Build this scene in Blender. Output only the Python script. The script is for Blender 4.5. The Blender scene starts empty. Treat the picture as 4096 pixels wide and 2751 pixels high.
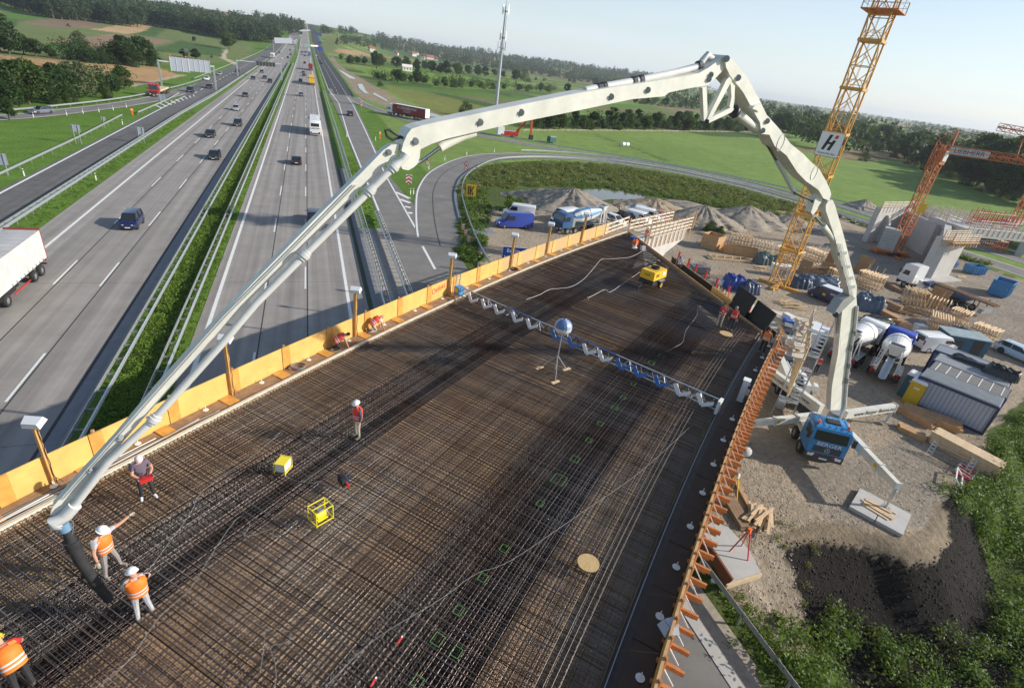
import bpy,math,random,bmesh
import numpy as np
from mathutils import Vector,Matrix
random.seed(7);rng=np.random.default_rng(7)
sc=bpy.context.scene
COL=sc.collection
R=math.radians

# ---------------------------------------------------------------- camera
HC=22.0;FPX=2130.0;CX,CY=2048.0,1375.5
PITCH,YAW,ROLL=R(27.655),R(22.379),R(8.1)
R0=np.array([math.cos(YAW),-math.sin(YAW),0.0])
FW=np.array([math.sin(YAW)*math.cos(PITCH),math.cos(YAW)*math.cos(PITCH),-math.sin(PITCH)])
U0=np.cross(R0,FW)
cam=bpy.data.objects.new('camera',bpy.data.cameras.new('camera'));COL.objects.link(cam)
xr=R0*math.cos(ROLL)+U0*math.sin(ROLL);yu=-R0*math.sin(ROLL)+U0*math.cos(ROLL)
cam.matrix_world=Matrix([[xr[0],yu[0],-FW[0],0],[xr[1],yu[1],-FW[1],0],[xr[2],yu[2],-FW[2],HC],[0,0,0,1]])
cam.data.lens=FPX/4096*36;cam.data.sensor_width=36;cam.data.clip_start=.2;cam.data.clip_end=40000
sc.camera=cam

# ---------------------------------------------------------------- sky, sun, exposure
SUN_AZ,SUN_EL=110.0,25.0           # azimuth clockwise from +Y
world=bpy.data.worlds.new('World');sc.world=world;world.use_nodes=True
wn=world.node_tree;bg=wn.nodes['Background']
sky=wn.nodes.new('ShaderNodeTexSky');sky.sky_type='NISHITA';sky.sun_disc=False
sky.sun_elevation=R(SUN_EL);sky.sun_rotation=R(SUN_AZ);sky.air_density=1.0;sky.dust_density=.8;sky.ozone_density=1.0;sky.altitude=450
SKY=.12;bg.inputs[1].default_value=SKY        # clear sky above a bright hazy horizon with thin high cloud
def WN(t,**k):
    n=wn.nodes.new(t)
    for a,v in k.items(): setattr(n,a,v)
    return n
wl=wn.links.new;wtc=WN('ShaderNodeTexCoord');wsep=WN('ShaderNodeSeparateXYZ');wl(wtc.outputs['Generated'],wsep.inputs[0])
wmap=WN('ShaderNodeMapping');wmap.inputs['Scale'].default_value=(1.6,1.6,16);wl(wtc.outputs['Generated'],wmap.inputs[0])
wnz=WN('ShaderNodeTexNoise');wnz.inputs['Scale'].default_value=2.2;wnz.inputs['Detail'].default_value=7;wl(wmap.outputs[0],wnz.inputs['Vector'])
wab=WN('ShaderNodeMath',operation='ABSOLUTE');wl(wsep.outputs['Z'],wab.inputs[0])
wmu=WN('ShaderNodeMath',operation='MULTIPLY');wl(wab.outputs[0],wmu.inputs[0]);wmu.inputs[1].default_value=-4.5
wex=WN('ShaderNodeMath',operation='EXPONENT');wl(wmu.outputs[0],wex.inputs[0])
wcl=WN('ShaderNodeMapRange');wcl.inputs['From Min'].default_value=.35;wcl.inputs['From Max'].default_value=.75;wcl.inputs['To Min'].default_value=.66;wcl.inputs['To Max'].default_value=.96;wl(wnz.outputs['Fac'],wcl.inputs['Value'])
wfa=WN('ShaderNodeMath',operation='MULTIPLY');wl(wex.outputs[0],wfa.inputs[0]);wl(wcl.outputs['Result'],wfa.inputs[1])
wmx=WN('ShaderNodeMix',data_type='RGBA');wl(wfa.outputs[0],wmx.inputs[0]);wl(sky.outputs[0],wmx.inputs[6]);wmx.inputs[7].default_value=(.64/SKY,.72/SKY,.80/SKY,1)
wl(wmx.outputs[2],bg.inputs[0])
sl=bpy.data.lights.new('sun','SUN');sl.energy=4.6;sl.angle=R(0.53);sl.color=(1.0,.93,.82)
so=bpy.data.objects.new('sun',sl);COL.objects.link(so)
sd=Vector((math.sin(R(SUN_AZ))*math.cos(R(SUN_EL)),math.cos(R(SUN_AZ))*math.cos(R(SUN_EL)),math.sin(R(SUN_EL))))
so.rotation_euler=sd.to_track_quat('Z','Y').to_euler();so.location=(0,0,60)
sc.view_settings.view_transform='Standard';sc.view_settings.look='None';sc.view_settings.gamma=1
sc.view_settings.exposure=0.35;sc.view_settings.use_curve_mapping=False
sc.render.engine='CYCLES'

# ---------------------------------------------------------------- terrain height
def S(u):
    u=np.clip(u,0,1);return u*u*(3-2*u)
EDX=np.array([-1e4,18,20.5,24,27,29.5,31.1,33,35.6,38.2,41,47,50,61,100,1e4])
EDY=np.array([-1e4,-1e4,16,15.2,15,14.6,13.2,12.7,13.4,14.7,16,16.7,18,22.6,30,30])
def h(x,y):
    x=np.asarray(x,float);y=np.asarray(y,float)
    d=np.hypot(x,y);az=np.degrees(np.arctan2(x,y))
    d0=560+940*S((az-2)/7)
    A=46*(1-S((az-33)/9))*S((az+95)/40)
    z=A*S((d-d0)/1500)
    dist=np.interp(x,EDX,EDY)-y
    dist=np.where(dist>500,0,dist)
    z=z-3.3*S(dist/5.0)*S((x-18.5)/4)*S((130-x)/30)
    return z
def ray(px,py):
    qx,qy=px-CX,py-CY
    a=qx*math.cos(ROLL)+qy*math.sin(ROLL);b=-qx*math.sin(ROLL)+qy*math.cos(ROLL)
    v=R0*a-U0*b+FW*FPX
    return v/np.linalg.norm(v)
def at(px,py,z=0.0):                      # a photo pixel laid on the level z
    v=ray(px,py);t=(z-HC)/v[2]
    return Vector((v[0]*t,v[1]*t,z))
def hit(px,py):                            # a photo pixel laid on the terrain
    v=ray(px,py);t=np.geomspace(8,9000,2500)
    zz=HC+v[2]*t;k=np.argmax(zz<h(v[0]*t,v[1]*t))
    if k==0: k=2499
    return Vector((v[0]*t[k],v[1]*t[k],float(h(v[0]*t[k],v[1]*t[k]))))
ZS=2334/1024
def P1(x,y,z=0): return at(x/ZS,y/ZS,z)
def tile(ox,oy,s=ZS):
    return lambda x,y,z=0: at(ox+x/s,oy+y/s,z)
T11,T12,T13,T14=tile(0,0),tile(1024,0),tile(2048,0),tile(3072,0)
T21,T22,T23,T24=tile(0,688),tile(1024,688),tile(2048,688),tile(3072,688)
T31,T32,T33,T34=tile(0,1376),tile(1024,1376),tile(2048,1376),tile(3072,1376)
T41,T42=tile(0,2063),tile(1024,2063)
T43,T44=tile(2048,2063,1.3027),tile(3072,2063,1.3027)
def H1(x,y): return hit(x/ZS,y/ZS)
def H2(x,y): return hit(1024+x/ZS,y/ZS)
def H3(x,y): return hit(2048+x/ZS,y/ZS)
def H4(x,y): return hit(3072+x/ZS,y/ZS)

# ---------------------------------------------------------------- materials
MATS={}
def mat(name,c,rough=.7,metal=0.,var=.0,scale=3.,c2=None,bump=0.,bscale=None,spec=.5,island=0.,detail=6,coat=0):
    if name in MATS: return MATS[name]
    m=bpy.data.materials.new(name);m.use_nodes=True;MATS[name]=m
    nt=m.node_tree;b=nt.nodes['Principled BSDF']
    b.inputs['Roughness'].default_value=rough;b.inputs['Metallic'].default_value=metal
    b.inputs['Specular IOR Level'].default_value=spec
    if coat: b.inputs['Coat Weight'].default_value=coat;b.inputs['Coat Roughness'].default_value=.08
    c=(*c,1);b.inputs['Base Color'].default_value=c
    tc=nt.nodes.new('ShaderNodeTexCoord')
    out=None
    if var>0 or c2:
        n=nt.nodes.new('ShaderNodeTexNoise');n.inputs['Scale'].default_value=scale;n.inputs['Detail'].default_value=detail
        n.inputs['Roughness'].default_value=.65
        nt.links.new(tc.outputs['Object'],n.inputs['Vector'])
        r=nt.nodes.new('ShaderNodeValToRGB');r.color_ramp.elements[0].position=.3;r.color_ramp.elements[1].position=.7
        d=c2 if c2 else tuple(max(0,v*(1-var)) for v in c[:3])
        e=c[:3] if c2 else tuple(min(1,v*(1+var)) for v in c[:3])
        r.color_ramp.elements[0].color=(*d,1);r.color_ramp.elements[1].color=(*e,1)
        nt.links.new(n.outputs['Fac'],r.inputs['Fac']);out=r.outputs['Color']
        nt.links.new(out,b.inputs['Base Color'])
    if island>0:
        g=nt.nodes.new('ShaderNodeNewGeometry');mr=nt.nodes.new('ShaderNodeMapRange')
        mr.inputs['To Min'].default_value=1-island;mr.inputs['To Max'].default_value=1+island
        nt.links.new(g.outputs['Random Per Island'],mr.inputs['Value'])
        mx=nt.nodes.new('ShaderNodeVectorMath');mx.operation='SCALE'
        if out: nt.links.new(out,mx.inputs[0])
        else: mx.inputs[0].default_value=c[:3]
        nt.links.new(mr.outputs['Result'],mx.inputs['Scale']);nt.links.new(mx.outputs[0],b.inputs['Base Color'])
    if bump>0:
        n2=nt.nodes.new('ShaderNodeTexNoise');n2.inputs['Scale'].default_value=bscale or scale*6;n2.inputs['Detail'].default_value=8
        nt.links.new(tc.outputs['Object'],n2.inputs['Vector'])
        bp=nt.nodes.new('ShaderNodeBump');bp.inputs['Strength'].default_value=bump;bp.inputs['Distance'].default_value=.1
        nt.links.new(n2.outputs['Fac'],bp.inputs['Height']);nt.links.new(bp.outputs['Normal'],b.inputs['Normal'])
    return m
def streak(m,axis=(1.1,.012,1),lo=.78,hi=1.16):      # tyre-worn streaks along the road
    nt=m.node_tree;b=nt.nodes['Principled BSDF'];src=b.inputs['Base Color'].links[0].from_socket
    tc=nt.nodes.new('ShaderNodeTexCoord');mp=nt.nodes.new('ShaderNodeMapping');mp.inputs['Scale'].default_value=axis;nz=nt.nodes.new('ShaderNodeTexNoise');nz.inputs['Scale'].default_value=1.0;nz.inputs['Detail'].default_value=4
    nt.links.new(tc.outputs['Object'],mp.inputs[0]);nt.links.new(mp.outputs[0],nz.inputs['Vector'])
    mr=nt.nodes.new('ShaderNodeMapRange');mr.inputs['From Min'].default_value=.35;mr.inputs['From Max'].default_value=.65;mr.inputs['To Min'].default_value=lo;mr.inputs['To Max'].default_value=hi
    vm=nt.nodes.new('ShaderNodeVectorMath');vm.operation='SCALE';nt.links.new(nz.outputs['Fac'],mr.inputs['Value']);nt.links.new(src,vm.inputs[0]);nt.links.new(mr.outputs[0],vm.inputs['Scale']);nt.links.new(vm.outputs[0],b.inputs['Base Color']);return m
def leafmat(name,c,c2,scale=.6):
    m=mat(name,c,rough=.6,c2=c2,scale=scale,island=.35,spec=.3)
    b=m.node_tree.nodes['Principled BSDF'];nt=m.node_tree
    tr=nt.nodes.new('ShaderNodeBsdfTranslucent');mx=nt.nodes.new('ShaderNodeMixShader');mx.inputs[0].default_value=.3
    tr.inputs['Color'].default_value=(c[0]*1.7,c[1]*1.5,c[2]*1.0,1)
    o=nt.nodes['Material Output']
    nt.links.new(b.outputs[0],mx.inputs[1]);nt.links.new(tr.outputs[0],mx.inputs[2]);nt.links.new(mx.outputs[0],o.inputs[0])
    return m
def tmat(name):                                  # terrain: attribute colour, mottled
    m=bpy.data.materials.new(name);m.use_nodes=True;MATS[name]=m
    nt=m.node_tree;b=nt.nodes['Principled BSDF'];b.inputs['Roughness'].default_value=.95;b.inputs['Specular IOR Level'].default_value=.15
    L=nt.links.new;N=nt.nodes.new
    at_=N('ShaderNodeAttribute');at_.attribute_name='Col';tc=N('ShaderNodeTexCoord')
    def noise(s,lo,hi,det=6):
        n=N('ShaderNodeTexNoise');n.inputs['Scale'].default_value=s;n.inputs['Detail'].default_value=det;n.inputs['Roughness'].default_value=.7
        L(tc.outputs['Object'],n.inputs['Vector'])
        mr=N('ShaderNodeMapRange');mr.inputs['From Min'].default_value=.3;mr.inputs['From Max'].default_value=.7
        mr.inputs['To Min'].default_value=lo;mr.inputs['To Max'].default_value=hi
        L(n.outputs['Fac'],mr.inputs['Value']);return n.outputs['Fac'],mr.outputs['Result']
    _,a=noise(.02,.85,1.15);_,c=noise(.25,.8,1.2);f,d=noise(2.5,.7,1.3,10)
    m1=N('ShaderNodeMath');m1.operation='MULTIPLY';L(a,m1.inputs[0]);L(c,m1.inputs[1])
    m2=N('ShaderNodeMath');m2.operation='MULTIPLY';L(m1.outputs[0],m2.inputs[0]);L(d,m2.inputs[1])
    v=N('ShaderNodeVectorMath');v.operation='SCALE';L(at_.outputs['Color'],v.inputs[0]);L(m2.outputs[0],v.inputs['Scale'])
    L(v.outputs[0],b.inputs['Base Color'])
    bp=N('ShaderNodeBump');bp.inputs['Strength'].default_value=.8;bp.inputs['Distance'].default_value=.25
    L(f,bp.inputs['Height']);L(bp.outputs['Normal'],b.inputs['Normal'])
    return m

# ---------------------------------------------------------------- mesh builder and object helpers
class MB:
    def __init__(s): s.v=[];s.f=[];s.m=[];s.k=0
    def add(s,vs,fs):
        o=len(s.v);s.v+=[tuple(p) for p in vs];s.f+=[tuple(i+o for i in f) for f in fs];s.m+=[s.k]*len(fs);return s
    def hexa(s,p): return s.add(p,[(3,2,1,0),(4,5,6,7),(0,1,5,4),(1,2,6,5),(2,3,7,6),(3,0,4,7)])
    def box(s,c,d,M=None):
        x,y,z=d[0]/2,d[1]/2,d[2]/2
        p=[Vector(q) for q in ((-x,-y,-z),(x,-y,-z),(x,y,-z),(-x,y,-z),(-x,-y,z),(x,-y,z),(x,y,z),(-x,y,z))]
        if M is not None: p=[M @ q for q in p]
        return s.hexa([q+Vector(c) for q in p])
    def bar(s,a,b,w,t=None,up=(0,0,1)):
        a,b=Vector(a),Vector(b);t=t or w;d=(b-a).normalized();u=Vector(up)
        if abs(d.dot(u))>.97: u=Vector((1,0,0))
        sx=d.cross(u).normalized()*w/2;sy=sx.cross(d).normalized()*t/2
        return s.hexa([a-sx-sy,a+sx-sy,a+sx+sy,a-sx+sy,b-sx-sy,b+sx-sy,b+sx+sy,b-sx+sy])
    def rings(s,rs,cap=True,closed=True):
        n=len(rs[0]);vs=[p for r in rs for p in r];fs=[]
        for i in range(len(rs)-1):
            for j in range(n if closed else n-1):
                k=(j+1)% n;fs.append((i*n+j,i*n+k,(i+1)*n+k,(i+1)*n+j))
        if cap: fs+=[tuple(range(n))[::-1],tuple(range((len(rs)-1)*n,len(rs)*n))]
        return s.add(vs,fs)
    def cyl(s,a,b,r,r2=None,n=12):
        a,b=Vector(a),Vector(b);r2=r if r2 is None else r2;d=(b-a).normalized()
        u=d.orthogonal().normalized();w=d.cross(u)
        return s.rings([[c+(u*math.cos(2*math.pi*i/n)+w*math.sin(2*math.pi*i/n))*q for i in range(n)] for c,q in ((a,r),(b,r2))])
    def tube(s,pts,r,n=6):
        pts=[Vector(p) for p in pts];rs=[];u=None
        for i,p in enumerate(pts):
            d=(pts[min(i+1,len(pts)-1)]-pts[max(i-1,0)]).normalized()
            u=d.orthogonal().normalized() if u is None else (u-d*u.dot(d)).normalized()
            w=d.cross(u);q=r[i] if isinstance(r,(list,tuple)) else r
            rs.append([p+(u*math.cos(2*math.pi*j/n)+w*math.sin(2*math.pi*j/n))*q for j in range(n)])
        return s.rings(rs)
    def ext(s,poly,vec):
        n=len(poly);a=[Vector(p) for p in poly];v=Vector(vec)
        return s.add(a+[p+v for p in a],[tuple(range(n))[::-1],tuple(range(n,2*n))]+[(i,(i+1)% n,(i+1)% n+n,i+n) for i in range(n)])
    def quad(s,*p): return s.add(p,[tuple(range(len(p)))])
    def ball(s,c,rx,ry=None,rz=None,n=10,m=6,z0=-1):
        ry=ry or rx;rz=rz or rx;rs=[]
        for i in range(m+1):
            t=-math.pi/2+math.pi*i/m
            zz=max(math.sin(t),z0);cc=max(math.cos(t),.02)
            rs.append([(c[0]+rx*cc*math.cos(2*math.pi*j/n),c[1]+ry*cc*math.sin(2*math.pi*j/n),c[2]+rz*zz) for j in range(n)])
        return s.rings(rs)
    def mesh(s,name,mats,smooth=False):
        me=bpy.data.meshes.new(name);me.from_pydata(s.v,[],s.f);me.update()
        for m in (mats if isinstance(mats,(list,tuple)) else [mats]): me.materials.append(m)
        if any(s.m): me.polygons.foreach_set('material_index',s.m)
        bm=bmesh.new();bm.from_mesh(me);bmesh.ops.recalc_face_normals(bm,faces=bm.faces);bm.to_mesh(me);bm.free()
        if smooth:
            me.polygons.foreach_set('use_smooth',[True]*len(me.polygons));me.set_sharp_from_angle(angle=R(40))
        return me
    def build(s,name,mats,parent=None,smooth=False,loc=None,rz=0):
        o=bpy.data.objects.new(name,s.mesh(name,mats,smooth));COL.objects.link(o)
        if parent: o.parent=parent
        if loc is not None: o.location=loc
        o.rotation_euler.z=rz
        return o
def tag(o,label,cat,group=None):
    o['label']=label;o['category']=cat
    if group: o['group']=group
    return o
def thing(name,label,cat,loc=(0,0,0),rz=0,group=None):
    o=bpy.data.objects.new(name,None);COL.objects.link(o);o.empty_display_size=.3
    o.location=loc;o.rotation_euler.z=rz
    return tag(o,label,cat,group)
def inst(me,name,parent=None,loc=(0,0,0),rz=0,sc_=None,label=None):
    o=bpy.data.objects.new(name,me);COL.objects.link(o);o.parent=parent;o.location=loc
    o.rotation_euler.z=rz
    if sc_: o.scale=sc_
    if label: o['label']=label
    return o
def struct(o,kind='structure',label=None):
    o['kind']=kind
    if label: o['label']=label
    return o
def dup(root,label=None,loc=None,rz=None,group=None):
    def cp(o,par):
        c=o.copy();COL.objects.link(c);c.parent=par
        for ch in o.children: cp(ch,c)
        return c
    r=cp(root,root.parent)
    if label: r['label']=label
    if loc is not None: r.location=loc
    if rz is not None: r.rotation_euler.z=rz
    if group: r['group']=group
    return r
def npmesh(name,V,F,mats,smooth=False,mi=None):       # big meshes straight from arrays (quads or tris)
    me=bpy.data.meshes.new(name);n=F.shape[1]
    me.vertices.add(len(V));me.vertices.foreach_set('co',np.asarray(V,np.float32).ravel())
    me.loops.add(F.size);me.loops.foreach_set('vertex_index',F.ravel().astype(np.int32))
    me.polygons.add(len(F));me.polygons.foreach_set('loop_start',np.arange(0,F.size,n,dtype=np.int32))
    for m in (mats if isinstance(mats,(list,tuple)) else [mats]): me.materials.append(m)
    if mi is not None: me.polygons.foreach_set('material_index',np.asarray(mi,np.int32))
    if smooth: me.polygons.foreach_set('use_smooth',np.ones(len(F),bool))
    me.update();me.validate();return me
def nobj(name,me,parent=None):
    o=bpy.data.objects.new(name,me);COL.objects.link(o);o.parent=parent;return o
_txt={}
def text_mesh(s,size,name='lettering',m=None,ext=.004,align='CENTER'):
    cu=bpy.data.curves.new(name,'FONT');cu.body=s;cu.size=size;cu.extrude=ext;cu.align_x=align;cu.align_y='CENTER'
    o=bpy.data.objects.new(name,cu);COL.objects.link(o)
    bpy.context.view_layer.update();dg=bpy.context.evaluated_depsgraph_get()
    me=bpy.data.meshes.new_from_object(o.evaluated_get(dg));bpy.data.objects.remove(o);me.materials.clear()
    if m: me.materials.append(m)
    return me
def put_text(s,size,m,parent,origin,xdir,ydir,name='lettering',sx=1.0):
    me=text_mesh(s,size,name,m);X=Vector(xdir).normalized();Y=Vector(ydir).normalized();Zd=X.cross(Y)
    M=Matrix(((X.x*sx,Y.x,Zd.x,origin[0]),(X.y*sx,Y.y,Zd.y,origin[1]),(X.z*sx,Y.z,Zd.z,origin[2]),(0,0,0,1)))
    me.transform(M);return nobj(name,me,parent)

# ================================================================ SETTING
M_conc=streak(mat('road_concrete',(.285,.262,.24),.9,var=.12,scale=.35,bump=.15,bscale=25))
M_asph=streak(mat('asphalt',(.125,.12,.117),.9,var=.2,scale=.5,bump=.2,bscale=40))
M_asph2=mat('new_asphalt',(.045,.046,.05),.85,var=.2,scale=.5,bump=.2,bscale=40)
M_asph3=mat('old_asphalt',(.19,.18,.168),.9,var=.2,scale=.3,bump=.2,bscale=40)
M_mark=mat('road_paint',(.74,.74,.72),.7,var=.12,scale=4)
M_joint=mat('joint_sealant',(.05,.05,.05),.8)
M_galv=mat('galvanised_steel',(.55,.57,.58),.42,metal=.65,var=.15,scale=8)
M_galvd=mat('weathered_galvanised',(.32,.33,.33),.55,metal=.5,var=.2,scale=8)
M_gutter=mat('gutter_concrete',(.22,.225,.235),.85,var=.12,scale=1)
M_timber=mat('timber',(.48,.29,.14),.7,var=.25,scale=5,island=.25)
M_timberL=mat('pale_timber',(.62,.46,.28),.7,var=.2,scale=5,island=.25)
M_ply=mat('film_plywood',(.74,.44,.13),.55,var=.14,scale=1.6,bump=.05,bscale=60)
M_plyd=mat('dark_plywood',(.62,.31,.07),.5,var=.2,scale=3)
M_osb=mat('osb_board',(.60,.44,.22),.7,c2=(.44,.28,.11),scale=14)
M_white=mat('white_paint',(.78,.78,.76),.4,var=.05,scale=3)
M_black=mat('black_rubber',(.022,.022,.024),.75)
M_darkst=mat('dark_steel',(.06,.06,.065),.5,metal=.6)
M_glass=mat('dark_glass',(.02,.025,.03),.06,spec=.8)
M_orange=mat('hivis_orange',(.9,.16,.03),.7)
M_red=mat('red_paint',(.55,.03,.03),.4)
M_yel=mat('yellow_paint',(.80,.48,.02),.4)
M_blue=mat('blue_paint',(.03,.10,.38),.35)

def ip(q,pts):                                  # numpy point in polygon
    x,y=q[:,0],q[:,1];r=np.zeros(len(q),bool);j=len(pts)-1
    for i in range(len(pts)):
        xi,yi=pts[i][:2];xj,yj=pts[j][:2]
        with np.errstate(divide='ignore',invalid='ignore'):
            c=((yi>y)!= (yj>y))& (x<(xj-xi)*(y-yi)/(yj-yi+1e-12)+xi)
        r ^= c;j=i
    return r
DIRT=(.37,.30,.22);DIRT2=(.30,.255,.205);SOIL=(.022,.019,.017);TAN=(.37,.25,.13);WEED=(.085,.115,.03)
GR=(.11,.20,.03);MEAD=(.185,.27,.065);OLIVE=(.155,.195,.065);CORN=(.07,.125,.032);BROWN=(.23,.165,.105);YEL=(.22,.24,.07)
def build_terrain():
    azs=np.concatenate([np.arange(-180,-42,4),np.arange(-42,92,.16),np.arange(92,180,4)])
    rs=[1.5]
    while rs[-1]<12000: rs.append(rs[-1]*1.0145)
    rs=np.array(rs);na,nr=len(azs),len(rs)
    A=np.radians(azs);X=np.sin(A)[None,:]*rs[:,None];Y=np.cos(A)[None,:]*rs[:,None]
    V=np.stack([X,Y,h(X,Y)],-1).reshape(-1,3)
    i=np.arange(nr-1)[:,None]*na;j=np.arange(na)[None,:];k=(j+1)% na
    F=np.stack([i+j,i+na+j,i+na+k,i+k],-1).reshape(-1,4)
    V=np.vstack([V,[[0,0,0]]])
    me=npmesh('terrain',V,F,tmat('ground'),smooth=True)
    q=V[:,:2];x,y=q[:,0],q[:,1];d=np.hypot(x,y);az=np.degrees(np.arctan2(x,y))
    jit=np.stack([np.sin(x*.9+1.3*np.sin(y*.7))+np.sin(x*2.3+y*1.9),np.cos(y*.8+1.1*np.sin(x*.6))+np.sin(y*2.1-x*1.7)],-1)*.25
    C=np.tile(np.array(GR),(len(V),1))
    C[x>22]=MEAD;C[(x>18)& (x<70)& (y<24)]=(.09,.10,.04)
    # field strips, different on each side of the valley
    pal=np.array([OLIVE,GR,(.11,.17,.04),CORN,YEL,OLIVE,(.25,.20,.10),(.10,.15,.045),MEAD,CORN,(.17,.17,.07),MEAD])
    def strips(mask,ang,w,seed,cross=420):
        a=math.radians(ang);u=x*math.cos(a)+y*math.sin(a)+12*np.sin((x+y)/130);v=-x*math.sin(a)+y*math.cos(a)
        k=(np.floor(u/w)*7.0+np.floor(v/cross+.37*np.floor(u/w))*13+seed).astype(np.int64)
        idx=(np.abs(np.sin(k*12.9898)*43758.5453)% 1*len(pal)).astype(int)
        C[mask]=pal[idx[mask]]
    strips((x<-75)& (d>230),35,70,3,300)
    strips((x>24)& (d>330)& (y>60),-62,34,11,520)
    strips((d>1400),15,160,5,900)
    J=q+jit*np.clip(d/120,0,4)[:,None]
    def pg(c,pts,j=True,n=0):
        m=ip(J if j else q,[tuple(p[:2]) for p in pts]);C[m]=c
    # left hillside
    pg(OLIVE,[H1(*p) for p in ((0,330),(200,190),(460,170),(900,250),(1250,310),(1500,260),(2000,370),(2300,400),(2300,560),(1450,600),(560,540),(0,500))])
    pg((.10,.19,.035),[H1(*p) for p in ((0,70),(460,170),(200,190),(0,165))])
    pg(BROWN,[H1(*p) for p in ((180,195),(560,165),(900,215),(960,240),(700,262),(420,250))])
    pg((.27,.19,.12),[H1(*p) for p in ((390,380),(640,352),(1050,308),(1400,350),(1570,370),(1400,420),(1020,435),(850,432),(660,405))])
    pg((.48,.33,.17),[H1(*p) for p in ((850,270),(1050,235),(1270,212),(1390,235),(1300,290),(1130,312),(1000,295))])
    pg(CORN,[H1(*p) for p in ((1240,318),(1395,235),(1520,260),(1400,340))])
    pg((.09,.18,.035),[H1(*p) for p in ((400,395),(660,405),(690,470),(560,500))])
    pg(CORN,[H1(*p) for p in ((1640,370),(2010,430),(2060,520),(1850,500),(1420,470),(1420,440))])
    pg((.43,.27,.13),[H1(*p) for p in ((0,505),(450,550),(900,580),(1420,612),(1660,690),(1200,782),(700,790),(0,690))])
    pg((.50,.42,.30),[H1(*p) for p in ((2010,530),(2050,455),(2080,455),(2055,530),(2180,585),(2150,600))],False)
    pg((.46,.36,.24),[H1(*p) for p in ((1190,775),(1650,680),(1700,690),(1210,795))],False)
    # strip of earthworks and fields to the right of the motorway
    pg((.30,.235,.16),[H2(*p) for p in ((700,500),(760,600),(1000,740),(1180,830),(1330,940),(1720,1060),(1560,1110),(1150,960),(960,890),(900,850),(760,640),(670,540))])
    pg((.16,.19,.06),[H2(*p) for p in ((640,330),(1000,330),(990,380),(760,430),(690,470),(620,500),(600,420))])
    pg(TAN,[H2(*p) for p in ((700,455),(960,470),(1250,525),(1750,590),(1380,550),(1050,520),(740,482))])
    pg((.17,.27,.045),[H2(*p) for p in ((860,610),(1200,620),(1900,690),(2330,740),(2330,830),(1700,800),(1260,750),(1060,690))])
    pg((.19,.21,.055),[H2(*p) for p in ((1180,780),(1560,850),(2100,960),(2330,1000),(1850,1080),(1700,1060),(1400,930),(1200,830))])
    pg(CORN,[H2(*p) for p in ((1550,838),(1700,850),(2330,985),(2330,1015),(2050,965))])
    pg(CORN,[H2(*p) for p in ((1230,752),(1500,760),(1620,785),(1590,800),(1240,775))])
    pg(CORN,[H2(*p) for p in ((1880,690),(2000,695),(2330,775),(2330,790))])
    pg(CORN,[H2(*p) for p in ((2030,815),(2330,860),(2330,890))])
    pg((.30,.22,.13),[H2(*p) for p in ((1740,400),(2060,420),(2120,460),(1880,470))])
    pg((.14,.26,.06),[H2(*p) for p in ((700,290),(760,300),(1000,345),(740,320))])
    pg((.27,.19,.13),[H3(*p) for p in ((1150,950),(1740,1000),(2300,1080),(1900,1040),(1500,1010))])
    pg((.50,.42,.30),[H3(*p) for p in ((100,1180),(900,1183),(2230,1199),(2230,1207),(900,1194),(100,1190))],False)
    pg((.12,.17,.045),[T13(*p) for p in ((730,1225),(1010,1325),(1080,1350),(1400,1475),(1440,1475),(1120,1345),(1000,1310),(770,1222))])
    # ground inside the loop: weeds, then the dirt of the site
    pg(WEED,[(16,62),(20,82),(24,98),(30,112),(40,127),(60,138),(80,140),(97,132),(108,118),(114,95),(116,70),(114,45),(110,10),(60,-30),(18,-30)])
    site=[T22(2000,800),T22(1960,560),T22(1900,470),T22(1920,250),T22(2060,230),T22(2200,350),T23(0,330),T23(480,180),T23(800,280),T23(1300,300),T23(1900,340),T23(2334,360),T24(480,330),T24(900,470),T24(960,640),
            (107,75),(112,70),(113,60),T24(2334,990),(104,40),(90,24),T34(2333,480),T34(1990,820),T34(2080,1150),T34(1700,1290),T34(1620,1400),T34(1700,1500),T44(880,50),T44(640,130),T44(430,60),T44(250,180),T44(330,470),(20,9.6),(18.6,11),(18.4,20),(19,30)]
    pg(DIRT,site)
    pg(DIRT2,[(70,60),(95,82),(112,78),(114,55),(108,40),(90,22),(72,32),(62,48)])
    pg((.31,.265,.21),[T34(250,1130),T34(700,1050),T34(1300,850),T34(1500,1100),T34(1640,1400),T44(880,50),T44(430,60),T44(280,0)])
    pg(SOIL,[(24.2,14.6),(27,14.4),(29.5,13.5),(31.1,12.1),(33,11.7),(35.6,12.6),(38,14.6),(41,16),(40.5,12),(36.5,7.0),(30,5.5),(25.0,7.0),(23.6,10.5)])
    pg((.25,.20,.14),[(24.5,15.2),(27,15.4),(29.5,14.9),(31.1,13.6),(33,13.2),(35.6,13.9),(38,15.2),(38,14.3),(35.6,12.3),(33,11.4),(31.1,11.8),(29.5,13.2),(27,14.1),(24.4,14.4)])
    pg((.40,.33,.25),[(18.8,9.2),(18.8,12.5),(21,14.5),(24,14.8),(24.2,12),(23.5,9.8),(21.5,8.6)])
    at_=me.color_attributes.new('Col','FLOAT_COLOR','POINT')
    at_.data.foreach_set('color',np.hstack([C,np.ones((len(C),1))]).astype(np.float32).ravel())
    o=nobj('ground',me);struct(o)
build_terrain()

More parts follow.
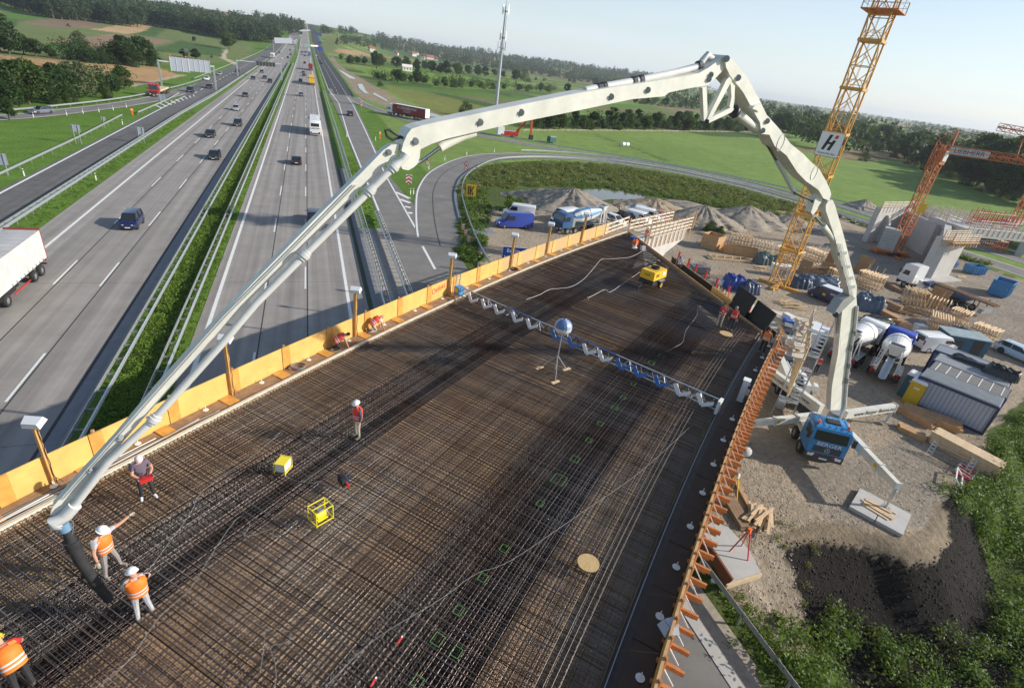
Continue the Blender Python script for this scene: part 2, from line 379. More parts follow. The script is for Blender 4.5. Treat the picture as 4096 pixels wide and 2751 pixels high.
def off(d): return .02+.00022*d
def ribbon(name,L,Rr,m,lift=0.,parent=None,seg=12.0):
    L=[Vector((p[0],p[1],0)) for p in L];Rr=[Vector((p[0],p[1],0)) for p in Rr];a=[];b=[]
    for i in range(len(L)-1):
        n=max(1,int(max((L[i+1]-L[i]).length,(Rr[i+1]-Rr[i]).length)/seg))
        for k in range(n): a.append(L[i].lerp(L[i+1],k/n));b.append(Rr[i].lerp(Rr[i+1],k/n))
    a.append(L[-1]);b.append(Rr[-1]);V=[];
    for p,q in zip(a,b):
        for r in (p,q): V.append((r.x,r.y,float(h(r.x,r.y))+off(r.length)+lift))
    F=np.array([(2*i,2*i+1,2*i+3,2*i+2) for i in range(len(a)-1)])
    return nobj(name,npmesh(name,np.array(V),F,m),parent)
def smooth(pts,n=6):                            # Catmull-Rom through plan points
    P=[Vector(p[:2]) for p in pts];P=[2*P[0]-P[1]]+P+[2*P[-1]-P[-2]];o=[]
    for i in range(1,len(P)-2):
        for k in range(n):
            t=k/n;a,b,c,d=P[i-1:i+3]
            o.append(.5*((2*b)+(c-a)*t+(2*a-5*b+4*c-d)*t*t+(3*b-a-3*c+d)*t**3))
    return o+[P[-2]]
def offset(pts,w):
    o=[]
    for i,p in enumerate(pts):
        d=(Vector(pts[min(i+1,len(pts)-1)])-Vector(pts[max(i-1,0)])).normalized();o.append(Vector((p[0]-d.y*w,p[1]+d.x*w)))
    return o
def line(name,pts,w,m,lift,parent): return ribbon(name,offset(pts,w/2),offset(pts,-w/2),m,lift,parent)
Y0,Y1=-60,1950
def straight(name,x0,x1,y0,y1,m,lift=0.,parent=None): return ribbon(name,[(x0,y0),(x0,y1)],[(x1,y0),(x1,y1)],m,lift,parent)
LC=struct(straight('left_carriageway',-27.8,-13.7,Y0,Y1,M_conc))
RC=struct(straight('right_carriageway',-9.4,4.4,Y0,Y1,M_conc))
straight('edge_line',-25.55,-25.25,Y0,Y1,M_mark,.006,LC);straight('edge_line',-8.75,-8.45,Y0,Y1,M_mark,.006,RC);straight('edge_line',2.5,2.8,Y0,Y1,M_mark,.006,RC)
straight('joint_line',-15.0,-14.8,Y0,900,M_joint,.006,LC);straight('drain_strip',-14.78,-14.1,Y0,900,M_gutter,.008,LC)
straight('joint_line',4.35,4.4,Y0,900,M_joint,.006,RC)
dash={}
for par,xs in ((LC,(-21.7,-18.2)),(RC,(-4.8,-1.2))):
    for x in xs:
        straight('joint_line',x+.14,x+.24,Y0,500,M_joint,.006,par)
        for k in range(60):
            y=32+k*18+(x*7 % 5)
            ln=6
            me=MB().quad((-.08,0,0),(.08,0,0),(.08,ln,0),(-.08,ln,0)).mesh('lane_dash',M_mark) if not dash else dash['m']
            dash['m']=me
            z=max(float(h(x,y)),float(h(x,y+6)))+off(y)+.012
            inst(me,'lane_dash',par,(x,y,z))
for par,x0,x1 in ((LC,-27.7,-15.05),(RC,-9.2,4.3)):
    for k in range(10):
        y=30+k*23.4
        straight('slab_joint',x0,x1,y,y+.035,M_joint,.004,par)
# dark wheel lanes of the right carriageway are a little worn; asphalt patch under the trucks
SL=struct(ribbon('slip_road',[(-36.8,Y0),(-36.8,200),(-40.3,262),(-40.3,1000)],[(-30.7,Y0),(-30.7,200),(-29.2,262),(-29.0,1000)],M_asph,.002))
line('edge_line',[(-31.2,Y0),(-31.2,190),(-29.6,262),(-29.4,900)],.3,M_mark,.008,SL);line('edge_line',[(-36.2,Y0),(-36.2,204)],.3,M_mark,.008,SL)
for k in range(26): ribbon('lane_dash',[(-35.4,215+k*12),(-35.4,220+k*12)],[(-35.1,215+k*12),(-35.1,220+k*12)],M_mark,.012,SL)
for k in range(9): ribbon('hatch_stripe',[(-36.1+k*.28,171+k*4.2),(-38.9+k*.5,176+k*4.2)],[(-36.1+k*.28,172.2+k*4.2),(-38.9+k*.5,177.2+k*4.2)],M_mark,.01,SL)
ex=smooth([(-110,70),(-75,112),(-57.5,136.5),(-50.2,154.6),(-42.6,184),(-38.4,225),(-36.5,262)])
EX=struct(line('exit_slip_road',ex,5.6,M_asph3,.0,None));line('edge_line',offset(ex,2.3)[:-8],.22,M_mark,.008,EX);line('edge_line',offset(ex,-2.3)[:-8],.22,M_mark,.008,EX)
RA=struct(ribbon('ramp_road',[(8.6,Y0),(8.6,150),(8.6,200),(7.7,291)],[(17.6,Y0),(16.6,60),(13.6,105),(17.5,282)],M_asph3,.002))
line('edge_line',[(9.0,Y0),(9.0,150),(10.4,230),(8.6,285)],.28,M_mark,.008,RA);line('edge_line',[(13.1,71),(13.0,105),(14.3,162),(15.6,232),(15.1,258)],.26,M_mark,.008,RA)
ribbon('lane_dash',[(12.55,57),(12.55,65)],[(12.85,57),(12.85,65)],M_mark,.01,RA)
lp=smooth([(13.2,-30),(13.4,20),(14.2,45),(15.6,65),(18.4,84),(21.4,98),(26.8,113),(37,130),(47,138.6),(62,144.6),(80,145.4),(97,138.5),(110,124),(115.6,107),(118,85),(120,60),(121,30),(118,-20)])
LPW=3.6
cut=[p for p in lp if p.y>62 or p.x>60]
LO=struct(line('loop_road',cut,LPW*2,M_asph3,.008,None))
line('edge_line',offset(cut,LPW-.35)[1:],.25,M_mark,.016,LO);line('edge_line',offset(lp,-LPW+.35)[16:],.25,M_mark,.016,LO)
line('joint_line',offset(cut,.6),.16,M_joint,.014,LO)
e2=smooth([(17.5,262),(20,236),(26.7,213),(36,191),(59.6,167),(83.5,152.6),(105,137),(121,117),(129,95),(132,60),(133,10)])
E2=struct(line('outer_ramp_road',e2,5.6,M_asph3,.012,None));line('edge_line',offset(e2,2.4),.2,M_mark,.02,E2);line('edge_line',offset(e2,-2.4),.2,M_mark,.02,E2)
NL=struct(ribbon('new_lane',[(8.0,266),(8.2,400),(9,1100),(10,1900)],[(18.5,266),(19.3,400),(20.5,1100),(21,1900)],M_asph2,.004))
for k in range(40):
    for x in (12.0,15.6):
        y=270+k*(9 if x>13 else 14);ribbon('lane_dash',[(x-.12,y),(x-.12,y+4.5)],[(x+.12,y),(x+.12,y+4.5)],M_mark,.012,NL)
line('edge_line',[(8.5,285),(8.8,1000)],.25,M_mark,.01,NL)
for k in range(4):                                # chevrons in the gore between ramp and loop
    a=at(*((1024+x/ZS,688+y/ZS) for x,y in [(1270+k*42,185+k*66)]).__next__());b=at(1024+(1400-k*0+5*k)/ZS,688+(245+k*42)/ZS)
    t=(b-a);n=Vector((-t.y,t.x,0)).normalized()*.35
    ribbon('chevron_stripe',[a+n,b+n],[a-n,b-n],M_mark,.02,LO)
for k in range(7): ribbon('hatch_stripe',[(8.4+k*.1,262+k*5),(10.3,258+k*5)],[(8.4+k*.1,263+k*5),(10.3,259+k*5)],M_mark,.012,NL)
GUT=struct(straight('drain_channel',4.5,4.72,Y0,110,M_joint,.012));struct(straight('gutter_strip',4.8,5.7,Y0,110,M_gutter,.014))
struct(straight('median_paving',5.7,8.6,Y0,72,mat('paving',(.36,.33,.29),.9,var=.15,scale=1.2),.006));struct(straight('drain_strip',7.0,7.55,Y0,72,M_gutter,.014))
for k in range(34): straight('slab_joint',5.7,8.6,40+k,40.05+k,M_joint,.012,bpy.data.objects['median_paving'])
struct(straight('kerb_strip',15.6,16.2,-30,18,mat('kerb',(.45,.43,.40),.8,var=.1,scale=2),.03));struct(straight('paved_verge',16.2,17.4,-30,18,mat('verge_paving',(.34,.29,.23),.9,var=.25,scale=3),.02))
# water
M_water=mat('muddy_water',(.16,.14,.10),.04,spec=.6)
def water(name,pts,m=M_water,lift=.03):
    mb=MB();mb.add([(p.x,p.y,p.z+lift) for p in pts],[tuple(range(len(pts)))]);return struct(mb.build(name,m))
water('pond',[T23(*p) for p in ((640,165),(820,155),(1000,165),(1180,190),(1220,235),(1100,255),(900,250),(760,270),(690,240),(640,200))])
for nm,pts in (('puddle',((925,770),(970,770),(1000,830),(1030,860),(990,855),(940,810))),('puddle',((750,635),(800,660),(900,715),(905,728),(850,715),(760,650))),('puddle',((1530,1045),(1600,1035),(1700,1065),(1690,1078),(1540,1062))),('puddle',((1080,850),(1200,920),(1190,930),(1060,860)))):
    water(nm,[H2(*p) for p in pts],lift=.12)
# air
hz=MB().box((1500,4500,34),(13000,15000,90));hm=bpy.data.materials.new('air');hm.use_nodes=True;hn=hm.node_tree;hn.nodes.remove(hn.nodes['Principled BSDF'])
pv=hn.nodes.new('ShaderNodeVolumePrincipled');pv.inputs['Color'].default_value=(.86,.92,1,1);pv.inputs['Density'].default_value=.00012;pv.inputs['Anisotropy'].default_value=.3
hn.links.new(pv.outputs[0],hn.nodes['Material Output'].inputs['Volume'])
HZ=hz.build('haze',hm);struct(HZ,'stuff')

# ================================================================ VEHICLES
M_tyre=mat('tyre',(.025,.025,.026),.85);M_rim=mat('wheel_rim',(.45,.46,.48),.35,metal=.7)
M_lamp=mat('headlight_glass',(.8,.8,.78),.1);M_tail=mat('tail_light_glass',(.45,.01,.01),.2);M_plate=mat('plate_white',(.75,.75,.72),.5)
M_trim=mat('black_trim',(.03,.03,.032),.6)
_wm={}
def wheel(parent,x,y,r,w=.22,side=1,rim=M_rim,rr=.6):
    k=(round(r,3),w,rim.name,rr)
    if k not in _wm:
        t=MB();n=16
        prof=[(rr*r,-w/2),(r*.93,-w/2),(r,-w*.35),(r,w*.35),(r*.93,w/2),(rr*r,w/2)]
        t.rings([[(q*math.cos(2*math.pi*i/n),s_,q*math.sin(2*math.pi*i/n)) for i in range(n)] for q,s_ in prof],cap=False)
        m=MB();m.cyl((0,-w*.42,0),(0,w*.42,0),r*rr,n=14);m.k=1;m.cyl((0,w*.40,0),(0,w*.47,0),r*.22,n=8);m.cyl((0,-w*.47,0),(0,-w*.40,0),r*.22,n=8)
        m.k=2
        for i in range(5):
            a=2*math.pi*i/5;m.box((r*.4*math.cos(a),w*.425,r*.4*math.sin(a)),(r*.14,.012,r*.14));m.box((r*.4*math.cos(a),-w*.425,r*.4*math.sin(a)),(r*.14,.012,r*.14))
        _wm[k]=(t.mesh('tyre',M_tyre,True),m.mesh('rim',[rim,M_galvd,M_trim],True))
    o=inst(_wm[k][0],'wheel',parent,(x,y,r));inst(_wm[k][1],'rim',o)
    return o
PAINT={}
def paint(name,c): return mat('paint_'+name,c,.32,coat=.6)
PA=dict(black=paint('black',(.012,.012,.015)),navy=paint('navy',(.012,.018,.075)),silver=mat('paint_silver',(.5,.52,.55),.3,metal=.5,coat=.5),grey=mat('paint_grey',(.2,.22,.26),.3,metal=.4,coat=.5),
          white=paint('white',(.78,.78,.78)),blue=paint('blue',(.02,.07,.33)),red=paint('red',(.42,.015,.02)),dark=paint('dark',(.03,.032,.045)),ltblue=paint('pale_blue',(.45,.55,.66)))
KIND={  # length, width, height, belt, hood end, windscreen top, roof rear, rear glass base, hood z, tail z
    'sedan': (4.6,1.8,1.43,.92,.18,.02,-.24,-.38,.78,.88),'hatch': (4.1,1.75,1.47,.93,.22,.06,-.38,-.47,.80,.90),
    'wagon': (4.7,1.82,1.47,.93,.19,.03,-.40,-.48,.80,.90),'mpv': (3.9,1.7,1.68,1.0,.30,.14,-.42,-.48,.88,.95),
    'suv': (4.5,1.85,1.68,1.03,.22,.06,-.40,-.47,.93,1.0)}
def car(kind,color,label,loc,rz,group=None,detail=True):
    L,W,Hh,ZB,xh,xw,xq,xb,zh,zt=KIND[kind];m=PA[color]
    t=thing('car',label,'car',loc,rz,group)
    zl=.20;w=W/2
    st=[(-.5,.84,.36,zt-.22),(-.488,.93,.26,zt-.06),(-.46,.97,zl,zt),(xb,.99,zl,zt+.02),(xq,1,zl,ZB),(xw,1,zl,ZB),(xh,1,zl,ZB-.03),(xh+.07,.99,zl,zh+.03),(.40,.96,zl,zh-.06),(.46,.9,.22,zh-.14),(.49,.82,.27,zh-.26),(.5,.74,.33,zh-.34)]
    rs=[]
    for x,kw,z0,z1 in st:
        ww=w*kw;zm=z0+(z1-z0)*.55
        rs.append([(x*L,-ww*.92,z0),(x*L,-ww,z0+.1),(x*L,-ww,zm),(x*L,-ww*.95,z1-.03),(x*L,-ww*.84,z1),(x*L,ww*.84,z1),(x*L,ww*.95,z1-.03),(x*L,ww,zm),(x*L,ww,z0+.1),(x*L,ww*.92,z0)])
    b=MB();b.rings(rs)
    # roof panel and pillars in body colour
    wr=w*.74;zr=Hh-.02;wbt=w*.86
    xs=[xq*L,(xq*.6+xw*.4)*L,(xq*.3+xw*.7)*L,xw*L]
    rr=[[(x,-wr,zr-.02-cz),(x,-wr*.8,zr+.015-cz),(x,wr*.8,zr+.015-cz),(x,wr,zr-.02-cz),(x,wr*.9,zr-.06-cz),(x,-wr*.9,zr-.06-cz)] for x,cz in zip(xs,(.03,0,0,.02))]
    b.rings(rr)
    for s in (-1,1):
        b.bar((xw*L,s*wr*.98,zr-.05),((xh+.02)*L,s*wbt,ZB-.02),.07,.06);b.bar((xq*L,s*wr*.98,zr-.05),(xb*L,s*wbt,zt),.11,.09)
        xm=(xw+xq)/2+.02;b.bar((xm*L,s*wr*1.0,zr-.04),(xm*L,s*wbt*1.015,ZB-.01),.07,.05)
        b.box(((xh-.01)*L,s*(w+.07),ZB+.05),(.12,.14,.10))
    body=b.build('body',m,t,True)
    g=MB()
    g.rings([[((xb+.012)*L,-wbt*.96,zt),((xh+.012)*L,-wbt*.96,ZB-.03),((xh+.012)*L,wbt*.96,ZB-.03),((xb+.012)*L,wbt*.96,zt)],
             [(xq*L-.02,-wr*.97,zr-.05),(xw*L+.02,-wr*.97,zr-.045),(xw*L+.02,wr*.97,zr-.045),(xq*L-.02,wr*.97,zr-.05)]])
    g.build('window',M_glass,t)
    if detail:
        MB().box((.492*L,0,.33),(.06,W*.72,.17)).build('front_bumper',M_trim,t);MB().box((-.495*L,0,.36),(.05,W*.76,.14)).build('rear_bumper',M_trim,t)
        for x in (.31,-.30):
            for s in (-1,1): MB().cyl((x*L,s*(w-.11),.34),(x*L,s*(w+.008),.34),.365,n=14).build('wheel_arch',M_trim,t)
        for s in (-1,1):
            MB().hexa([(.465*L,s*w*.86,zh-.30),(.497*L,s*w*.62,zh-.33),(.497*L,s*w*.40,zh-.32),(.46*L,s*w*.5,zh-.28),(.44*L,s*w*.87,zh-.17),(.485*L,s*w*.6,zh-.21),(.485*L,s*w*.42,zh-.22),(.45*L,s*w*.5,zh-.16)]).build('headlight',M_lamp,t)
            MB().box((-.489*L,s*w*.74,zt-.16),(.06,W*.13,.17)).build('tail_light',M_tail,t)
        MB().box((.508*L,0,.38),(.015,.5,.11)).build('number_plate',M_plate,t);MB().box((-.507*L,0,.5),(.015,.5,.11)).build('number_plate',M_plate,t)
        for x in (.31,-.30):
            for s in (-1,1): wheel(t,x*L,s*(w-.09),.31,.2)
    else:
        for x in (.31,-.30):
            for s in (-1,1): MB().cyl((x*L,s*(w-.2),.31),(x*L,s*(w+.01),.31),.31,n=10).build('wheel',M_tyre,t)
    return t
def cab(t,w,z0,z1,ln,m,xf,name='cab',lower=M_trim,sleeper=0):
    """truck cab, front face at x = xf, looking to +x"""
    b=MB();x0=xf-ln
    rs=[]
    for x,f,zt in ((x0,.97,z1-.05),(x0+.1,1,z1),(xf-.55,1,z1),(xf-.28,.99,z1-.12)):
        rs.append([(x,-w/2*f,z0),(x,-w/2*f,zt-.12),(x,-w/2*f+.12,zt),(x,w/2*f-.12,zt),(x,w/2*f,zt-.12),(x,w/2*f,z0)])
    rs.append([(xf-.02,-w/2*.97,z0),(xf-.02,-w/2*.97,z0+.95),(xf-.06,-w/2*.9,z0+1.0),(xf-.06,w/2*.9,z0+1.0),(xf-.02,w/2*.97,z0+.95),(xf-.02,w/2*.97,z0)])
    b.rings(rs);c=b.build(name,m,t,True)
    def q(s,u):            # point on the sloped front between z0+1 and roof
        zz=z0+1.0+(z1-.12-z0-1.0)*u;xx=(xf-.06)+(-.22)*u;return Vector((xx+.012,s,zz))
    g=MB();a=w/2*.86;g.add([q(-a,.06),q(a,.06),q(a*.97,.80),q(-a*.97,.80),q(-a,.06)-Vector((.03,0,0)),q(a,.06)-Vector((.03,0,0)),q(a*.97,.8)-Vector((.03,0,0)),q(-a*.97,.8)-Vector((.03,0,0))],[(0,1,2,3),(7,6,5,4),(0,4,5,1),(1,5,6,2),(2,6,7,3),(3,7,4,0)])
    g.build('windscreen',M_glass,t)
    for s in (-1,1):
        zb=z0+.98;MB().hexa([(xf-1.35,s*w/2,zb),(xf-.42,s*w/2,zb),(xf-.42,s*(w/2+.012),zb),(xf-1.35,s*(w/2+.012),zb),(xf-1.35,s*w/2,zb+.68),(xf-.62,s*w/2,zb+.68),(xf-.62,s*(w/2+.012),zb+.68),(xf-1.35,s*(w/2+.012),zb+.68)]).build('side_window',M_glass,t)
        mm=MB();mm.box((xf-.1,s*(w/2+.2),z0+1.35),(.14,.22,.55));mm.bar((xf-.2,s*w/2,z0+1.6),(xf-.1,s*(w/2+.2),z0+1.6),.04);mm.build('mirror',M_trim,t)
        MB().box((xf+.01,s*w*.36,z0-.1),(.07,.36,.2)).build('headlight',M_lamp,t)
    lo=MB();lo.box((xf-.12,0,z0-.18),(.22,w*.99,.5));lo.box((xf-.02+.01,0,z0+.42),(.05,w*.72,.45));lo.box((x0+ln*.5-.2,0,z0-.12),(ln*.8,w*.8,.24));lo.build('bumper',lower,t)
    MB().box((xf+.0,0,z0-.3),(.03,.52,.12)).build('number_plate',M_plate,t)
    return c
def axle(t,x,w,r=.5,dual=False):
    for s in (-1,1): wheel(t,x,s*(w/2-.17),r,.52 if dual else .32,rr=.55)
def semitrailer(t,x0,x1,w,z0,z1,m,frame=None,ribs=0,rear=None):
    b=MB();b.box(((x0+x1)/2,0,(z0+z1)/2),(x1-x0,w,z1-z0));o=b.build('trailer_body',m,t)
    if frame:
        f=MB()
        for x in (x0,x1):
            for s in (-1,1): f.box((x,s*w/2,(z0+z1)/2),(.1,.1,z1-z0+.1))
            f.box((x,0,z1),(.12,w+.08,.12));f.box((x,0,z0),(.12,w+.08,.14))
        for s in (-1,1): f.box(((x0+x1)/2,s*w/2,z0-.02),(x1-x0,.08,.16))
        f.build('trailer_frame',frame,t)
    c=MB();c.box(((x0+x1)/2,0,z0-.22),(x1-x0-.4,.9,.26));c.box((x0+.08,0,z0-.55),(.12,w*.9,.14));c.box(((x0+x1)/2+.6,w*.4,z0-.45),(2.6,.08,.35));c.box(((x0+x1)/2+.6,-w*.4,z0-.45),(2.6,.08,.35));c.build('chassis',M_darkst,t)
    for s in (-1,1): MB().box((x0-.03,s*w*.38,z0-.25),(.05,.4,.14)).build('tail_light',M_tail,t)
    return o
def truck(label,loc,rz,cabm,load,loadm,frame=None,group=None,ln=13.6,zt=3.9):
    t=thing('truck',label,'truck',loc,rz,group)
    cab(t,2.45,.85,3.35,2.1,cabm,7.9);axle(t,6.6,2.5);axle(t,3.2,2.5,dual=True)
    MB().box((4.6,0,.85),(5,.9,.3)).build('frame',M_darkst,t)
    x0=5.4-ln
    if load=='box': semitrailer(t,x0,5.4,2.52,1.15,zt,loadm,frame)
    for k in range(3): axle(t,x0+1.9+k*1.32,2.5)
    return t
HEAD={'up': R(90),'down': R(-90)}
NEARTXT='dark car'
# ---- oncoming traffic, left carriageway (front end given in photo pixels)
def oncoming(px,py,kind,color,label,det=True,grp='cars on the left carriageway'):
    p=hit(px,py);L=KIND[kind][0];z=float(h(p.x,p.y+L/2))+off(p.y)+.01
    return car(kind,color,label,(p.x,p.y+L/2,z),R(-90),grp,det)
def leaving(px,py,kind,color,label,det=True,grp='cars on the right carriageway'):
    p=hit(px,py);L=KIND[kind][0];z=float(h(p.x,p.y+L/2))+off(p.y)+.01
    return car(kind,color,label,(p.x,p.y+L/2,z),R(90),grp,det)
oncoming(513,926,'mpv','navy','tall dark blue car coming towards the camera, nearest car on the left carriageway')
oncoming(853,644,'hatch','black','black hatchback in the middle of the left carriageway, second car from the camera')
oncoming(836,555,'sedan','black','black saloon behind the black hatchback on the left carriageway')
oncoming(949,510,'mpv','dark','tall dark family car beside the black saloon, close to the central reservation')
oncoming(942,446,'hatch','silver','silver hatchback on the left carriageway ahead of the tall dark family car')
oncoming(979,391,'sedan','dark','dark saloon following the silver hatchback on the left carriageway')
oncoming(1011,321,'sedan','black','black saloon alone in the lane nearest the slip road, farther back')
oncoming(1079,334,'suv','black','black off-road car near the central reservation behind the gantry')
oncoming(1058,318,'hatch','navy','blue hatchback just behind the black off-road car')
oncoming(1046,293,'hatch','dark','dark hatchback under the sign gantry on the left carriageway')
for i,(px,py,k,c,lb) in enumerate(((1127,238,'hatch','white','tiny white car beyond the second gantry, outer lane'),(1151,235,'suv','black','tiny black car to the right of the tiny white car'),(1162,223,'sedan','dark','tiny dark car behind the tiny black car'),
    (1165,215,'hatch','silver','tiny silver car far up the left carriageway beside the railing'),(1118,216,'hatch','dark','tiny dark car just behind the distant white lorry'),(1108,221,'sedan','silver','tiny silver car level with the distant white lorry'),(1160,205,'hatch','black','tiny black car in the distant queue on the left'),(1171,198,'hatch','white','tiny white car in the distant queue by the big sign gantry'))):
    oncoming(px,py,k,c,lb,False)
# ---- traffic leaving, right carriageway
leaving(1186,664,'sedan','black','black saloon with yellow rear plate driving away on the right carriageway')
leaving(1205,388,'hatch','grey','grey hatchback driving away ahead of the white coach')
leaving(1202,329,'hatch','dark','dark hatchback beside the yellow lorry on the right carriageway')
leaving(1216,307,'hatch','black','small black car left of the yellow lorry cab, nearer of two')
leaving(1213,296,'sedan','navy','small dark blue car left of the yellow lorry cab, farther of two')
leaving(1219,257,'suv','black','small black car left of the dark red box lorry',False);leaving(1219,227,'hatch','black','tiny black car left of the distant blue lorry',False)
leaving(1207,213,'hatch','dark','tiny dark car in the far left lane before the white sign bridge',False);leaving(1222,214,'suv','dark','tiny dark car side by side with another before the white sign bridge',False)
leaving(1285,258,'hatch','black','tiny black car on the new black lane, nearer of two',False,'cars on the new lane');leaving(1280,248,'sedan','dark','tiny dark car on the new black lane, farther of two',False,'cars on the new lane')
leaving(1265,226,'hatch','white','tiny white car far along the new black lane',False,'cars on the new lane')
leaving(1402,468,'suv','dark','dark off-road car on the ramp beside the railing',True,None)
c_=at(1258,905);car('suv','dark','dark pickup half hidden behind the pump boom, wing mirror showing',(c_.x,c_.y+2.3,.04),R(90))
# ---- left slip road
def slip(px,py,kind,color,label):
    p=hit(px,py);car(kind,color,label,(p.x,p.y+2,float(h(p.x,p.y))+off(p.y)+.01),R(-90),'cars on the slip road')
slip(757,372,'mpv','navy','blue van-like car behind the red flatbed lorry');slip(834,356,'hatch','black','black hatchback on the slip road right of the blue van-like car')
slip(825,324,'wagon','white','white estate car on the slip road under the sign gantry');slip(877,303,'wagon','silver','silver estate car on the slip road beyond the gantry');slip(948,291,'hatch','dark','dark hatchback beside the thin gantry post on the slip road')
p=T11(370,1042);car('wagon','grey','grey-blue estate car leaving by the exit slip road at far left',(p.x,p.y+.6,.06),R(-118))
# ---- lorries
def far_truck(px,py,rz,cabm,loadm,label,frame=None,ln=13.6):
    p=hit(px,py);s=1 if rz>0 else -1
    return truck(label,(p.x,p.y+8.2,float(h(p.x,p.y+8))+off(p.y)+.01),rz,cabm,'box',loadm,frame,'lorries on the motorway',ln)
M_curtW=mat('white_tarpaulin',(.56,.55,.54),.7,var=.14,scale=.8,bump=.25,bscale=1.3);M_roofg=mat('grey_tarpaulin',(.42,.42,.42),.7,var=.12,scale=.8)
M_lyel=mat('yellow_tarpaulin',(.78,.45,.02),.5);M_lred=mat('dark_red_tarpaulin',(.24,.02,.025),.5,var=.1,scale=.5);M_lblue=mat('blue_tarpaulin',(.04,.15,.5),.5)
yt=far_truck(1248,345,R(90),PA['white'],M_lyel,'yellow lorry driving away on the right carriageway')
put_text('SPEDITION',.55,M_blue,yt,(-8.24,0,3.3),(0,-1,0),(0,0,1))
far_truck(1243,285,R(90),PA['white'],M_lred,'dark red box lorry ahead of the yellow lorry');far_truck(1238,226,R(90),PA['blue'],M_lblue,'small blue lorry far up the right carriageway');far_truck(1237,213,R(90),PA['white'],M_curtW,'small white lorry ahead of the blue lorry')
for px,py,m,lb in ((1089,236,M_curtW,'white lorry coming down the slip road past the second gantry'),(1180,183,M_curtW,'first white lorry of the distant queue'),(1187,172,M_curtW,'second white lorry of the distant queue, right of the tree edge'),(1196,160,M_lblue,'blue lorry in the distant queue'),(1202,153,M_curtW,'farthest white lorry of the distant queue')):
    far_truck(px,py,R(-90),PA['white'],m,lb)
# white curtain-sided trailer at the left edge
p=T21(150,1118);t=thing('truck','white curtain-sided lorry trailer with red rear frame at the left edge','truck',(-24.25,47.6,.04),R(-90))
x0=-9.0;semitrailer(t,-9.0,4.4,2.5,1.2,3.7,M_curtW,None)
f=MB();f.box((-9.03,0,2.5),(.08,2.56,2.75));f.build('rear_frame',mat('red_frame',(.28,.05,.04),.5),t)
rf=MB()
for k in range(15):
    rf.add([(-8.9+k*.9,-1.27,3.70),(-8.45+k*.9,-1.27,3.705),(-8.45+k*.9,1.27,3.82),(-8.9+k*.9,1.27,3.70),(-8.45+k*.9,0,3.86),(-8.9+k*.9,0,3.74)],[(0,1,4,5),(5,4,2,3)])
    rf.add([(-8.45+k*.9,-1.27,3.705),(-8.0+k*.9,-1.27,3.70),(-8.0+k*.9,1.27,3.70),(-8.45+k*.9,1.27,3.82),(-8.0+k*.9,0,3.74),(-8.45+k*.9,0,3.86)],[(0,1,4,5),(5,4,2,3)])
rf.build('roof_cover',M_roofg,t,True)
for k in range(9): MB().box((-8.2+k*.75,1.27,1.24),(.05,.02,.3)).build('strap',M_trim,t)
for x in (-7.6,-6.2,-1.0): axle(t,x,2.5,.5)
MB().bar((-5.2,1.2,.55),(-2.2,1.2,.55),.08).build('side_guard',M_red,t)
cab(t,2.45,.85,3.0,2.1,PA['white'],7.2)
# white coach
p=at(1262,546);t=thing('coach','white coach seen from behind on the right carriageway','bus',(p.x,p.y+6,.04),R(90))
b=MB();rs=[]
for x,f_,zt in ((-6,.95,3.3),(-5.85,1,3.55),(5.6,1,3.55),(6,.95,3.2)):
    rs.append([(x,-1.27*f_,.35),(x,-1.27*f_,zt-.25),(x,-1.05*f_,zt),(x,1.05*f_,zt),(x,1.27*f_,zt-.25),(x,1.27*f_,.35)])
b.rings(rs);b.build('body',PA['white'],t,True)
MB().box((-5.95,0,2.55),(.14,1.9,.75)).build('rear_window',M_glass,t)
for s in (-1,1): MB().box((0,s*1.275,2.35),(10.6,.03,.95)).build('side_window',M_glass,t);MB().box((-6.0,s*.95,.85),(.08,.3,.3)).build('tail_light',M_tail,t);MB().bar((5.6,s*1.2,3.0),(5.9,s*1.55,2.4),.12).build('mirror',M_trim,t)
for x,y,l in ((-4.2,0,1.3),(-1.5,0,1.0),(2.5,0,1.6)): MB().box((x,y,3.6),(l,1.0,.12)).build('roof_hatch',mat('hatch_grey',(.55,.56,.56),.5),t)
for x in (-3.2,-1.9,3.4): axle(t,x,2.5)
MB().box((-5.98,0,.6),(.12,2.3,.25)).build('bumper',M_trim,t)
put_text('LAWTIMS',.5,M_trim,t,(-6.02,0,1.75),(0,-1,0),(0,0,1))
# red lorry with flatbed on the slip road
p=T11(1400,888);t=thing('truck','red lorry with a flatbed of yellow timber on the slip road','truck',(p.x+.2,p.y+7.9,.07),R(-90))
cab(t,2.45,.85,3.7,2.2,PA['red'],7.9);put_text('Bester Bau',.36,M_white,t,(7.66,0,3.42),(0,1,0),(.2,0,1))
axle(t,6.6,2.5);axle(t,3.4,2.5,dual=True)
MB().box((-2,0,1.15),(14.5,2.5,.16)).build('flatbed',M_darkst,t);MB().box((0,0,.9),(15,.8,.3)).build('chassis',M_darkst,t);MB().box((5.2,0,1.9),(.1,2.45,1.4)).build('headboard',M_timber,t)
for k in range(3): axle(t,-6.5+k*1.32,2.5)
for k in range(5): MB().box((3.3-k*2.3,0,1.45),(2.1,2.2,.4)).build('timber_load',M_timberL,t)
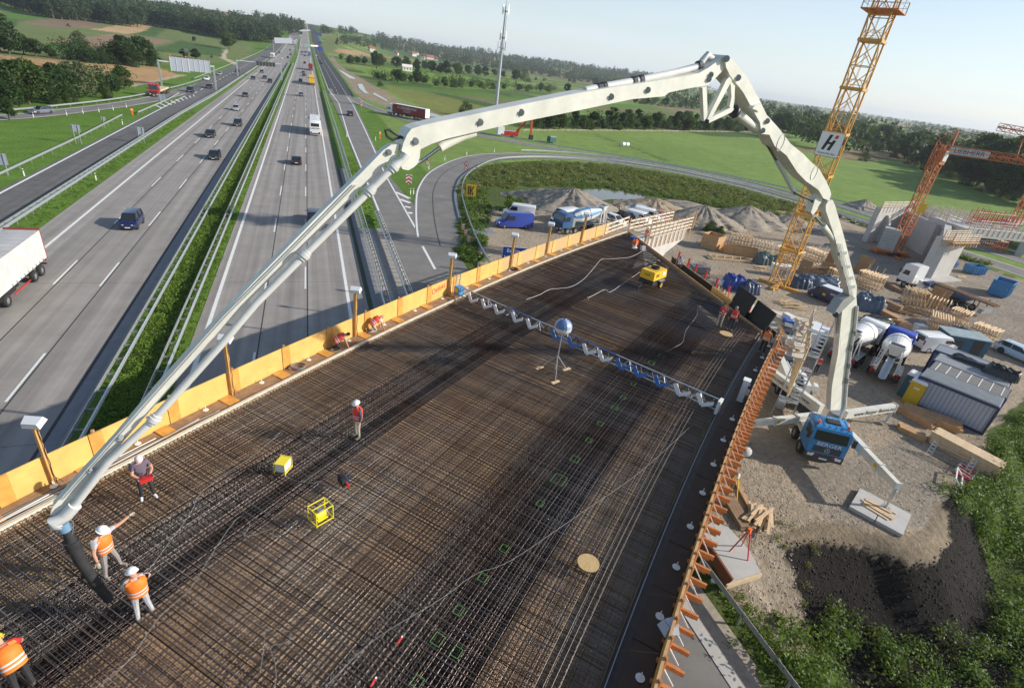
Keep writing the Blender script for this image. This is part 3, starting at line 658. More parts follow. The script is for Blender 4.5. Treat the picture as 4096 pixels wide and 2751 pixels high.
# red trailer with white tractor on the exit
a,b_=H2(1215,1050),H2(1515,1108);d=(a-b_).normalized();rz=math.atan2(d.y,d.x)
t=thing('truck','dark red curtain trailer with white cab and haulier lettering','truck',tuple((a+b_)/2+Vector((-d.y,d.x,0))*-1.2)[:2]+(.08,),rz)
cab(t,2.45,.85,3.6,2.1,PA['white'],7.9);axle(t,6.6,2.5);axle(t,3.2,2.5,dual=True)
semitrailer(t,-8.2,5.4,2.52,1.15,3.9,M_lred,None);MB().box((-8.24,0,2.5),(.06,2.56,2.8)).build('rear_door',PA['white'],t);MB().box((-1.4,0,3.93),(13.6,2.54,.05)).build('roof',PA['white'],t)
for k in range(3): axle(t,-6.3+k*1.32,2.5)
for s,X in ((1,(-1,0,0)),(-1,(1,0,0))):
    put_text('K. OSTASZEWSKI',1.02,M_white,t,(-.6,s*1.275,3.0),X,(0,0,1));put_text('INTERNATIONAL',.38,M_white,t,(-.6,s*1.275,2.25),X,(0,0,1),sx=1.25);put_text('TRANSPORT',.38,M_white,t,(-.6,s*1.275,1.8),X,(0,0,1),sx=1.25)

# ================================================================ BRIDGE DECK UNDER CONSTRUCTION
TH0,KK,P0x,P0y=R(44.6),R(.225),-8.7,15.5;ZD=8.0;WD=17.1
def dk(s,t,z=ZD):
    th=TH0-KK*s
    return Vector((P0x+(math.sin(TH0)-math.sin(th))/KK+math.sin(th)*t,P0y+(math.cos(th)-math.cos(TH0))/KK-math.cos(th)*t,z))
def dkn(s,t,z):
    s=np.asarray(s,float);th=TH0-KK*s
    s,t,z,th=np.broadcast_arrays(s,np.asarray(t,float),np.asarray(z,float),th)
    return np.stack([P0x+(math.sin(TH0)-np.sin(th))/KK+np.sin(th)*t,P0y+(np.cos(th)-math.cos(TH0))/KK-np.cos(th)*t,z],-1)
def dinv(p):
    cx,cy=P0x+math.sin(TH0)/KK,P0y-math.cos(TH0)/KK;dx,dy=p[0]-cx,p[1]-cy
    return (TH0-math.atan2(-dx,dy))/KK,1/KK-math.hypot(dx,dy)
def heading(s): return TH0-KK*s                 # angle of the deck axis from +X
SA,SE0,SE1=-14.0,50.6,35.2
def send(t): return SE0+(SE1-SE0)*np.asarray(t)/WD
BR=thing('bridge_deck','wide bridge deck under construction covered in a mat of reinforcing steel','bridge',dk(0,0))
def bpart(mb,name,m,smooth=False):
    mb.v=[tuple(Vector(v)-BR.location) for v in mb.v];return mb.build(name,m,BR,smooth)
def bn(name,V,F,m): return nobj(name,npmesh(name,V-np.array(BR.location),F,m),BR)
# formwork floor with its two beam troughs
PROF=[(-1.05,7.86),(-.12,7.88),(-.1,7.70),(3.05,7.62),(3.95,6.35),(5.15,6.35),(5.6,7.62),(10.9,7.62),(12.0,6.2),(13.9,6.2),(14.2,7.62),(17.1,7.74),(17.12,7.88),(18.3,7.88),(18.3,7.5),(14.4,7.2),(13.9,5.9),(3.9,5.95),(2.9,7.2),(-1.05,7.5)]
ns=40;V=[]
for i in range(ns+1):
    for t,z in PROF:
        s=SA+(float(send(min(max(t,0),WD)))-SA)*i/ns;V.append(dk(s,t,z))
n=len(PROF);F=[(i*n+j,i*n+(j+1)% n,(i+1)*n+(j+1)% n,(i+1)*n+j) for i in range(ns) for j in range(n)]
M_form=mat('formwork_board',(.48,.32,.17),.65,c2=(.24,.15,.08),scale=1.1,detail=4)
mb=MB();mb.add(V,F);mb.add([V[j] for j in range(n)],[tuple(range(n))]);mb.add([V[ns*n+j] for j in range(n)],[tuple(range(n))]);bpart(mb,'formwork',M_form)
M_shadeboard=mat('shade_toned_board',(.055,.036,.025),.5,var=.3,scale=3)
for a_,b_ in ((3,6),(7,10),(11,13)):                 # dark lining, painting shade into the troughs and along the right walkway
    mb=MB();vv=[]
    for i in range(ns+1): vv+=[Vector(V[i*n+j])+Vector((0,0,.012)) for j in range(a_,b_+1)]
    q_=b_-a_+1;mb.add(vv,[(i*q_+j,i*q_+j+1,(i+1)*q_+j+1,(i+1)*q_+j) for i in range(ns) for j in range(q_-1)]);bpart(mb,'shade_lining',M_shadeboard)
# reinforcement
def barmesh(P,r):                               # P: bars x points x 3, diamond section
    nb,k,_=P.shape;d=np.gradient(P,axis=1) if k>2 else np.repeat((P[:,1:]-P[:,:1]),2,axis=1)
    d /= np.linalg.norm(d,axis=-1,keepdims=True)+1e-9
    up=np.where(np.abs(d[...,2:])>.8,np.array([1.,0,0]),np.array([0,0,1.]))
    a=np.cross(d,up);a /= np.linalg.norm(a,axis=-1,keepdims=True)+1e-9;b=np.cross(a,d)
    V=np.stack([P+a*r,P+b*r,P-a*r,P-b*r],2).reshape(-1,3)
    base=(np.arange(nb)[:,None,None]*k+np.arange(k-1)[None,:,None])*4;j=np.arange(4)[None,None,:];j2=(j+1)% 4
    F=np.stack([base+j,base+j2,base+4+j2,base+4+j],-1).reshape(-1,4)
    return V,F
def bars(name,Ps,r,m):
    V,F,o=[],[],0
    for P in Ps:
        v,f=barmesh(P,r);V.append(v);F.append(f+o);o+=len(v)
    ob=bn(name,np.vstack(V),np.vstack(F),m);ob['kind']='stuff';return ob
M_rebar=mat('reinforcing_steel',(.20,.19,.185),.34,metal=.6,c2=(.125,.06,.032),scale=.16,island=.75,detail=5)
def cross(z,sp,jit,t0=.08,t1=17.0,ph=0.):
    s=np.arange(SA+ph,SE0-.2,sp);s=s+rng.normal(0,jit,len(s))
    tm=np.minimum(t1,(SE0-s)/(SE0-SE1)*WD-.1);k=tm>t0+.3;s,tm=s[k],tm[k]
    e=rng.normal(0,jit*1.2,len(s));zz=z+rng.normal(0,.006,len(s))
    tt=np.linspace(0,1,5)[None,:]
    return dkn((s[:,None]+e[:,None]*tt),t0+(tm-t0)[:,None]*tt,zz[:,None]+0*tt)
def longi(z,sp,jit,t0=.1,t1=17.0,ph=0.,n=34):
    t=np.arange(t0+ph,t1,sp);t=t+rng.normal(0,jit,len(t));u=np.linspace(0,1,n)[None,:]
    se=send(np.clip(t,0,WD))-.1
    return dkn(SA+(se-SA)[:,None]*u,t[:,None]+rng.normal(0,jit*.5,(len(t),n)),z+rng.normal(0,.004,(len(t),1))+0*u)
bars('rebar_top_mat',[cross(8.0,.17,.016)],.0135,M_rebar)
bars('rebar_lower_mat',[cross(7.80,.17,.02,ph=.09),longi(7.775,.15,.012,ph=.06),cross(7.70,.2,.02,ph=.03)],.011,M_rebar)
bars('rebar_long_bars',[longi(7.972,.15,.014)],.0105,M_rebar)
# extra dense cross bars on the left half, hooks along the edge
bars('rebar_extra',[cross(8.028,.6,.04,.1,3.2,.04),cross(8.028,.8,.06,6,10.5,.1)],.0125,M_rebar)
def verts(t0,t1,nt,zb,zt,sp):
    s=np.arange(SA,36,sp);t=np.linspace(t0,t1,nt);Sx,Tx=np.meshgrid(s,t,indexing='ij');Sx=Sx.ravel()+rng.normal(0,.012,Sx.size);Tx=Tx.ravel()+rng.normal(0,.02,Tx.size)
    zbv=zb(Tx);return np.stack([dkn(Sx,Tx,zbv),dkn(Sx,Tx,zt+0*Sx)],1)
def zb1(t): return np.interp(t,[p[0] for p in PROF[2:12]],[p[1] for p in PROF[2:12]])+.05
bars('stirrups',[verts(3.15,4.3,6,zb1,7.97,.13),verts(11.0,12.4,6,zb1,7.97,.13)],.009,M_rebar)
low=[]
for a,b_,z in ((4.0,5.1,6.45),(12.1,13.8,6.3),(3.5,4.2,7.2),(11.4,12.3,7.1)): low.append(longi(z,.22,.02,a,b_))
bars('rebar_trough',low,.014,M_rebar)
hooks=[]
s=np.arange(SA,SE0-.5,.15)
hooks=np.stack([dkn(s,.06,7.72),dkn(s,.05,7.98),dkn(s+.01,.10,8.02)],1);hooks2=np.stack([dkn(s[s<35],17.03,7.76),dkn(s[s<35],17.05,7.98),dkn(s[s<35],16.98,8.02)],1)
bars('edge_hooks',[hooks,hooks2],.010,M_rebar)
M_bright=mat('bright_rebar',(.24,.21,.18),.4,metal=.6)
bars('bright_bars',[longi(8.035,.19,.004,15.62,16.2,n=40)],.010,M_bright)
M_green=mat('green_spray',(.13,.34,.09),.6)
for x,y,w,T in ((1110,365,.3,T33),(1015,495,.3,T33),(940,585,.35,T33),(810,730,.3,T33),(705,885,.3,T33),(580,1055,.4,T33),(440,1245,.6,T33),(262,1460,.3,T33),(2270,305,.3,T42),(2075,570,.3,T42),(1855,868,.3,T42),(1665,1135,.35,T42),(1835,1250,.3,T42),(1480,1520,.3,T42),(1365,115,.4,T33),(1275,178,.4,T33)):
    s,t=dinv(T(x,y,ZD));g=MB()
    for a,b_,c,d in ((0,0,w,0),(w,0,w,w*.8),(w,w*.8,0,w*.8),(0,w*.8,0,0)): g.bar(dk(s+a-w/2,t+b_-w/2,8.03),dk(s+c-w/2,t+d-w/2,8.03),.011)
    bpart(g,'paint_mark',M_green)
# white edge strip, plank walkway, plywood parapet on the left
def run(t,z,w,hh,s0,s1,name,m,n=24):
    mb=MB();rs=[]
    for i in range(n+1):
        s=s0+(s1-s0)*i/n;rs.append([dk(s,t-w/2,z),dk(s,t+w/2,z),dk(s,t+w/2,z+hh),dk(s,t-w/2,z+hh)])
    mb.rings(rs);return bpart(mb,name,m)
M_cream=mat('cream_edge_strip',(.66,.60,.48),.6,var=.15,scale=3)
run(-.02,7.90,.13,.16,SA,50.4,'edge_strip',M_cream)
M_plank=mat('walkway_plank',(.34,.22,.13),.8,c2=(.20,.12,.065),scale=2.5,island=.3)
s=SA;k=0
while s<47.5:
    ln=2.68
    for j,(t0,t1) in enumerate(((-.95,-.66),(-.65,-.38),(-.37,-.12))):
        mb=MB();z=7.90+.008*((k+j)% 3);a,b_=s+.02,s+ln-.02
        mb.hexa([dk(a,t0,z),dk(b_,t0,z),dk(b_,t1,z),dk(a,t1,z),dk(a,t0,z+.035),dk(b_,t0,z+.035),dk(b_,t1,z+.035),dk(a,t1,z+.035)]);bpart(mb,'plank',M_plank)
    if k % 1==0:
        mb=MB();z=7.955;mb.hexa([dk(s-.25,-.95,z),dk(s+.25,-.95,z),dk(s+.25,-.3,z),dk(s-.25,-.3,z),dk(s-.25,-.95,z+.02),dk(s+.25,-.95,z+.02),dk(s+.25,-.3,z+.02),dk(s-.25,-.3,z+.02)]);bpart(mb,'joint_board',M_plyd)
    s+=ln;k+=1
s=-13.6;k=0
while s<46.5:
    ln=2.68;osb=s>28.5
    for a,b_,m,dt,nm in ((s+.01,s+ln-.01,M_osb if osb else M_ply,0,'parapet_panel'),(s+.0,s+(.42 if not osb else .5),M_plyd if not osb else M_ply,.035,'cover_strip')):
        mb=MB();t=-1.0+dt;z0,z1=7.9,9.03+(.0 if dt==0 else .006)
        mb.hexa([dk(a,t-.035,z0),dk(b_,t-.035,z0),dk(b_,t,z0),dk(a,t,z0),dk(a,t-.035,z1),dk(b_,t-.035,z1),dk(b_,t,z1),dk(a,t,z1)]);bpart(mb,nm,m)
    mb=MB();mb.bar(dk(s+.2,-1.09,7.6),dk(s+.2,-1.09,9.1),.09);bpart(mb,'parapet_post',M_timber)
    mb=MB();mb.cyl(dk(s+1.3,-.75,7.945),dk(s+1.3,-.75,7.965),.11,n=14);mb.cyl(dk(s+1.3,-.75,7.96),dk(s+1.3,-.75,8.16),.018,n=6);bpart(mb,'anchor_plate',M_white)
    s+=ln;k+=1
put_text('Defekt',.5,mat('red_spray',(.55,.05,.04),.6),BR,dk(22.4,-.99,8.62)-BR.location,(math.cos(heading(22.4)),math.sin(heading(22.4)),.12),(0,0,1),name='graffiti')
# right parapet: boards, wall, anchor plates and timber brackets outside
M_dplank=mat('shade_toned_walkway_board',(.075,.04,.022),.7,c2=(.05,.03,.02),scale=1.8)  # dark boards, colour deepened further for the shade behind the right parapet
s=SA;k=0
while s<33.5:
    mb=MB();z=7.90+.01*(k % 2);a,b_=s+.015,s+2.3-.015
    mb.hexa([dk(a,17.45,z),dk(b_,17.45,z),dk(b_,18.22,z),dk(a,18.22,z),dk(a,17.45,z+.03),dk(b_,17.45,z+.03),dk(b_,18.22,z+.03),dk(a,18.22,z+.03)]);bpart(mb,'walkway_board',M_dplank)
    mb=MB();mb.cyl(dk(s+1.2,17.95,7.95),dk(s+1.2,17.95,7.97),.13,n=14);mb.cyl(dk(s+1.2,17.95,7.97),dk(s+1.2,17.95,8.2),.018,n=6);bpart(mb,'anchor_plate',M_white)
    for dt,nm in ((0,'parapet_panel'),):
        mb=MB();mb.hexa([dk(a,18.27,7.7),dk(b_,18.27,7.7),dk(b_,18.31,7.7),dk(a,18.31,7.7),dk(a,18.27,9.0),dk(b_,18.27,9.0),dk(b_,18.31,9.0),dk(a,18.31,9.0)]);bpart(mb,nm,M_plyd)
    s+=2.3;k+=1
run(17.2,7.9,.03,.10,SA,34.2,'edge_rail',M_galvd)
M_otim=mat('orange_formwork_timber',(.44,.175,.055),.65,var=.2,scale=4,island=.15)
s=-8.0
while s<34:
    for ds,z in ((0,7.95),(.36,7.55)):
        mb=MB();mb.bar(dk(s+ds,18.2,z),dk(s+ds,18.98 if ds==0 else 18.9,z),.08,.17);bpart(mb,'bracket_beam',M_otim)
    mb=MB();mb.bar(dk(s+.18,18.32,8.55),dk(s+.36,18.8,7.75),.035);mb.bar(dk(s+.18,18.32,8.95),dk(s+.18,18.34,7.5),.05);bpart(mb,'bracket_strut',M_white)
    mb=MB();mb.bar(dk(s,18.36,7.6),dk(s,18.36,9.12),.09,.07);bpart(mb,'parapet_post',M_otim)
    s+=.72
run(18.30,9.0,.08,.05,SA,33.6,'top_rail',M_timber)
# end formwork along the skew: edge board, black channel, red posts
e0,e1=dk(SE0,0),dk(SE1,WD);ed=(e1-e0).normalized();en=Vector((-ed.y,ed.x,0))
if en.x<0: en=-en
def E_(u,w,z): return Vector((e0.x,e0.y,0))+ed*u+en*w+Vector((0,0,z))
EL=(e1-e0).length
mb=MB();mb.hexa([E_(0,.02,7.6),E_(EL,.02,7.6),E_(EL,.08,7.6),E_(0,.08,7.6),E_(0,.02,8.1),E_(EL,.02,8.1),E_(EL,.08,8.1),E_(0,.08,8.1)]);bpart(mb,'end_board',M_timber)
M_bitshade=mat('bitumen_shade_black',(.018,.016,.015),.7)
mb=MB();mb.hexa([E_(7.5,.1,6.6),E_(EL,.1,6.6),E_(EL,1.2,6.6),E_(7.5,1.2,6.6),E_(7.5,.1,6.7),E_(EL,.1,6.7),E_(EL,1.2,6.7),E_(7.5,1.2,6.7)]);mb.hexa([E_(7.5,1.2,6.6),E_(EL,1.2,6.6),E_(EL,1.28,6.6),E_(7.5,1.28,6.6),E_(7.5,1.2,8.0),E_(EL,1.2,8.0),E_(EL,1.28,8.0),E_(7.5,1.28,8.0)]);bpart(mb,'end_channel',M_bitshade)
mb=MB();mb.bar(E_(7.5,1.24,8.03),E_(EL,1.24,8.03),.12,.05);bpart(mb,'channel_rim',M_plank)
for u in (8.2,10.0,11.3,12.9,14.6,16.3,17.8,19.2):
    mb=MB();mb.bar(E_(u,1.42,7.0),E_(u,1.42,8.75),.16,.10);bpart(mb,'red_post',M_red)
for u in (15.7,16.1,16.5,16.9,17.3,17.7): mb=MB();mb.bar(E_(u,.9,7.8),E_(u,.9,8.5),.08);bpart(mb,'timber_stake',M_timberL)
mb=MB();mb.hexa([E_(15.3,.6,7.7),E_(18.1,.6,7.7),E_(18.1,.65,7.7),E_(15.3,.65,7.7),E_(15.3,.6,8.3),E_(18.1,.6,8.3),E_(18.1,.65,8.3),E_(15.3,.65,8.3)]);bpart(mb,'timber_box',M_ply)
for a,b_,hh in ((18.0,20.3,1.5),(20.3,22.6,1.35)):
    mb=MB();mb.hexa([E_(a,.5,7.7),E_(b_,.15,7.7),E_(b_,.22,7.7),E_(a,.57,7.7),E_(a,.9,8+hh),E_(b_,.7,8+hh),E_(b_,.77,8+hh),E_(a,.97,8+hh)]);bpart(mb,'shutter_panel',M_bitshade)  # formwork panel backs coloured black to stand for their shade
# abutment under the far end
mb=MB();mb.hexa([E_(-1,-1.5,0),E_(EL+1.5,-1.5,0),E_(EL+1.5,.05,0),E_(-1,.05,0),E_(-1,-1.5,6.25),E_(EL+1.5,-1.5,6.25),E_(EL+1.5,.05,6.25),E_(-1,.05,6.25)]);M_cw=mat('fresh_concrete',(.46,.45,.43),.85,var=.12,scale=.8);bpart(mb,'abutment',M_cw)
# ---- lamp posts on the parapet
M_lh=mat('lamp_housing',(.62,.64,.66),.35)
def lamp(s,hgt,lean,label,rz):
    o=dk(s,-.93,7.93);t=thing('floodlight_post',label,'floodlight',o,0,'floodlights on wooden posts along the parapet')
    mb=MB();mb.bar((0,0,0),(lean,0,hgt),.17,.10,up=(1,1,0));mb.build('post',mat('lamp_post_timber',(.66,.36,.12),.65,var=.2,scale=3),t)
    c=MB();pts=[(lean*k/10+.10+.02*math.sin(k*2),-.07,hgt*k/10) for k in range(11)]+[];c.tube(pts[::-1]+[(.15,-.1,.3),(.3,-.1,.1)],.012,5);c.build('cable',M_black,t)
    M=Matrix.Rotation(rz,3,'Z')@ Matrix.Rotation(R(18),3,'X');hd=MB();hd.hexa([M @ Vector(p)+Vector((lean,0,hgt+.10)) for p in ((-.26,-.17,-.1),(.26,-.17,-.1),(.3,.2,-.06),(-.3,.2,-.06),(-.22,-.14,.1),(.22,-.14,.1),(.26,.16,.13),(-.26,.16,.13))]);hd.build('lamp_head',M_lh,t)
    gl=MB();gl.add([M @ Vector(p)+Vector((lean,0,hgt+.10)) for p in ((-.24,-.18,-.07),(.24,-.18,-.07),(.20,-.155,.08),(-.20,-.155,.08))],[(0,1,2,3)]);gl.build('lamp_glass',M_white,t)
LS=[(1.2,2.35,0.0),(7.8,2.6,.0),(15.1,2.6,.05),(23.4,2.6,.05),(30.9,2.6,.05),(36.3,2.6,.05),(42.4,2.6,.1)]
for k,(s,hh,le) in enumerate(LS):
    lamp(s,hh,le,['floodlight on a wooden post at the left edge of the photo, nearest on the parapet','floodlight post mostly hidden behind the pump boom','floodlight on a wooden post behind the two crouching workers','floodlight on a wooden post beside the red graffiti','floodlight on a wooden post with a coil of cable left of the blue sign','floodlight on a wooden post in front of the blue mixer cab','floodlight on a wooden post in front of the striped mixer drum, farthest on the parapet'][k],heading(s)+R(-60))
# ---- loose equipment on the deck
def flex(pts,r,m,name,label,cat,z=8.045,group=None,T=None):
    P=smooth([T(x,y,ZD) for x,y in pts],6);mb=MB();o=P[0]
    mb.tube([(p[0]-o[0],p[1]-o[1],z-8+.006*math.sin(i*1.7)) for i,p in enumerate(P)],r,5);ob=mb.build(name,m,None,True,(o[0],o[1],8));tag(ob,label,cat,group);return ob
M_cable=mat('cable_grey',(.20,.20,.20),.5);M_hose=mat('hose_white',(.62,.60,.55),.5)
Tf=lambda x,y,z=0: at(x,y,z)
flex([(2566,1008),(2520,1030),(2440,1038),(2405,1040),(2370,1080),(2330,1122),(2280,1150),(2200,1160),(2160,1180),(2105,1200)],.013,M_hose,'air_hose','white air hose snaking from the deck corner across the far steel mat','hose',T=Tf)
flex([(2560,1090),(2500,1130),(2440,1170),(2420,1160),(2360,1190),(2350,1190),(2355,1200)],.013,M_hose,'air_hose','short white air hose ending in a hook left of the yellow compressor','hose',T=Tf)
flex([(2790,1225),(2788,1260),(2760,1300),(2740,1330),(2730,1370),(2700,1390),(2660,1410)],.012,M_cable,'cable','grey cable lying left of the two workers in red vests','cable',T=Tf)
flex([(1300,2751),(1500,2560),(1760,2400),(1900,2300),(2050,2240),(2330,2050),(2520,1920),(2640,1820),(2780,1690)],   .0085,M_cable,'cable','long grey cable running diagonally over the dark trough to the right edge','cable',T=Tf)
flex([(560,2330),(620,2250),(760,2060),(800,1980),(900,1900),(1020,1820),(1160,1700)],   .0085,M_cable,'cable','grey cable stretching from the pointing worker towards the parapet','cable',T=Tf)
flex([(400,2751),(520,2640),(640,2470),(760,2360),(830,2250),(900,2140),(960,2070),(1000,2100),(980,2150),(1090,2120),(1090,2150),(1150,2130),(1180,2090),(1250,2060)],   .0085,M_cable,'cable','grey looping cable between the two workers and the yellow frame','cable',T=Tf)
flex([(1040,2700),(1060,2560),(1055,2540),(1085,2520),(1160,2530),(1150,2570),(1085,2590),(1100,2650),(1105,2720),(1095,2750)],   .0085,M_cable,'cable','thin grey cable in a narrow loop at the bottom of the photo','cable',T=Tf)
flex([(1145,1905),(1170,1920),(1200,1930),(1215,1925),(1240,1935),(1290,1925),(1335,1905)],   .0085,M_cable,'cable','short cable from the yellow generator to the black power box','cable',T=Tf)
flex([(1400,1895),(1395,1860),(1440,1850),(1490,1855),(1497,1810),(1460,1770),(1440,1760)],   .0085,M_cable,'cable','cable looping from the black power box to the standing worker','cable',T=Tf)
# hoses along the parapet walkway
for k in range(5):
    mb=MB();mb.tube([dk(s,-.55+.08*k+.06*math.sin(s*.7+k*2),7.975+.012*k) for s in np.arange(-5+k*.3,3.5+k*.9,.5)],.022,5);tag(mb.build('hose',M_hose if k % 2 else M_cable),['white pipe in the bundle on the walkway below the pump boom','grey cable in the bundle on the walkway below the pump boom','white pipe nearest the cream edge strip in the walkway bundle','grey cable crossing the walkway bundle','white pipe on top of the walkway bundle'][k],'hose','hoses on the walkway')
def coil(p,r,m,label,n=4,tilt=0,g=None):
    mb=MB();mb.tube([(r*math.cos(a)*(1+.06*math.sin(a*2.3)),r*math.sin(a)*.9,.03+.02*a/6) for a in np.arange(0,6.28*n,.4)],.018,5);ob=mb.build('cable_coil',m,None,True,p);tag(ob,label,'cable',g)
coil(dk(11.0,-.55,7.96),.32,M_cable,'grey coil of cable on the walkway left of the crouching workers',5);coil(dk(31,-.6,7.96),.3,M_black,'black coil of cable on the walkway below the fifth floodlight');coil(T23(1260,822,8.03),.5,M_cable,'grey hose coil on the steel mat near the far corner',3)
# OSB discs
for p,r_,lb in ((T43(398,245,8.06),.36,'round chipboard disc lying near the right edge of the steel mat'),(T23(1952,1475,8.06),.42,'round chipboard disc on the steel mat below the two workers in red vests')):
    mb=MB();mb.cyl((0,0,0),(0,0,.025),r_,n=36);tag(mb.build('chipboard_disc',M_osb,None,False,p),lb,'disc')
# yellow compressor trailer
p=T23(1262,1035,ZD);rz=heading(38)-R(8)
t=thing('air_compressor','yellow trailer compressor with black base and hose coil on top','compressor',p,rz)
MB().hexa([(-1.0,-.62,.75),(1.0,-.62,.75),(1.0,.62,.75),(-1.0,.62,.75),(-.95,-.57,1.4),(.95,-.57,1.4),(.95,.57,1.4),(-.95,.57,1.4)]).build('hood',M_yel,t)
MB().box((0,0,.55),(1.9,1.2,.4)).build('base',M_trim,t);MB().bar((-1,0,.45),(-2.0,0,.3),.1).build('drawbar',M_darkst,t);MB().box((-2.0,0,.17),(.1,.1,.3)).build('jockey_leg',M_darkst,t)
for s_ in (-1,1): wheel(t,.15,s_*.72,.3,.18,rim=M_yel);MB().box((.15,s_*.72,.66),(.75,.22,.05)).build('mudguard',M_galvd,t)
mb=MB();mb.tube([(.05+.38*math.cos(a)*(1-.01*a),.32*math.sin(a),1.43+.006*a) for a in np.arange(0,25,.4)],.03,6);mb.build('hose_coil',M_black,t,True)
for k in range(3): MB().box((-.45+.0,-.61+.012*0,1.02+k*.08),(.4,.05,.03)).build('vent_slot',M_trim,t)
MB().box((.55,-.605,1.1),(.5,.03,.25)).build('label_plate',M_white,t);put_text('ALUP',.2,M_trim,t,(-1.0,0,1.1),(0,-1,0),(.05,0,1))
# frequency converter in a yellow frame, with white box
p=T32(250,1150,8.03);t=thing('generator','yellow and white generator box in a tubular frame on the steel mat','generator',p,heading(7)+R(20));t.scale=(.72,)*3
MB().box((0,0,.38),(.62,.5,.44)).build('housing',M_white,t);MB().box((0,0,.62),(.64,.52,.05)).build('lid',mat('yellow_plastic',(.85,.68,.05),.4),t);MB().box((.32,.05,.36),(.02,.3,.22)).build('control_panel',M_trim,t)
for x in (-.34,.34):
    fr=MB();fr.tube([(x,-.28,0),(x,-.28,.66),(x,.28,.66),(x,.28,0)],.025,6);fr.build('frame_hoop',MATS['yellow_plastic'],t,True)
for y in (-.28,.28): MB().bar((-.34,y,.1),(.34,y,.1),.045).build('frame_rail',MATS['yellow_plastic'],t)
p=T32(592,1590,8.03);t=thing('power_unit','open yellow tubular frame holding a small motor on the steel mat','generator',p,heading(7)-R(12));t.scale=(.72,)*3
my=mat('frame_yellow',(.82,.70,.03),.4)
for x in (-.42,.42):
    for y in (-.34,.34): MB().cyl((x,y,0),(x,y,.78),.026,n=8).build('frame_post',my,t)
for z in (.05,.78):
    for a,b_ in (((-.42,-.34),(.42,-.34)),((.42,-.34),(.42,.34)),((.42,.34),(-.42,.34)),((-.42,.34),(-.42,-.34))): MB().cyl((*a,z),(*b_,z),.024,n=8).build('frame_rail',my,t)
MB().cyl((-.42,0,.78),(.42,0,.78),.022,n=8).build('frame_rail',my,t);MB().cyl((-.25,0,.3),(.2,0,.3),.17,n=16).build('motor',my,t,True);MB().cyl((.2,0,.3),(.3,0,.3),.12,n=14).build('motor_cap',M_galvd,t,True);MB().box((-.02,0,.52),(.22,.2,.14)).build('terminal_box',M_galv,t);MB().box((0,0,.1),(.5,.4,.06)).build('mounting',my,t)
# black power box
p=T32(800,1262,8.03);t=thing('power_box','black power distribution box with red plugs and blue sockets','power box',p,heading(8)+R(70))
MB().hexa([(-.2,-.14,0),(.2,-.14,0),(.2,.14,0),(-.2,.14,0),(-.2,-.06,.3),(.2,-.06,.3),(.2,.14,.3),(-.2,.14,.3)]).build('case',M_trim,t);MB().cyl((-.16,.02,.36),(.16,.02,.36),.02,n=8).build('handle',M_trim,t)
for k in range(4): MB().box((-.13+k*.085,-.125,.12),(.05,.06,.06)).build('socket',M_blue,t)
for s_ in (-1,1): MB().cyl((s_*.2,0,.15),(s_*.38,.0,.12),.05,n=10).build('plug',M_red,t)
for x,y,k in ((1600-0,2560,0),(1495,2726,1)):
    mb=MB();mb.cyl((-.10,0,.04),(.06,0,.04),.03,n=8);mb.k=1;mb.cyl((.06,0,.04),(.11,0,.04),.025,n=8);mb.k=0;mb.cyl((-.15,0,.04),(-.10,0,.04),.022,n=8)
    tag(mb.build('plug_connector',[M_red,M_white],None,False,at(x,y,8.03),R(50)),['red cable connector on the steel mat, upper of the pair at the bottom','red cable connector at the bottom edge of the photo'][k],'connector')
# balloon light on tripod
a=T33(385,318,8.03);hub=a+Vector((.25,.55,0));t=thing('balloon_light','blue and white balloon light on a tripod in the middle of the deck','balloon light',(hub.x,hub.y,8.03))
MB().cyl((0,0,.25),(0,0,2.35),.032,n=8).build('mast',M_galv,t)
for ang in (R(250),R(20),R(135)):
    d=Vector((math.cos(ang),math.sin(ang),0));MB().bar((0,0,1.05),d*.85+Vector((0,0,.03)),.04).build('leg',M_galv,t);MB().box(tuple(d*.88),(.5,.16,.04),Matrix.Rotation(R(20),3,'Z')).build('foot_board',M_timberL,t)
b=MB();rs=[]
for i in range(9):
    u=-math.pi/2+math.pi*i/8;rs.append([(max(.02,.46*math.cos(u))*math.cos(2*math.pi*j/16),max(.02,.46*math.cos(u))*math.sin(2*math.pi*j/16),.42*math.sin(u)) for j in range(16)])
for i in range(8):
    for j in range(16):
        b.k=1 if i<4 else (0 if (j//2)% 3 else 2);q=(j+1)% 16;b.add([rs[i][j],rs[i][q],rs[i+1][q],rs[i+1][j]],[(0,1,2,3)])
b.build('balloon',[mat('balloon_blue',(.10,.17,.36),.35),mat('balloon_cream',(.72,.70,.64),.4),mat('balloon_pale',(.36,.42,.52),.35)],t,True,(0,0,2.72));MB().cyl((0,0,3.1),(0,0,3.28),.03,n=8).build('cap',M_trim,t)
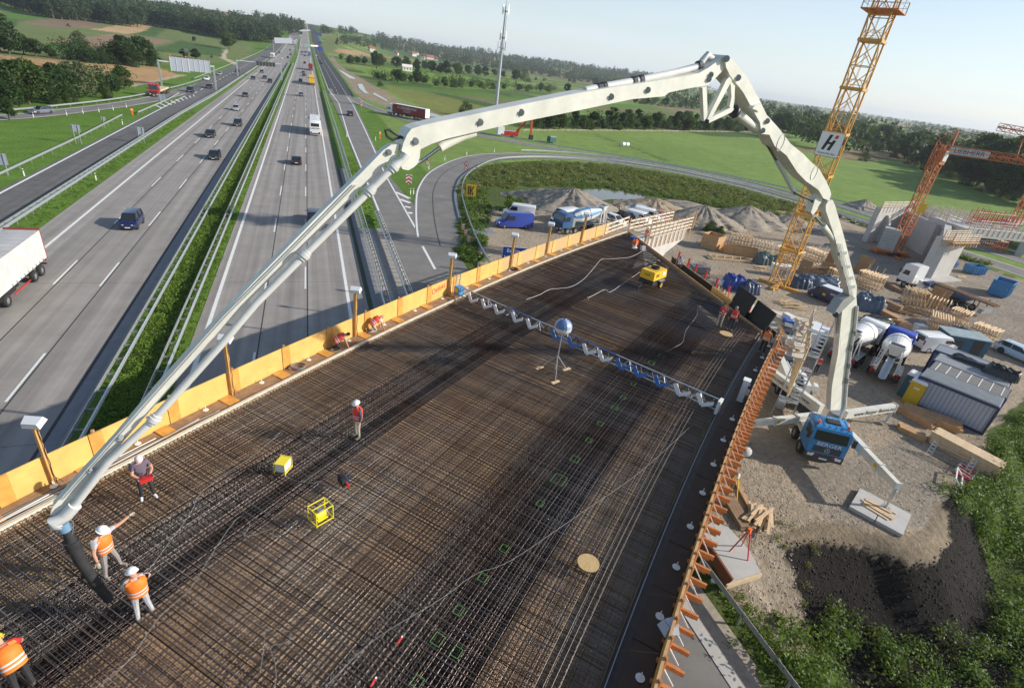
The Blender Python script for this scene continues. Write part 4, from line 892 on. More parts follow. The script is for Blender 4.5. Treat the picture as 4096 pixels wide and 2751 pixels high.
# screed truss across the deck
A=T22(1858,1125,8.05);B=T33(1862,600,8.05);L=(B-A).length;d=(B-A).normalized();nrm=Vector((-d.y,d.x,0))
t=thing('screed_truss','steel vibrating screed truss with white and blue fins spanning the deck','screed',A,math.atan2(d.y,d.x))
ms=mat('truss_steel',(.50,.54,.58),.45,metal=.4);mbl=mat('truss_blue',(.05,.16,.45),.45)
nseg=9
for i in range(nseg):
    x0,x1=L*i/nseg,L*(i+1)/nseg;MB().cyl((x0,0,.62),(x1,0,.62),.03,n=8).build('top_chord',mbl if i in (2,4,5) else ms,t)
    for y in (-.2,.2): MB().cyl((x0,y,.12),(x1,y,.12),.028,n=6).build('bottom_chord',M_darkst if i<4 else ms,t)
npan=26
for i in range(npan):
    x0,x1=L*i/npan,L*(i+1)/npan;xm=(x0+x1)/2;mb=MB()
    for y in (-.2,.2): mb.bar((x0,y,.12),(xm,0,.62),.028);mb.bar((xm,0,.62),(x1,y,.12),.028)
    mb.bar((x0,-.2,.12),(x0,.2,.12),.028);mb.build('lattice',M_darkst if i % 3 else ms,t)
for i,x in enumerate([.9,2.0,3.0,4.4,5.5,7.3,8.4,9.4,10.4,11.5,12.5,13.7,14.8,16.0]):
    m=M_white if i in (0,1,2,3,4,7,8,12,13) else mbl;x=x*L/17.0
    if x>L-.6: continue
    mb=MB()
    for k in (0,1):
        a=Vector((x+.0,-.24,.55));b_=Vector((x+.35,-.34,.10));c=Vector((x+.85,-.30,.42))
        q=(a,b_) if k==0 else (b_,c);w=Vector((.10,.0,.05)) if k==0 else Vector((.0,.02,.10));mb.hexa([q[0]-w,q[0]+w,q[1]+w,q[1]-w,q[0]-w+Vector((0,.05,0)),q[0]+w+Vector((0,.05,0)),q[1]+w+Vector((0,.05,0)),q[1]-w+Vector((0,.05,0))])
    mb.build('fin',m,t)
MB().box((L+.05,0,.25),(.15,.5,.75)).build('end_frame',M_white,t)
MB().box((-.1,0,.35),(.45,.5,.55)).build('engine_box',mat('machine_blue',(.08,.28,.55),.45),t);MB().box((-.1,-.262,.4),(.28,.02,.3)).build('label_plate',M_yel,t)
# ladder leaning at the parapet behind the screed engine
p=dk(dinv(A)[0]+.1,-.55,7.95);t=thing('ladder','short aluminium ladder standing on the walkway behind the screed engine','ladder',p,heading(25))
for s_ in (-1,1): MB().bar((s_*.2,0,0),(s_*.2,-.1,1.5),.05).build('rail',M_galv,t)
for k in range(5): MB().bar((-.2,-.02*k,.25+k*.27),(.2,-.02*k,.25+k*.27),.04).build('rung',M_galv,t)
# rammer, canister, small boxes at the far corner
p=T23(1110,700,8.03);t=thing('vibration_rammer','orange engine on white legs standing on the far deck corner','rammer',p,heading(45))
MB().box((0,0,.62),(.55,.4,.35)).build('engine',mat('rammer_orange',(.75,.14,.03),.4),t);MB().cyl((0,0,.2),(0,0,.5),.17,.22,n=12).build('bellows',M_white,t);MB().box((.12,0,.08),(.6,.3,.1)).build('foot',M_white,t);MB().cyl((.0,0,.8),(.1,0,.9),.12,n=10).build('filter',M_red,t)
mb=MB();mb.cyl((0,0,0),(0,0,.3),.22,.26,n=14);tag(mb.build('tub',M_blue,None,False,T23(1098,615,8.03)),'blue plastic tub at the far corner of the steel mat','tub')
mb=MB();mb.box((0,0,.2),(.4,.3,.4));mb.box((0,0,.43),(.2,.1,.06));tag(mb.build('canister',mat('grey_canister',(.45,.46,.48),.5),None,False,T23(1190,715,8.03)),'grey canister by the railing at the far deck corner','canister')
# floodlights and white cabinet on the right walkway
p=T43(790,650,7.95);t=thing('floodlight','grey floodlight clamped to the right parapet near the bottom','floodlight',dk(*dinv(p),7.95))
MB().hexa([(-.26,-.2,.55),(.26,-.2,.5),(.26,.2,.5),(-.26,.2,.55),(-.16,-.14,.85),(.16,-.14,.8),(.16,.14,.8),(-.16,.14,.85)]).build('housing',mat('lamp_grey',(.42,.46,.52),.4),t);MB().bar((0,0,.0),(0,0,.6),.05).build('stand',M_trim,t);MB().box((0,-.02,.87),(.3,.28,.04)).build('visor',M_galv,t)
p=dk(*dinv(T33(2075,510,7.93)),7.93);t=thing('electric_cabinet','tall white electrical cabinet on the dark right walkway','cabinet',p,heading(22))
MB().box((0,0,.62),(.36,.3,1.24)).build('case',mat('cabinet_grey',(.58,.62,.68),.4),t);MB().box((0,0,1.26),(.42,.36,.05)).build('lid',M_white,t);MB().box((.05,-.22,.55),(.22,.14,.26)).build('socket_box',M_white,t);MB().box((-.05,-.16,.9),(.1,.02,.2)).build('door_lock',M_trim,t)

# ================================================================ CONCRETE PUMP WITH ITS BOOM
TT=np.array([34.34,21.44,2.8]);BD=np.array([-.9721,-.2345,0.]);BN=np.array([.2345,-.9721,0.])   # boom plane; BN towards the camera side
CAMP=np.array([0,0,HC])
def onplane(px,py,P,n):
    v=ray(px,py);t=((np.array(P)-CAMP)@np.array(n))/(v@np.array(n));return Vector(CAMP+v*t)
def bp(px,py,w=0.): return onplane(px,py,TT+BN*w,BN)
M_boom=mat('boom_cream_paint',(.70,.685,.61),.45,var=.14,scale=1.3,bump=.02,bscale=5,coat=.2)
M_pipe=mat('pump_pipe',(.62,.62,.60),.45,var=.08,scale=1.5);M_blk=mat('hose_rubber',(.03,.03,.033),.6,var=.3,scale=6);M_chrome=mat('chrome_rod',(.6,.6,.62),.15,metal=1)
a,b_=T34(310,1040,.35),T34(650,1125,.35);u=(b_-a).normalized();fwd=Vector((u.y,-u.x,0));mid=(a+b_)/2
if fwd.dot(-mid)<0: fwd=-fwd
prz=math.atan2(fwd.y,fwd.x)
PUMP=thing('concrete_pump_truck','blue-cabbed concrete pump truck with long cream folding boom and outriggers','concrete pump',(mid.x-fwd.x*7.9,mid.y-fwd.y*7.9,0),prz)
PM=Matrix.Translation(PUMP.location)@ Matrix.Rotation(prz,4,'Z');PI_=PM.inverted()
def ppart(mb,name,m,smooth=False,par=None):
    mb.v=[tuple(PI_ @ Vector(v)) for v in mb.v];return mb.build(name,m,par or PUMP,smooth)
def section(name,outline,w,off=0.):
    near=[bp(x,y,off+w/2) for x,y in outline];mb=MB();mb.ext(near,Vector(BN)*-w);return ppart(mb,name,M_boom)
s5=section('boom_section',[(1597,577),(1565,580),(1534,601),(1462,675),(1300,836),(1024,1118),(785,1376),(620,1560),(462,1749),(300,1925),(212,2025),(200,2060),(240,2062),(330,1960),(500,1757),(660,1575),(829,1376),(1060,1135),(1349,850),(1435,765),(1520,679),(1552,648),(1588,630)],.22,.05)
s4=section('boom_section',[(1606,603),(1615,570),(1628,540),(1646,516),(1682,504),(1750,488),(1900,457),(2048,426),(2311,373),(2443,351),(2600,328),(2750,303),(2794,294),(2833,272),(2864,250),(2896,226),(2908,228),(2912,250),(2908,266),(2864,311),(2829,342),(2750,355),(2675,371),(2658,386),(2531,397),(2311,443),(2048,496),(1900,529),(1786,556),(1727,576),(1682,598),(1679,630),(1669,657),(1655,670),(1633,682),(1610,677),(1603,661),(1630,640),(1638,625),(1620,622)],.5)
s3=section('boom_section',[(2907,222),(2926,234),(2962,276),(2994,318),(3036,397),(3067,460),(3114,512),(3162,575),(3214,617),(3244,648),(3277,677),(3305,725),(3321,761),(3325,777),(3317,804),(3294,794),(3274,760),(3224,725),(3190,690),(3146,622),(3099,585),(3078,540),(3046,536),(3040,490),(3020,455),(2973,370),(2920,302),(2905,271),(2900,236)],.56,.06)
s2=section('boom_section',[(3331,800),(3341,824),(3374,938),(3401,1045),(3428,1146),(3425,1192),(3398,1185),(3381,1105),(3351,1025),(3344,965),(3327,911),(3304,844),(3303,821),(3312,806)],.34,.2)
s1=section('boom_section',[(3395,1190),(3426,1190),(3428,1225),(3420,1292),(3395,1458),(3389,1519),(3376,1640),(3322,1640),(3328,1544),(3340,1476),(3352,1415),(3365,1280),(3372,1215)],.34,.16)
def bolt(sec,x,y,r,w): mb=MB();mb.cyl(bp(x,y,w),bp(x,y,w+.03),r,n=14);mb.cyl(bp(x,y,w+.03),bp(x,y,w+.06),r*.5,n=8);ppart(mb,'pivot_bolt',M_galvd,par=sec)
PUMPI=PI_
for x,y in ((1661,566),(1920,490),(2084,451),(2444,388),(2591,361),(2843,300),(2835,318)): bolt(s4,x,y,.09,.25)
for x,y in ((1555,610),(481,1749),(364,1878)): bolt(s5,x,y,.075,.17)
for x,y in ((2952,312),(3068,485),(3050,523),(2906,236)): bolt(s3,x,y,.1,.34)
mb=MB();c=bp(3123,570,.345);mb.tube([c+Vector(BD)*.2*math.cos(q)+Vector((0,0,.3*math.sin(q))) for q in np.arange(0,6.5,.35)],.012,4);ppart(mb,'weld_ring',M_galvd,par=s3)
mb=MB();c=bp(3257,691,.345);mb.tube([c+Vector(BD)*.2*math.cos(q)+Vector((0,0,.3*math.sin(q))) for q in np.arange(0,6.5,.35)],.012,4);ppart(mb,'weld_ring',M_galvd,par=s3)
for x,y,sec,w in ((2480,385,s4,.256),(2620,356,s4,.256)):
    pass
def ptube(name,pts,r,m,w=0.,n=10,sm=True,par=None):
    mb=MB();mb.tube([bp(*p[:2],p[2] if len(p)>2 else w) for p in pts],r,n);return ppart(mb,name,m,sm,par)
# delivery pipe under the tip section, with couplings, end hose
pp=[(1625,615),(1612,640),(1588,655),(1552,690),(1412,828),(1217,1020),(1024,1213),(886,1376),(616,1676),(436,1843),(274,2052)]
ptube('delivery_pipe',pp,.088,M_pipe,.30,12)
for x,y,ax,ay in ((1217,1020,-1,1),(616,1676,-1,1.1),(1575,667,-1,1),(1480,762,-1,1)):
    mb=MB();a=bp(x-14*ax,y-14*ay,.30);c=bp(x+14*ax,y+14*ay,.30);mb.cyl(a,c,.115,n=12);mb.cyl(a.lerp(c,.3),a.lerp(c,.7),.14,n=12);mb.bar(bp(x-30,y-8,.2),bp(x,y,.3),.05);ppart(mb,'pipe_coupling',M_pipe,True)
ptube('end_elbow',[(300,2020),(268,2058),(240,2078),(215,2085),(222,2098),(250,2096)],.14,M_pipe,.3,12)
ptube('hose_coupling',[(246,2090),(262,2118)],.135,mat('coupling_blue',(.16,.28,.42),.4),.3,12)
ptube('end_hose',[(260,2112),(276,2140),(290,2172),(317,2231),(350,2284),(371,2314),(405,2358),(436,2396)],[.105,.105,.13,.135,.125,.12,.115,.11],M_blk,.3,12)
ptube('hose_sleeve',[(284,2160),(300,2196)],.165,M_blk,.3,12)
ptube('signal_cable',[(272,2072),(292,2085),(292,2120),(285,2140)],.012,M_cable,.36,5)
ptube('hydraulic_hose',[(1600,550),(1570,560),(1548,545),(1540,522),(1558,520),(1580,535),(1615,555)],.035,M_blk,.1,6)
for off_ in (-6,5): ptube('hydraulic_line',[(1420+off_,740),(1180+off_,985),(900+off_,1265),(620+off_,1575),(400+off_,1825),(250+off_,1995)],.014,M_pipe,.19,5)
# pipe on top of the long section and over the apex
ptube('delivery_pipe',[(2340,362),(2440,342),(2552,322),(2700,290),(2794,265),(2812,240),(2829,220),(2848,236),(2856,258)],.10,M_pipe,-.05,12)
for x,y in ((2395,352),(2415,348),(2535,325),(2562,320),(2796,262)): mb=MB();a=bp(x-7,y+1.5,-.05);c=bp(x+7,y-1.5,-.05);mb.cyl(a,c,.135,n=12);ppart(mb,'pipe_coupling',M_darkst)
# ram and links
ptube('ram_rod',[(1672,654),(1762,588)],.045,M_chrome,0,10);ptube('ram_barrel',[(1758,591),(1775,580),(1850,548),(1900,532)],[.12,.12,.10,.10],M_boom,0,12)
ptube('ram_barrel',[(2936,446),(3028,516)],.16,M_boom,.1,14);ptube('ram_rod',[(2925,437),(2940,448)],.075,M_chrome,.1,10);ptube('ram_collar',[(2934,444),(2942,450)],.20,M_darkst,.1,14)
ptube('ram_rod',[(2862,302),(2905,350),(2990,450)],.06,M_pipe,-.2,8)
def plate(name,pts,w,off,m=M_boom): mb=MB();mb.ext([bp(x,y,off+w/2) for x,y in pts],Vector(BN)*-w);return ppart(mb,name,m)
plate('link_bar',[(2824,488),(2836,492),(2928,322),(2918,308),(2906,320)],.14,.33);plate('link_bar',[(2836,493),(2832,478),(2928,428),(2936,438),(2926,450)],.14,.335);plate('link_bar',[(2920,320),(2940,345),(2938,400),(2932,440),(2918,428),(2926,390),(2924,350)],.13,.33)
plate('link_bar',[(2810,352),(2827,348),(2831,478),(2816,486)],.14,.30);mb=MB();mb.cyl(bp(2828,486,.42),bp(2828,486,-.3),.07,n=10);ppart(mb,'link_pin',M_darkst)
plate('bracket',[(3018,424),(3044,416),(3048,440),(3032,452),(3028,442),(3010,436)],.2,.42)
ptube('ram_rod',[(3067,575),(3110,650)],.06,M_chrome,-.1,8);ptube('ram_barrel',[(3105,640),(3180,775)],.085,M_pipe,-.1,10)
ptube('hydraulic_hose',[(3178,770),(3215,790),(3245,800),(3262,830),(3250,850)],.05,M_blk,.1,6)
plate('link_bar',[(3252,862),(3244,850),(3260,800),(3280,780),(3290,800),(3268,840)],.3,.05)
ptube('ram_rod',[(3257,864),(3296,908)],.075,M_chrome,.2,10);ptube('ram_barrel',[(3290,902),(3345,975)],.15,M_boom,.2,12)
for k in range(4): ptube('hydraulic_line',[(3349+k*6,975),(3372+k*6,1075),(3396+k*5,1165),(3402+k*4,1200)],.02,M_pipe,.43,5)
for x,y in ((3365,1015),(3378,1070),(3390,1115),(3398,1150)): plate('pipe_clamp',[(x-6,y-4),(x+22,y-10),(x+23,y+2),(x-5,y+8)],.06,.46,M_galv)
plate('link_bar',[(3336,1255),(3350,1262),(3392,1222),(3420,1195),(3408,1180),(3372,1200)],.5,.2,M_galvd);mb=MB();mb.cyl(bp(3342,1258,.5),bp(3342,1258,-.3),.15,n=12);ppart(mb,'link_pin',M_darkst,True)
ptube('ram_rod',[(3345,1265),(3350,1335)],.09,M_chrome,.15,10);ptube('ram_barrel',[(3350,1330),(3356,1412)],.19,M_boom,.15,14)
ptube('delivery_pipe',[(3428,1225),(3420,1310),(3405,1385),(3390,1500),(3380,1625),(3362,1660)],.085,M_pipe,.42,10)
for x,y in ((3417,1330),(3404,1390),(3396,1460),(3388,1520)): mb=MB();mb.cyl(bp(x+1,y-9,.42),bp(x-1,y+9,.42),.115,n=12);ppart(mb,'pipe_coupling',M_galvd)
# truck body
w_=2.5
cb=cab(PUMP,w_,1.0,3.05,2.0,mat('cab_blue',(.03,.22,.50),.35,coat=.5),7.9,lower=mat('bumper_grey',(.05,.055,.065),.5))
for k in range(6): MB().box((6.9,-1.0+k*.4,3.06),(1.5,.04,.03)).build('roof_rib',MATS['cab_blue'],cb)
MB().box((6.75,.1,3.1),(.55,.85,.09)).build('roof_hatch',M_trim,PUMP)
for s_ in (-1,1): MB().cyl((7.25,s_*.95,3.05),(7.25,s_*.95,3.28),.09,n=10).build('beacon',M_orange,PUMP)
put_text('BERGER',.40,M_white,PUMP,(7.925,0,1.86),(0,1,0),(0,0,1),sx=1.15)
lg=MB();lg.tube([(7.95,.17*math.cos(q),1.45+.17*math.sin(q)) for q in np.arange(0,6.5,.3)],.018,5)
for k in range(3): q=R(90+120*k);lg.bar((7.95,0,1.45),(7.95,.16*math.cos(q),1.45+.16*math.sin(q)),.035)
lg.build('emblem',M_galv,PUMP)
for s_ in (-1,1):
    for k in range(3): MB().hexa([(7.93,s_*(.45+k*.18),.92),(7.93,s_*(.55+k*.18),.92),(7.94,s_*(.55+k*.18),.92),(7.94,s_*(.45+k*.18),.92),(7.93,s_*(.53+k*.18),1.06),(7.93,s_*(.63+k*.18),1.06),(7.94,s_*(.63+k*.18),1.06),(7.94,s_*(.53+k*.18),1.06)]).build('warning_stripe',M_white if k % 2 else M_red,PUMP)
for x in (6.6,4.9,-.2,-1.6,-3.0): axle(PUMP,x,2.5,.52,x<2)
MB().box((1.2,0,.95),(11.5,.9,.35)).build('chassis',M_darkst,PUMP)
tl=PI_ @ Vector((TT[0],TT[1],0))
MB().cyl((tl.x,tl.y,1.0),(tl.x,tl.y,2.3),.75,.55,n=20).build('turret',M_boom,PUMP,True);MB().cyl((tl.x,tl.y,2.3),(tl.x,tl.y,3.0),.5,.42,n=20).build('turret_head',M_galvd,PUMP,True)
MB().cyl((tl.x+.5,tl.y-.5,1.7),(tl.x+.9,tl.y-.9,2.6),.3,.18,n=14).build('hose_reel',M_pipe,PUMP,True);MB().cyl((tl.x+.7,tl.y+.5,1.6),(tl.x+.9,tl.y+.6,2.7),.32,.16,n=14).build('water_tank',M_white,PUMP,True)
MB().box((tl.x,0,1.35),(1.7,2.3,.5)).build('outrigger_frame',M_boom,PUMP)
MB().box((-3.0,.55,1.55),(5.0,.5,.6)).build('side_box',M_white,PUMP);MB().box((-3.0,-.75,1.55),(5.0,.5,.6)).build('side_box',M_boom,PUMP)
for y in (-.2,.15): MB().cyl((-5.4,y,1.5),(-1.2,y,1.6),.13,n=12).build('pump_cylinder',M_pipe,PUMP,True)
MB().hexa([(-6.4,-.8,.9),(-5.3,-.8,.9),(-5.3,.8,.9),(-6.4,.8,.9),(-6.6,-1.1,1.7),(-5.2,-1.1,1.7),(-5.2,1.1,1.7),(-6.6,1.1,1.7)]).build('hopper',M_darkst,PUMP);MB().tube([(-2,.1,1.9),(-1.2,.1,2.1),(-.6,.1,1.8),(-.9,-.2,1.7)],.1,8).build('s_pipe',M_darkst,PUMP,True)
MB().box((-1.3,-.2,1.95),(.7,.9,.3)).build('valve_block',M_galvd,PUMP);MB().box((-.4,.95,1.95),(.6,.3,.5)).build('control_box',M_white,PUMP)
# outriggers: start and end in photo pixels at the height of the beam
def outrigger(p0,p1,z,w,hh,txt=None,side=1,pad=None,steps=2,squares=True):
    A=at(*p0,z);B=at(*p1,z);d=(B-A).normalized();nn=Vector((-d.y,d.x,0));L=(B-A).length
    ob=None
    for k in range(steps):
        mb=MB();a=A+d*L*k/steps*.98;b=A+d*L*(k+1)/steps;q=1-.13*k
        mb.bar(a,b,w*q,hh*q);o=ppart(mb,'outrigger_beam',M_boom);ob=ob or o
        mb=MB();mb.bar(b-d*.06,b+d*.02,w*q+.1,hh*q+.1);ppart(mb,'beam_collar',M_pipe)
    mb=MB();mb.cyl(B+Vector((0,0,-.1)),Vector((B.x,B.y,.28)),.075,n=10);mb.cyl(Vector((B.x,B.y,z-hh*.5)),Vector((B.x,B.y,z-hh*.5-.8)),.11,n=10);ppart(mb,'outrigger_leg',M_galv,True)
    mb=MB();mb.cyl((B.x,B.y,.22),(B.x,B.y,.30),.28,n=16);ppart(mb,'foot_plate',M_galvd)
    if txt:
        X=d*side;nrm=nn if nn.dot(Vector((-A.x,-A.y,0)))>0 else -nn
        c=A.lerp(B,.55)+nrm*(w/2+.012);cl=PI_ @ c;Xl=PI_.to_3x3()@ X
        put_text(txt,.5,M_trim,PUMP,cl,Xl,(0,0,1))
    if squares:
        nrm=nn if nn.dot(Vector((-A.x,-A.y,0)))>0 else -nn;c=A.lerp(B,.62)+nrm*(w/2+.0)
        mb=MB();mb.bar(c-d*.12,c+d*.12,.03,.24);ppart(mb,'warning_label',M_yel)
    return A,B
Zx=lambda T,x,y: (T(x,y,0))
def fp(ox,oy,x,y,s=ZS): return (ox+x/s,oy+y/s)
outrigger(fp(3072,1376,700,640),fp(3072,1376,1150,575),1.7,.38,.62,'www.Berger Beton.eu',1,steps=1,squares=False)
outrigger(fp(3072,1376,740,830),fp(3072,1376,1185,1300),2.0,.42,.62,None,1,steps=3)
outrigger(fp(3072,1376,440,660),fp(3072,1376,-150,720),1.7,.40,.60,None,1,steps=3)
outrigger(fp(3072,1376,480,600),fp(3072,1376,0,245),1.7,.45,.85,'www.Berger Beton.eu',1,steps=1,squares=False)
# concrete and timber pad under the front right foot
t=thing('outrigger_pad','pale concrete slabs with loose planks under the front right outrigger foot','support pad',T34(1010,1540,0),prz+R(60))
MB().box((-.75,0,.12),(1.45,2.6,.24)).build('slab',M_cw,t);MB().box((.75,.05,.12),(1.45,2.6,.24)).build('slab',M_cw,t)
for k in range(5): MB().box((-.2+.06*(k*5 % 3),-.5+.24*k,.27+.045*(k % 2)),(1.5+.2*(k % 3),.16,.05),Matrix.Rotation(R(-8+(k*37)% 17),3,'Z')).build('plank',M_timberL,t)

# ================================================================ TOWER CRANES
M_cry=mat('crane_yellow',(.60,.32,.06),.5,var=.2,scale=1.5);M_cro=mat('crane_orange',(.55,.17,.05),.55,var=.2,scale=1.5)
def lattice_box(mb,C,hw,L,bay,ch,dg,frame=None):
    """square lattice from z=0 to L in local axes, half width hw"""
    cs=[(-hw,-hw),(hw,-hw),(hw,hw),(-hw,hw)];F=frame or (lambda p: p)
    for x,y in cs: mb.bar(F((x,y,0)),F((x,y,L)),ch)
    n=max(1,round(L/bay))
    for i in range(n):
        z0,z1=L*i/n,L*(i+1)/n
        for j in range(4):
            a,b=cs[j],cs[(j+1)% 4]
            if (i+j)% 2: a,b=b,a
            mb.bar(F((*a,z0)),F((*b,z1)),dg);mb.bar(F((*cs[j],z1)),F((*cs[(j+1)% 4],z1)),dg)
            mb.bar(F((*b,z0)),F((b[0]*.0+(a[0]+b[0])/2,(a[1]+b[1])/2,(z0+z1)/2)),dg*.8)
def zof(base,py):                                # height above base whose picture row is py
    lo,hi=0,120
    for _ in range(40):
        m=(lo+hi)/2;P=np.array([base[0],base[1],base[2]+m])-CAMP;a=P@R0;b=-(P@U0);c=P@FW
        y=math.sin(ROLL)*a*FPX/c+math.cos(ROLL)*b*FPX/c+CY
        if y>py: lo=m
        else: hi=m
    return (lo+hi)/2
b0=at(3111,1146);cr=thing('tower_crane','tall yellow lattice tower crane mast with company sign behind the pump boom','tower crane',(b0.x,b0.y,0),R(28))
hw=1.02;zs=[.3]
while zs[-1]<33: zs.append(zs[-1]+4.75)
zs[-1]=min(zs[-1],36)
me=MB();lattice_box(me,None,hw,4.75,1.19*2,.17,.085);sec_me=me.mesh('mast_section',M_cry)
pm=MB();pm.box((0,0,0),(2.3,2.3,.06));pm.box((-1.15,0,.14),(.08,2.4,.3));pm.box((1.15,0,.14),(.08,2.4,.3));pm.box((0,-1.15,.14),(2.4,.08,.3));pm.box((0,1.15,.14),(2.4,.08,.3));pm_me=pm.mesh('platform',M_cry)
rl=MB()
for k in range(2):
    for j,(a,b) in enumerate((((-.9,-.9),(.9,-.9)),((.9,-.9),(.9,.9)),((.9,.9),(-.9,.9)),((-.9,.9),(-.9,-.9)))): rl.bar((*a,.55+k*.5),(*b,.55+k*.5),.035)
rl_me=rl.mesh('guard_rail',M_cry)
lm=MB()
for s_ in (-.22,.22): lm.bar((.55+s_,.3,0),(.55+s_,.3,4.75),.04)
for k in range(16): lm.bar((.33,.3,.2+k*.29),(.77,.3,.2+k*.29),.025)
lm_me=lm.mesh('ladder',M_cry)
for z in zs[:-1]:
    inst(sec_me,'mast_section',cr,(0,0,z));inst(pm_me,'platform',cr,(0,0,z+4.7));inst(rl_me,'guard_rail',cr,(0,0,z+4.7));inst(lm_me,'ladder',cr,(0,0,z))
zp=zof(b0,60)+.3
mb=MB();mb.box((0,0,0),(4.2,3.6,.1));mb.build('top_platform',M_cro,cr,loc=(0,0,zp))
for sx in (-2.05,2.05):
    rb=MB()
    for y in (-1.7,0,1.7): rb.bar((sx,y,0),(sx,y,1.15),.05)
    for z in (.6,1.12): rb.bar((sx,-1.7,z),(sx,1.7,z),.04)
    rb.build('platform_railing',M_galvd,cr,loc=(0,0,zp))
for sy in (-1.75,1.75):
    rb=MB()
    for x in (-2.05,0,2.05): rb.bar((x,sy,0),(x,sy,1.15),.05)
    for z in (.6,1.12): rb.bar((-2.05,sy,z),(2.05,sy,z),.04)
    rb.build('platform_railing',M_galvd,cr,loc=(0,0,zp))
mb=MB();mb.box((0,0,1.9),(2.7,2.7,.5));mb.cyl((0,0,2.1),(0,0,2.8),1.1,n=20);mb.box((0,0,3.3),(2.6,2.6,1.0));mb.build('slewing_ring',M_cro,cr,loc=(0,0,zp))
mb=MB();mb.box((0,0,.15),(5.2,.5,.4));mb.box((0,0,.15),(.5,5.2,.38));mb.build('base_cross',M_cry,cr)
# sign panel on the mast
zsn=zof(b0,578);Pc=Vector((b0.x,b0.y,zsn));tocam=Vector((-b0.x,-b0.y,0)).normalized();sx=Vector((-tocam.y,tocam.x,0))
crM=(Matrix.Translation((b0.x,b0.y,0))@ Matrix.Rotation(R(28),4,'Z')).inverted()
def crl(v): return crM @ Vector(v)
Nn=crM.to_3x3()@ tocam;Xn=crM.to_3x3()@ sx
Xn=Vector((-1,0,0));Nn=Vector((0,-1,0)) if (crM.to_3x3()@ tocam).y<0 else Vector((0,1,0));Xn=Vector((1,0,0)) if Nn.y<0 else Vector((-1,0,0))
if abs((crM.to_3x3()@ tocam).x)>abs((crM.to_3x3()@ tocam).y): q=1 if (crM.to_3x3()@ tocam).x>0 else -1;Nn=Vector((q,0,0));Xn=Vector((0,q,0))
ctr=Nn*(hw+.14)+Vector((0,0,zsn))
def spt(a,b,o=0.): return ctr+Xn*a+Vector((0,0,b))+Nn*o
mb=MB();mb.ext([spt(-1.25,-1.3),spt(1.25,-1.3),spt(1.25,1.3),spt(-1.25,1.3)],Nn*.05);sg=mb.build('sign_panel',M_white,cr)
mb=MB();mb.ext([spt(-1.3,-1.35,-.02),spt(1.3,-1.35,-.02),spt(1.3,1.35,-.02),spt(-1.3,1.35,-.02)],Nn*.04);mb.build('sign_frame',M_trim,cr)
def logo(pts,m,nm='logo'): mb=MB();mb.ext([spt(x,y,.055) for x,y in pts],Nn*.012);mb.build(nm,m,sg)
logo([(-.75,-.65),(-.42,-.65),(.06,1.05),(-.27,1.05)],M_trim);logo([(-.1,-.65),(.23,-.65),(.56,.5),(.23,.5)],M_trim);logo([(-.38,.02),(.32,.02),(.38,.25),(-.32,.25)],M_trim);logo([(.27,.68),(.60,.68),(.70,1.05),(.37,1.05)],M_red)
put_text('Hentschke Bau',.33,M_trim,sg,spt(0,-1.0,.06),Xn,(0,0,1))
# ---- second, bottom-slewing crane
b2=at(3568,1021);nv=Vector((b2.x,b2.y,0)).normalized()
def c2(px,py): return onplane(px,py,b2,nv)
t2=thing('tower_crane','smaller orange tower crane with concrete ballast beside the unfinished abutment','tower crane',(b2.x,b2.y,0))
def c2l(px,py): return c2(px,py)-Vector((b2.x,b2.y,0))
def latt(t,A,B,hw,bay,ch,dg,m,name):
    A,B=Vector(A),Vector(B);d=(B-A).normalized();u=d.orthogonal().normalized() if abs(d.z)<.9 else Vector((1,0,0));w=d.cross(u).normalized();u=w.cross(d)
    mb=MB();lattice_box(mb,None,hw,(B-A).length,bay,ch,dg,lambda p: A+u*p[0]+w*p[1]+d*p[2]);return mb.build(name,m,t)
topz=c2l(3072+1640/ZS,1330/ZS).z
latt(t2,(0,0,1.0),(0,0,topz*.45),.75,1.5,.16,.08,M_cro,'mast');latt(t2,(0,0,topz*.45),(0,0,topz),.6,1.3,.13,.07,M_cro,'inner_mast')
J0,J1=c2l(3072+1600/ZS,1360/ZS),c2l(3072+2420/ZS,1475/ZS);latt(t2,J0,J0+(J1-J0)*1.35,.45,.9,.10,.06,M_cro,'jib')
ap=c2l(3072+1740/ZS,1185/ZS);st=c2l(3072+1555/ZS,1275/ZS);bt=c2l(3072+1425/ZS,1545/ZS)
for a,b,w in ((J0,ap,.16),(c2l(3072+1670/ZS,1350/ZS),ap,.16),(ap,st,.1),(st,J0,.16),(st,bt,.12),(J0+Vector((0,0,-.8)),bt,.14)): mb=MB();mb.bar(a,b,w);mb.build('strut',M_cro,t2)
for a,b in ((ap,J0+(J1-J0)*.75+Vector((0,0,.5))),(ap,J0+(J1-J0)*1.3+Vector((0,0,.5))),(bt,Vector((0,0,1.2))+(c2l(3072+1060/ZS,688+620/ZS)*.3))): mb=MB();mb.bar(a,b,.05);mb.build('pendant_rope',M_darkst,t2)
an=c2l(3072+2325/ZS,1268/ZS);mb=MB();mb.bar(J0+(J1-J0)*.82,an,.1);mb.bar(J0+(J1-J0)*.98,an,.1);mb.build('jib_strut',M_cro,t2)
sp=J0+(J1-J0)*.30;rt=(J1-J0).normalized();MBx=MB();MBx.ext([sp-rt*2.6+Vector((0,0,-.5))-nv*.6,sp+rt*2.6+Vector((0,0,-.5))-nv*.6,sp+rt*2.6+Vector((0,0,.5))-nv*.6,sp-rt*2.6+Vector((0,0,.5))-nv*.6],-nv*.06);MBx.build('sign_board',mat('board_grey',(.5,.5,.5),.5),t2)
put_text('LIEBHERR',.95,M_trim,t2,sp-nv*.68,rt,Vector((0,0,1))-rt*rt.z)
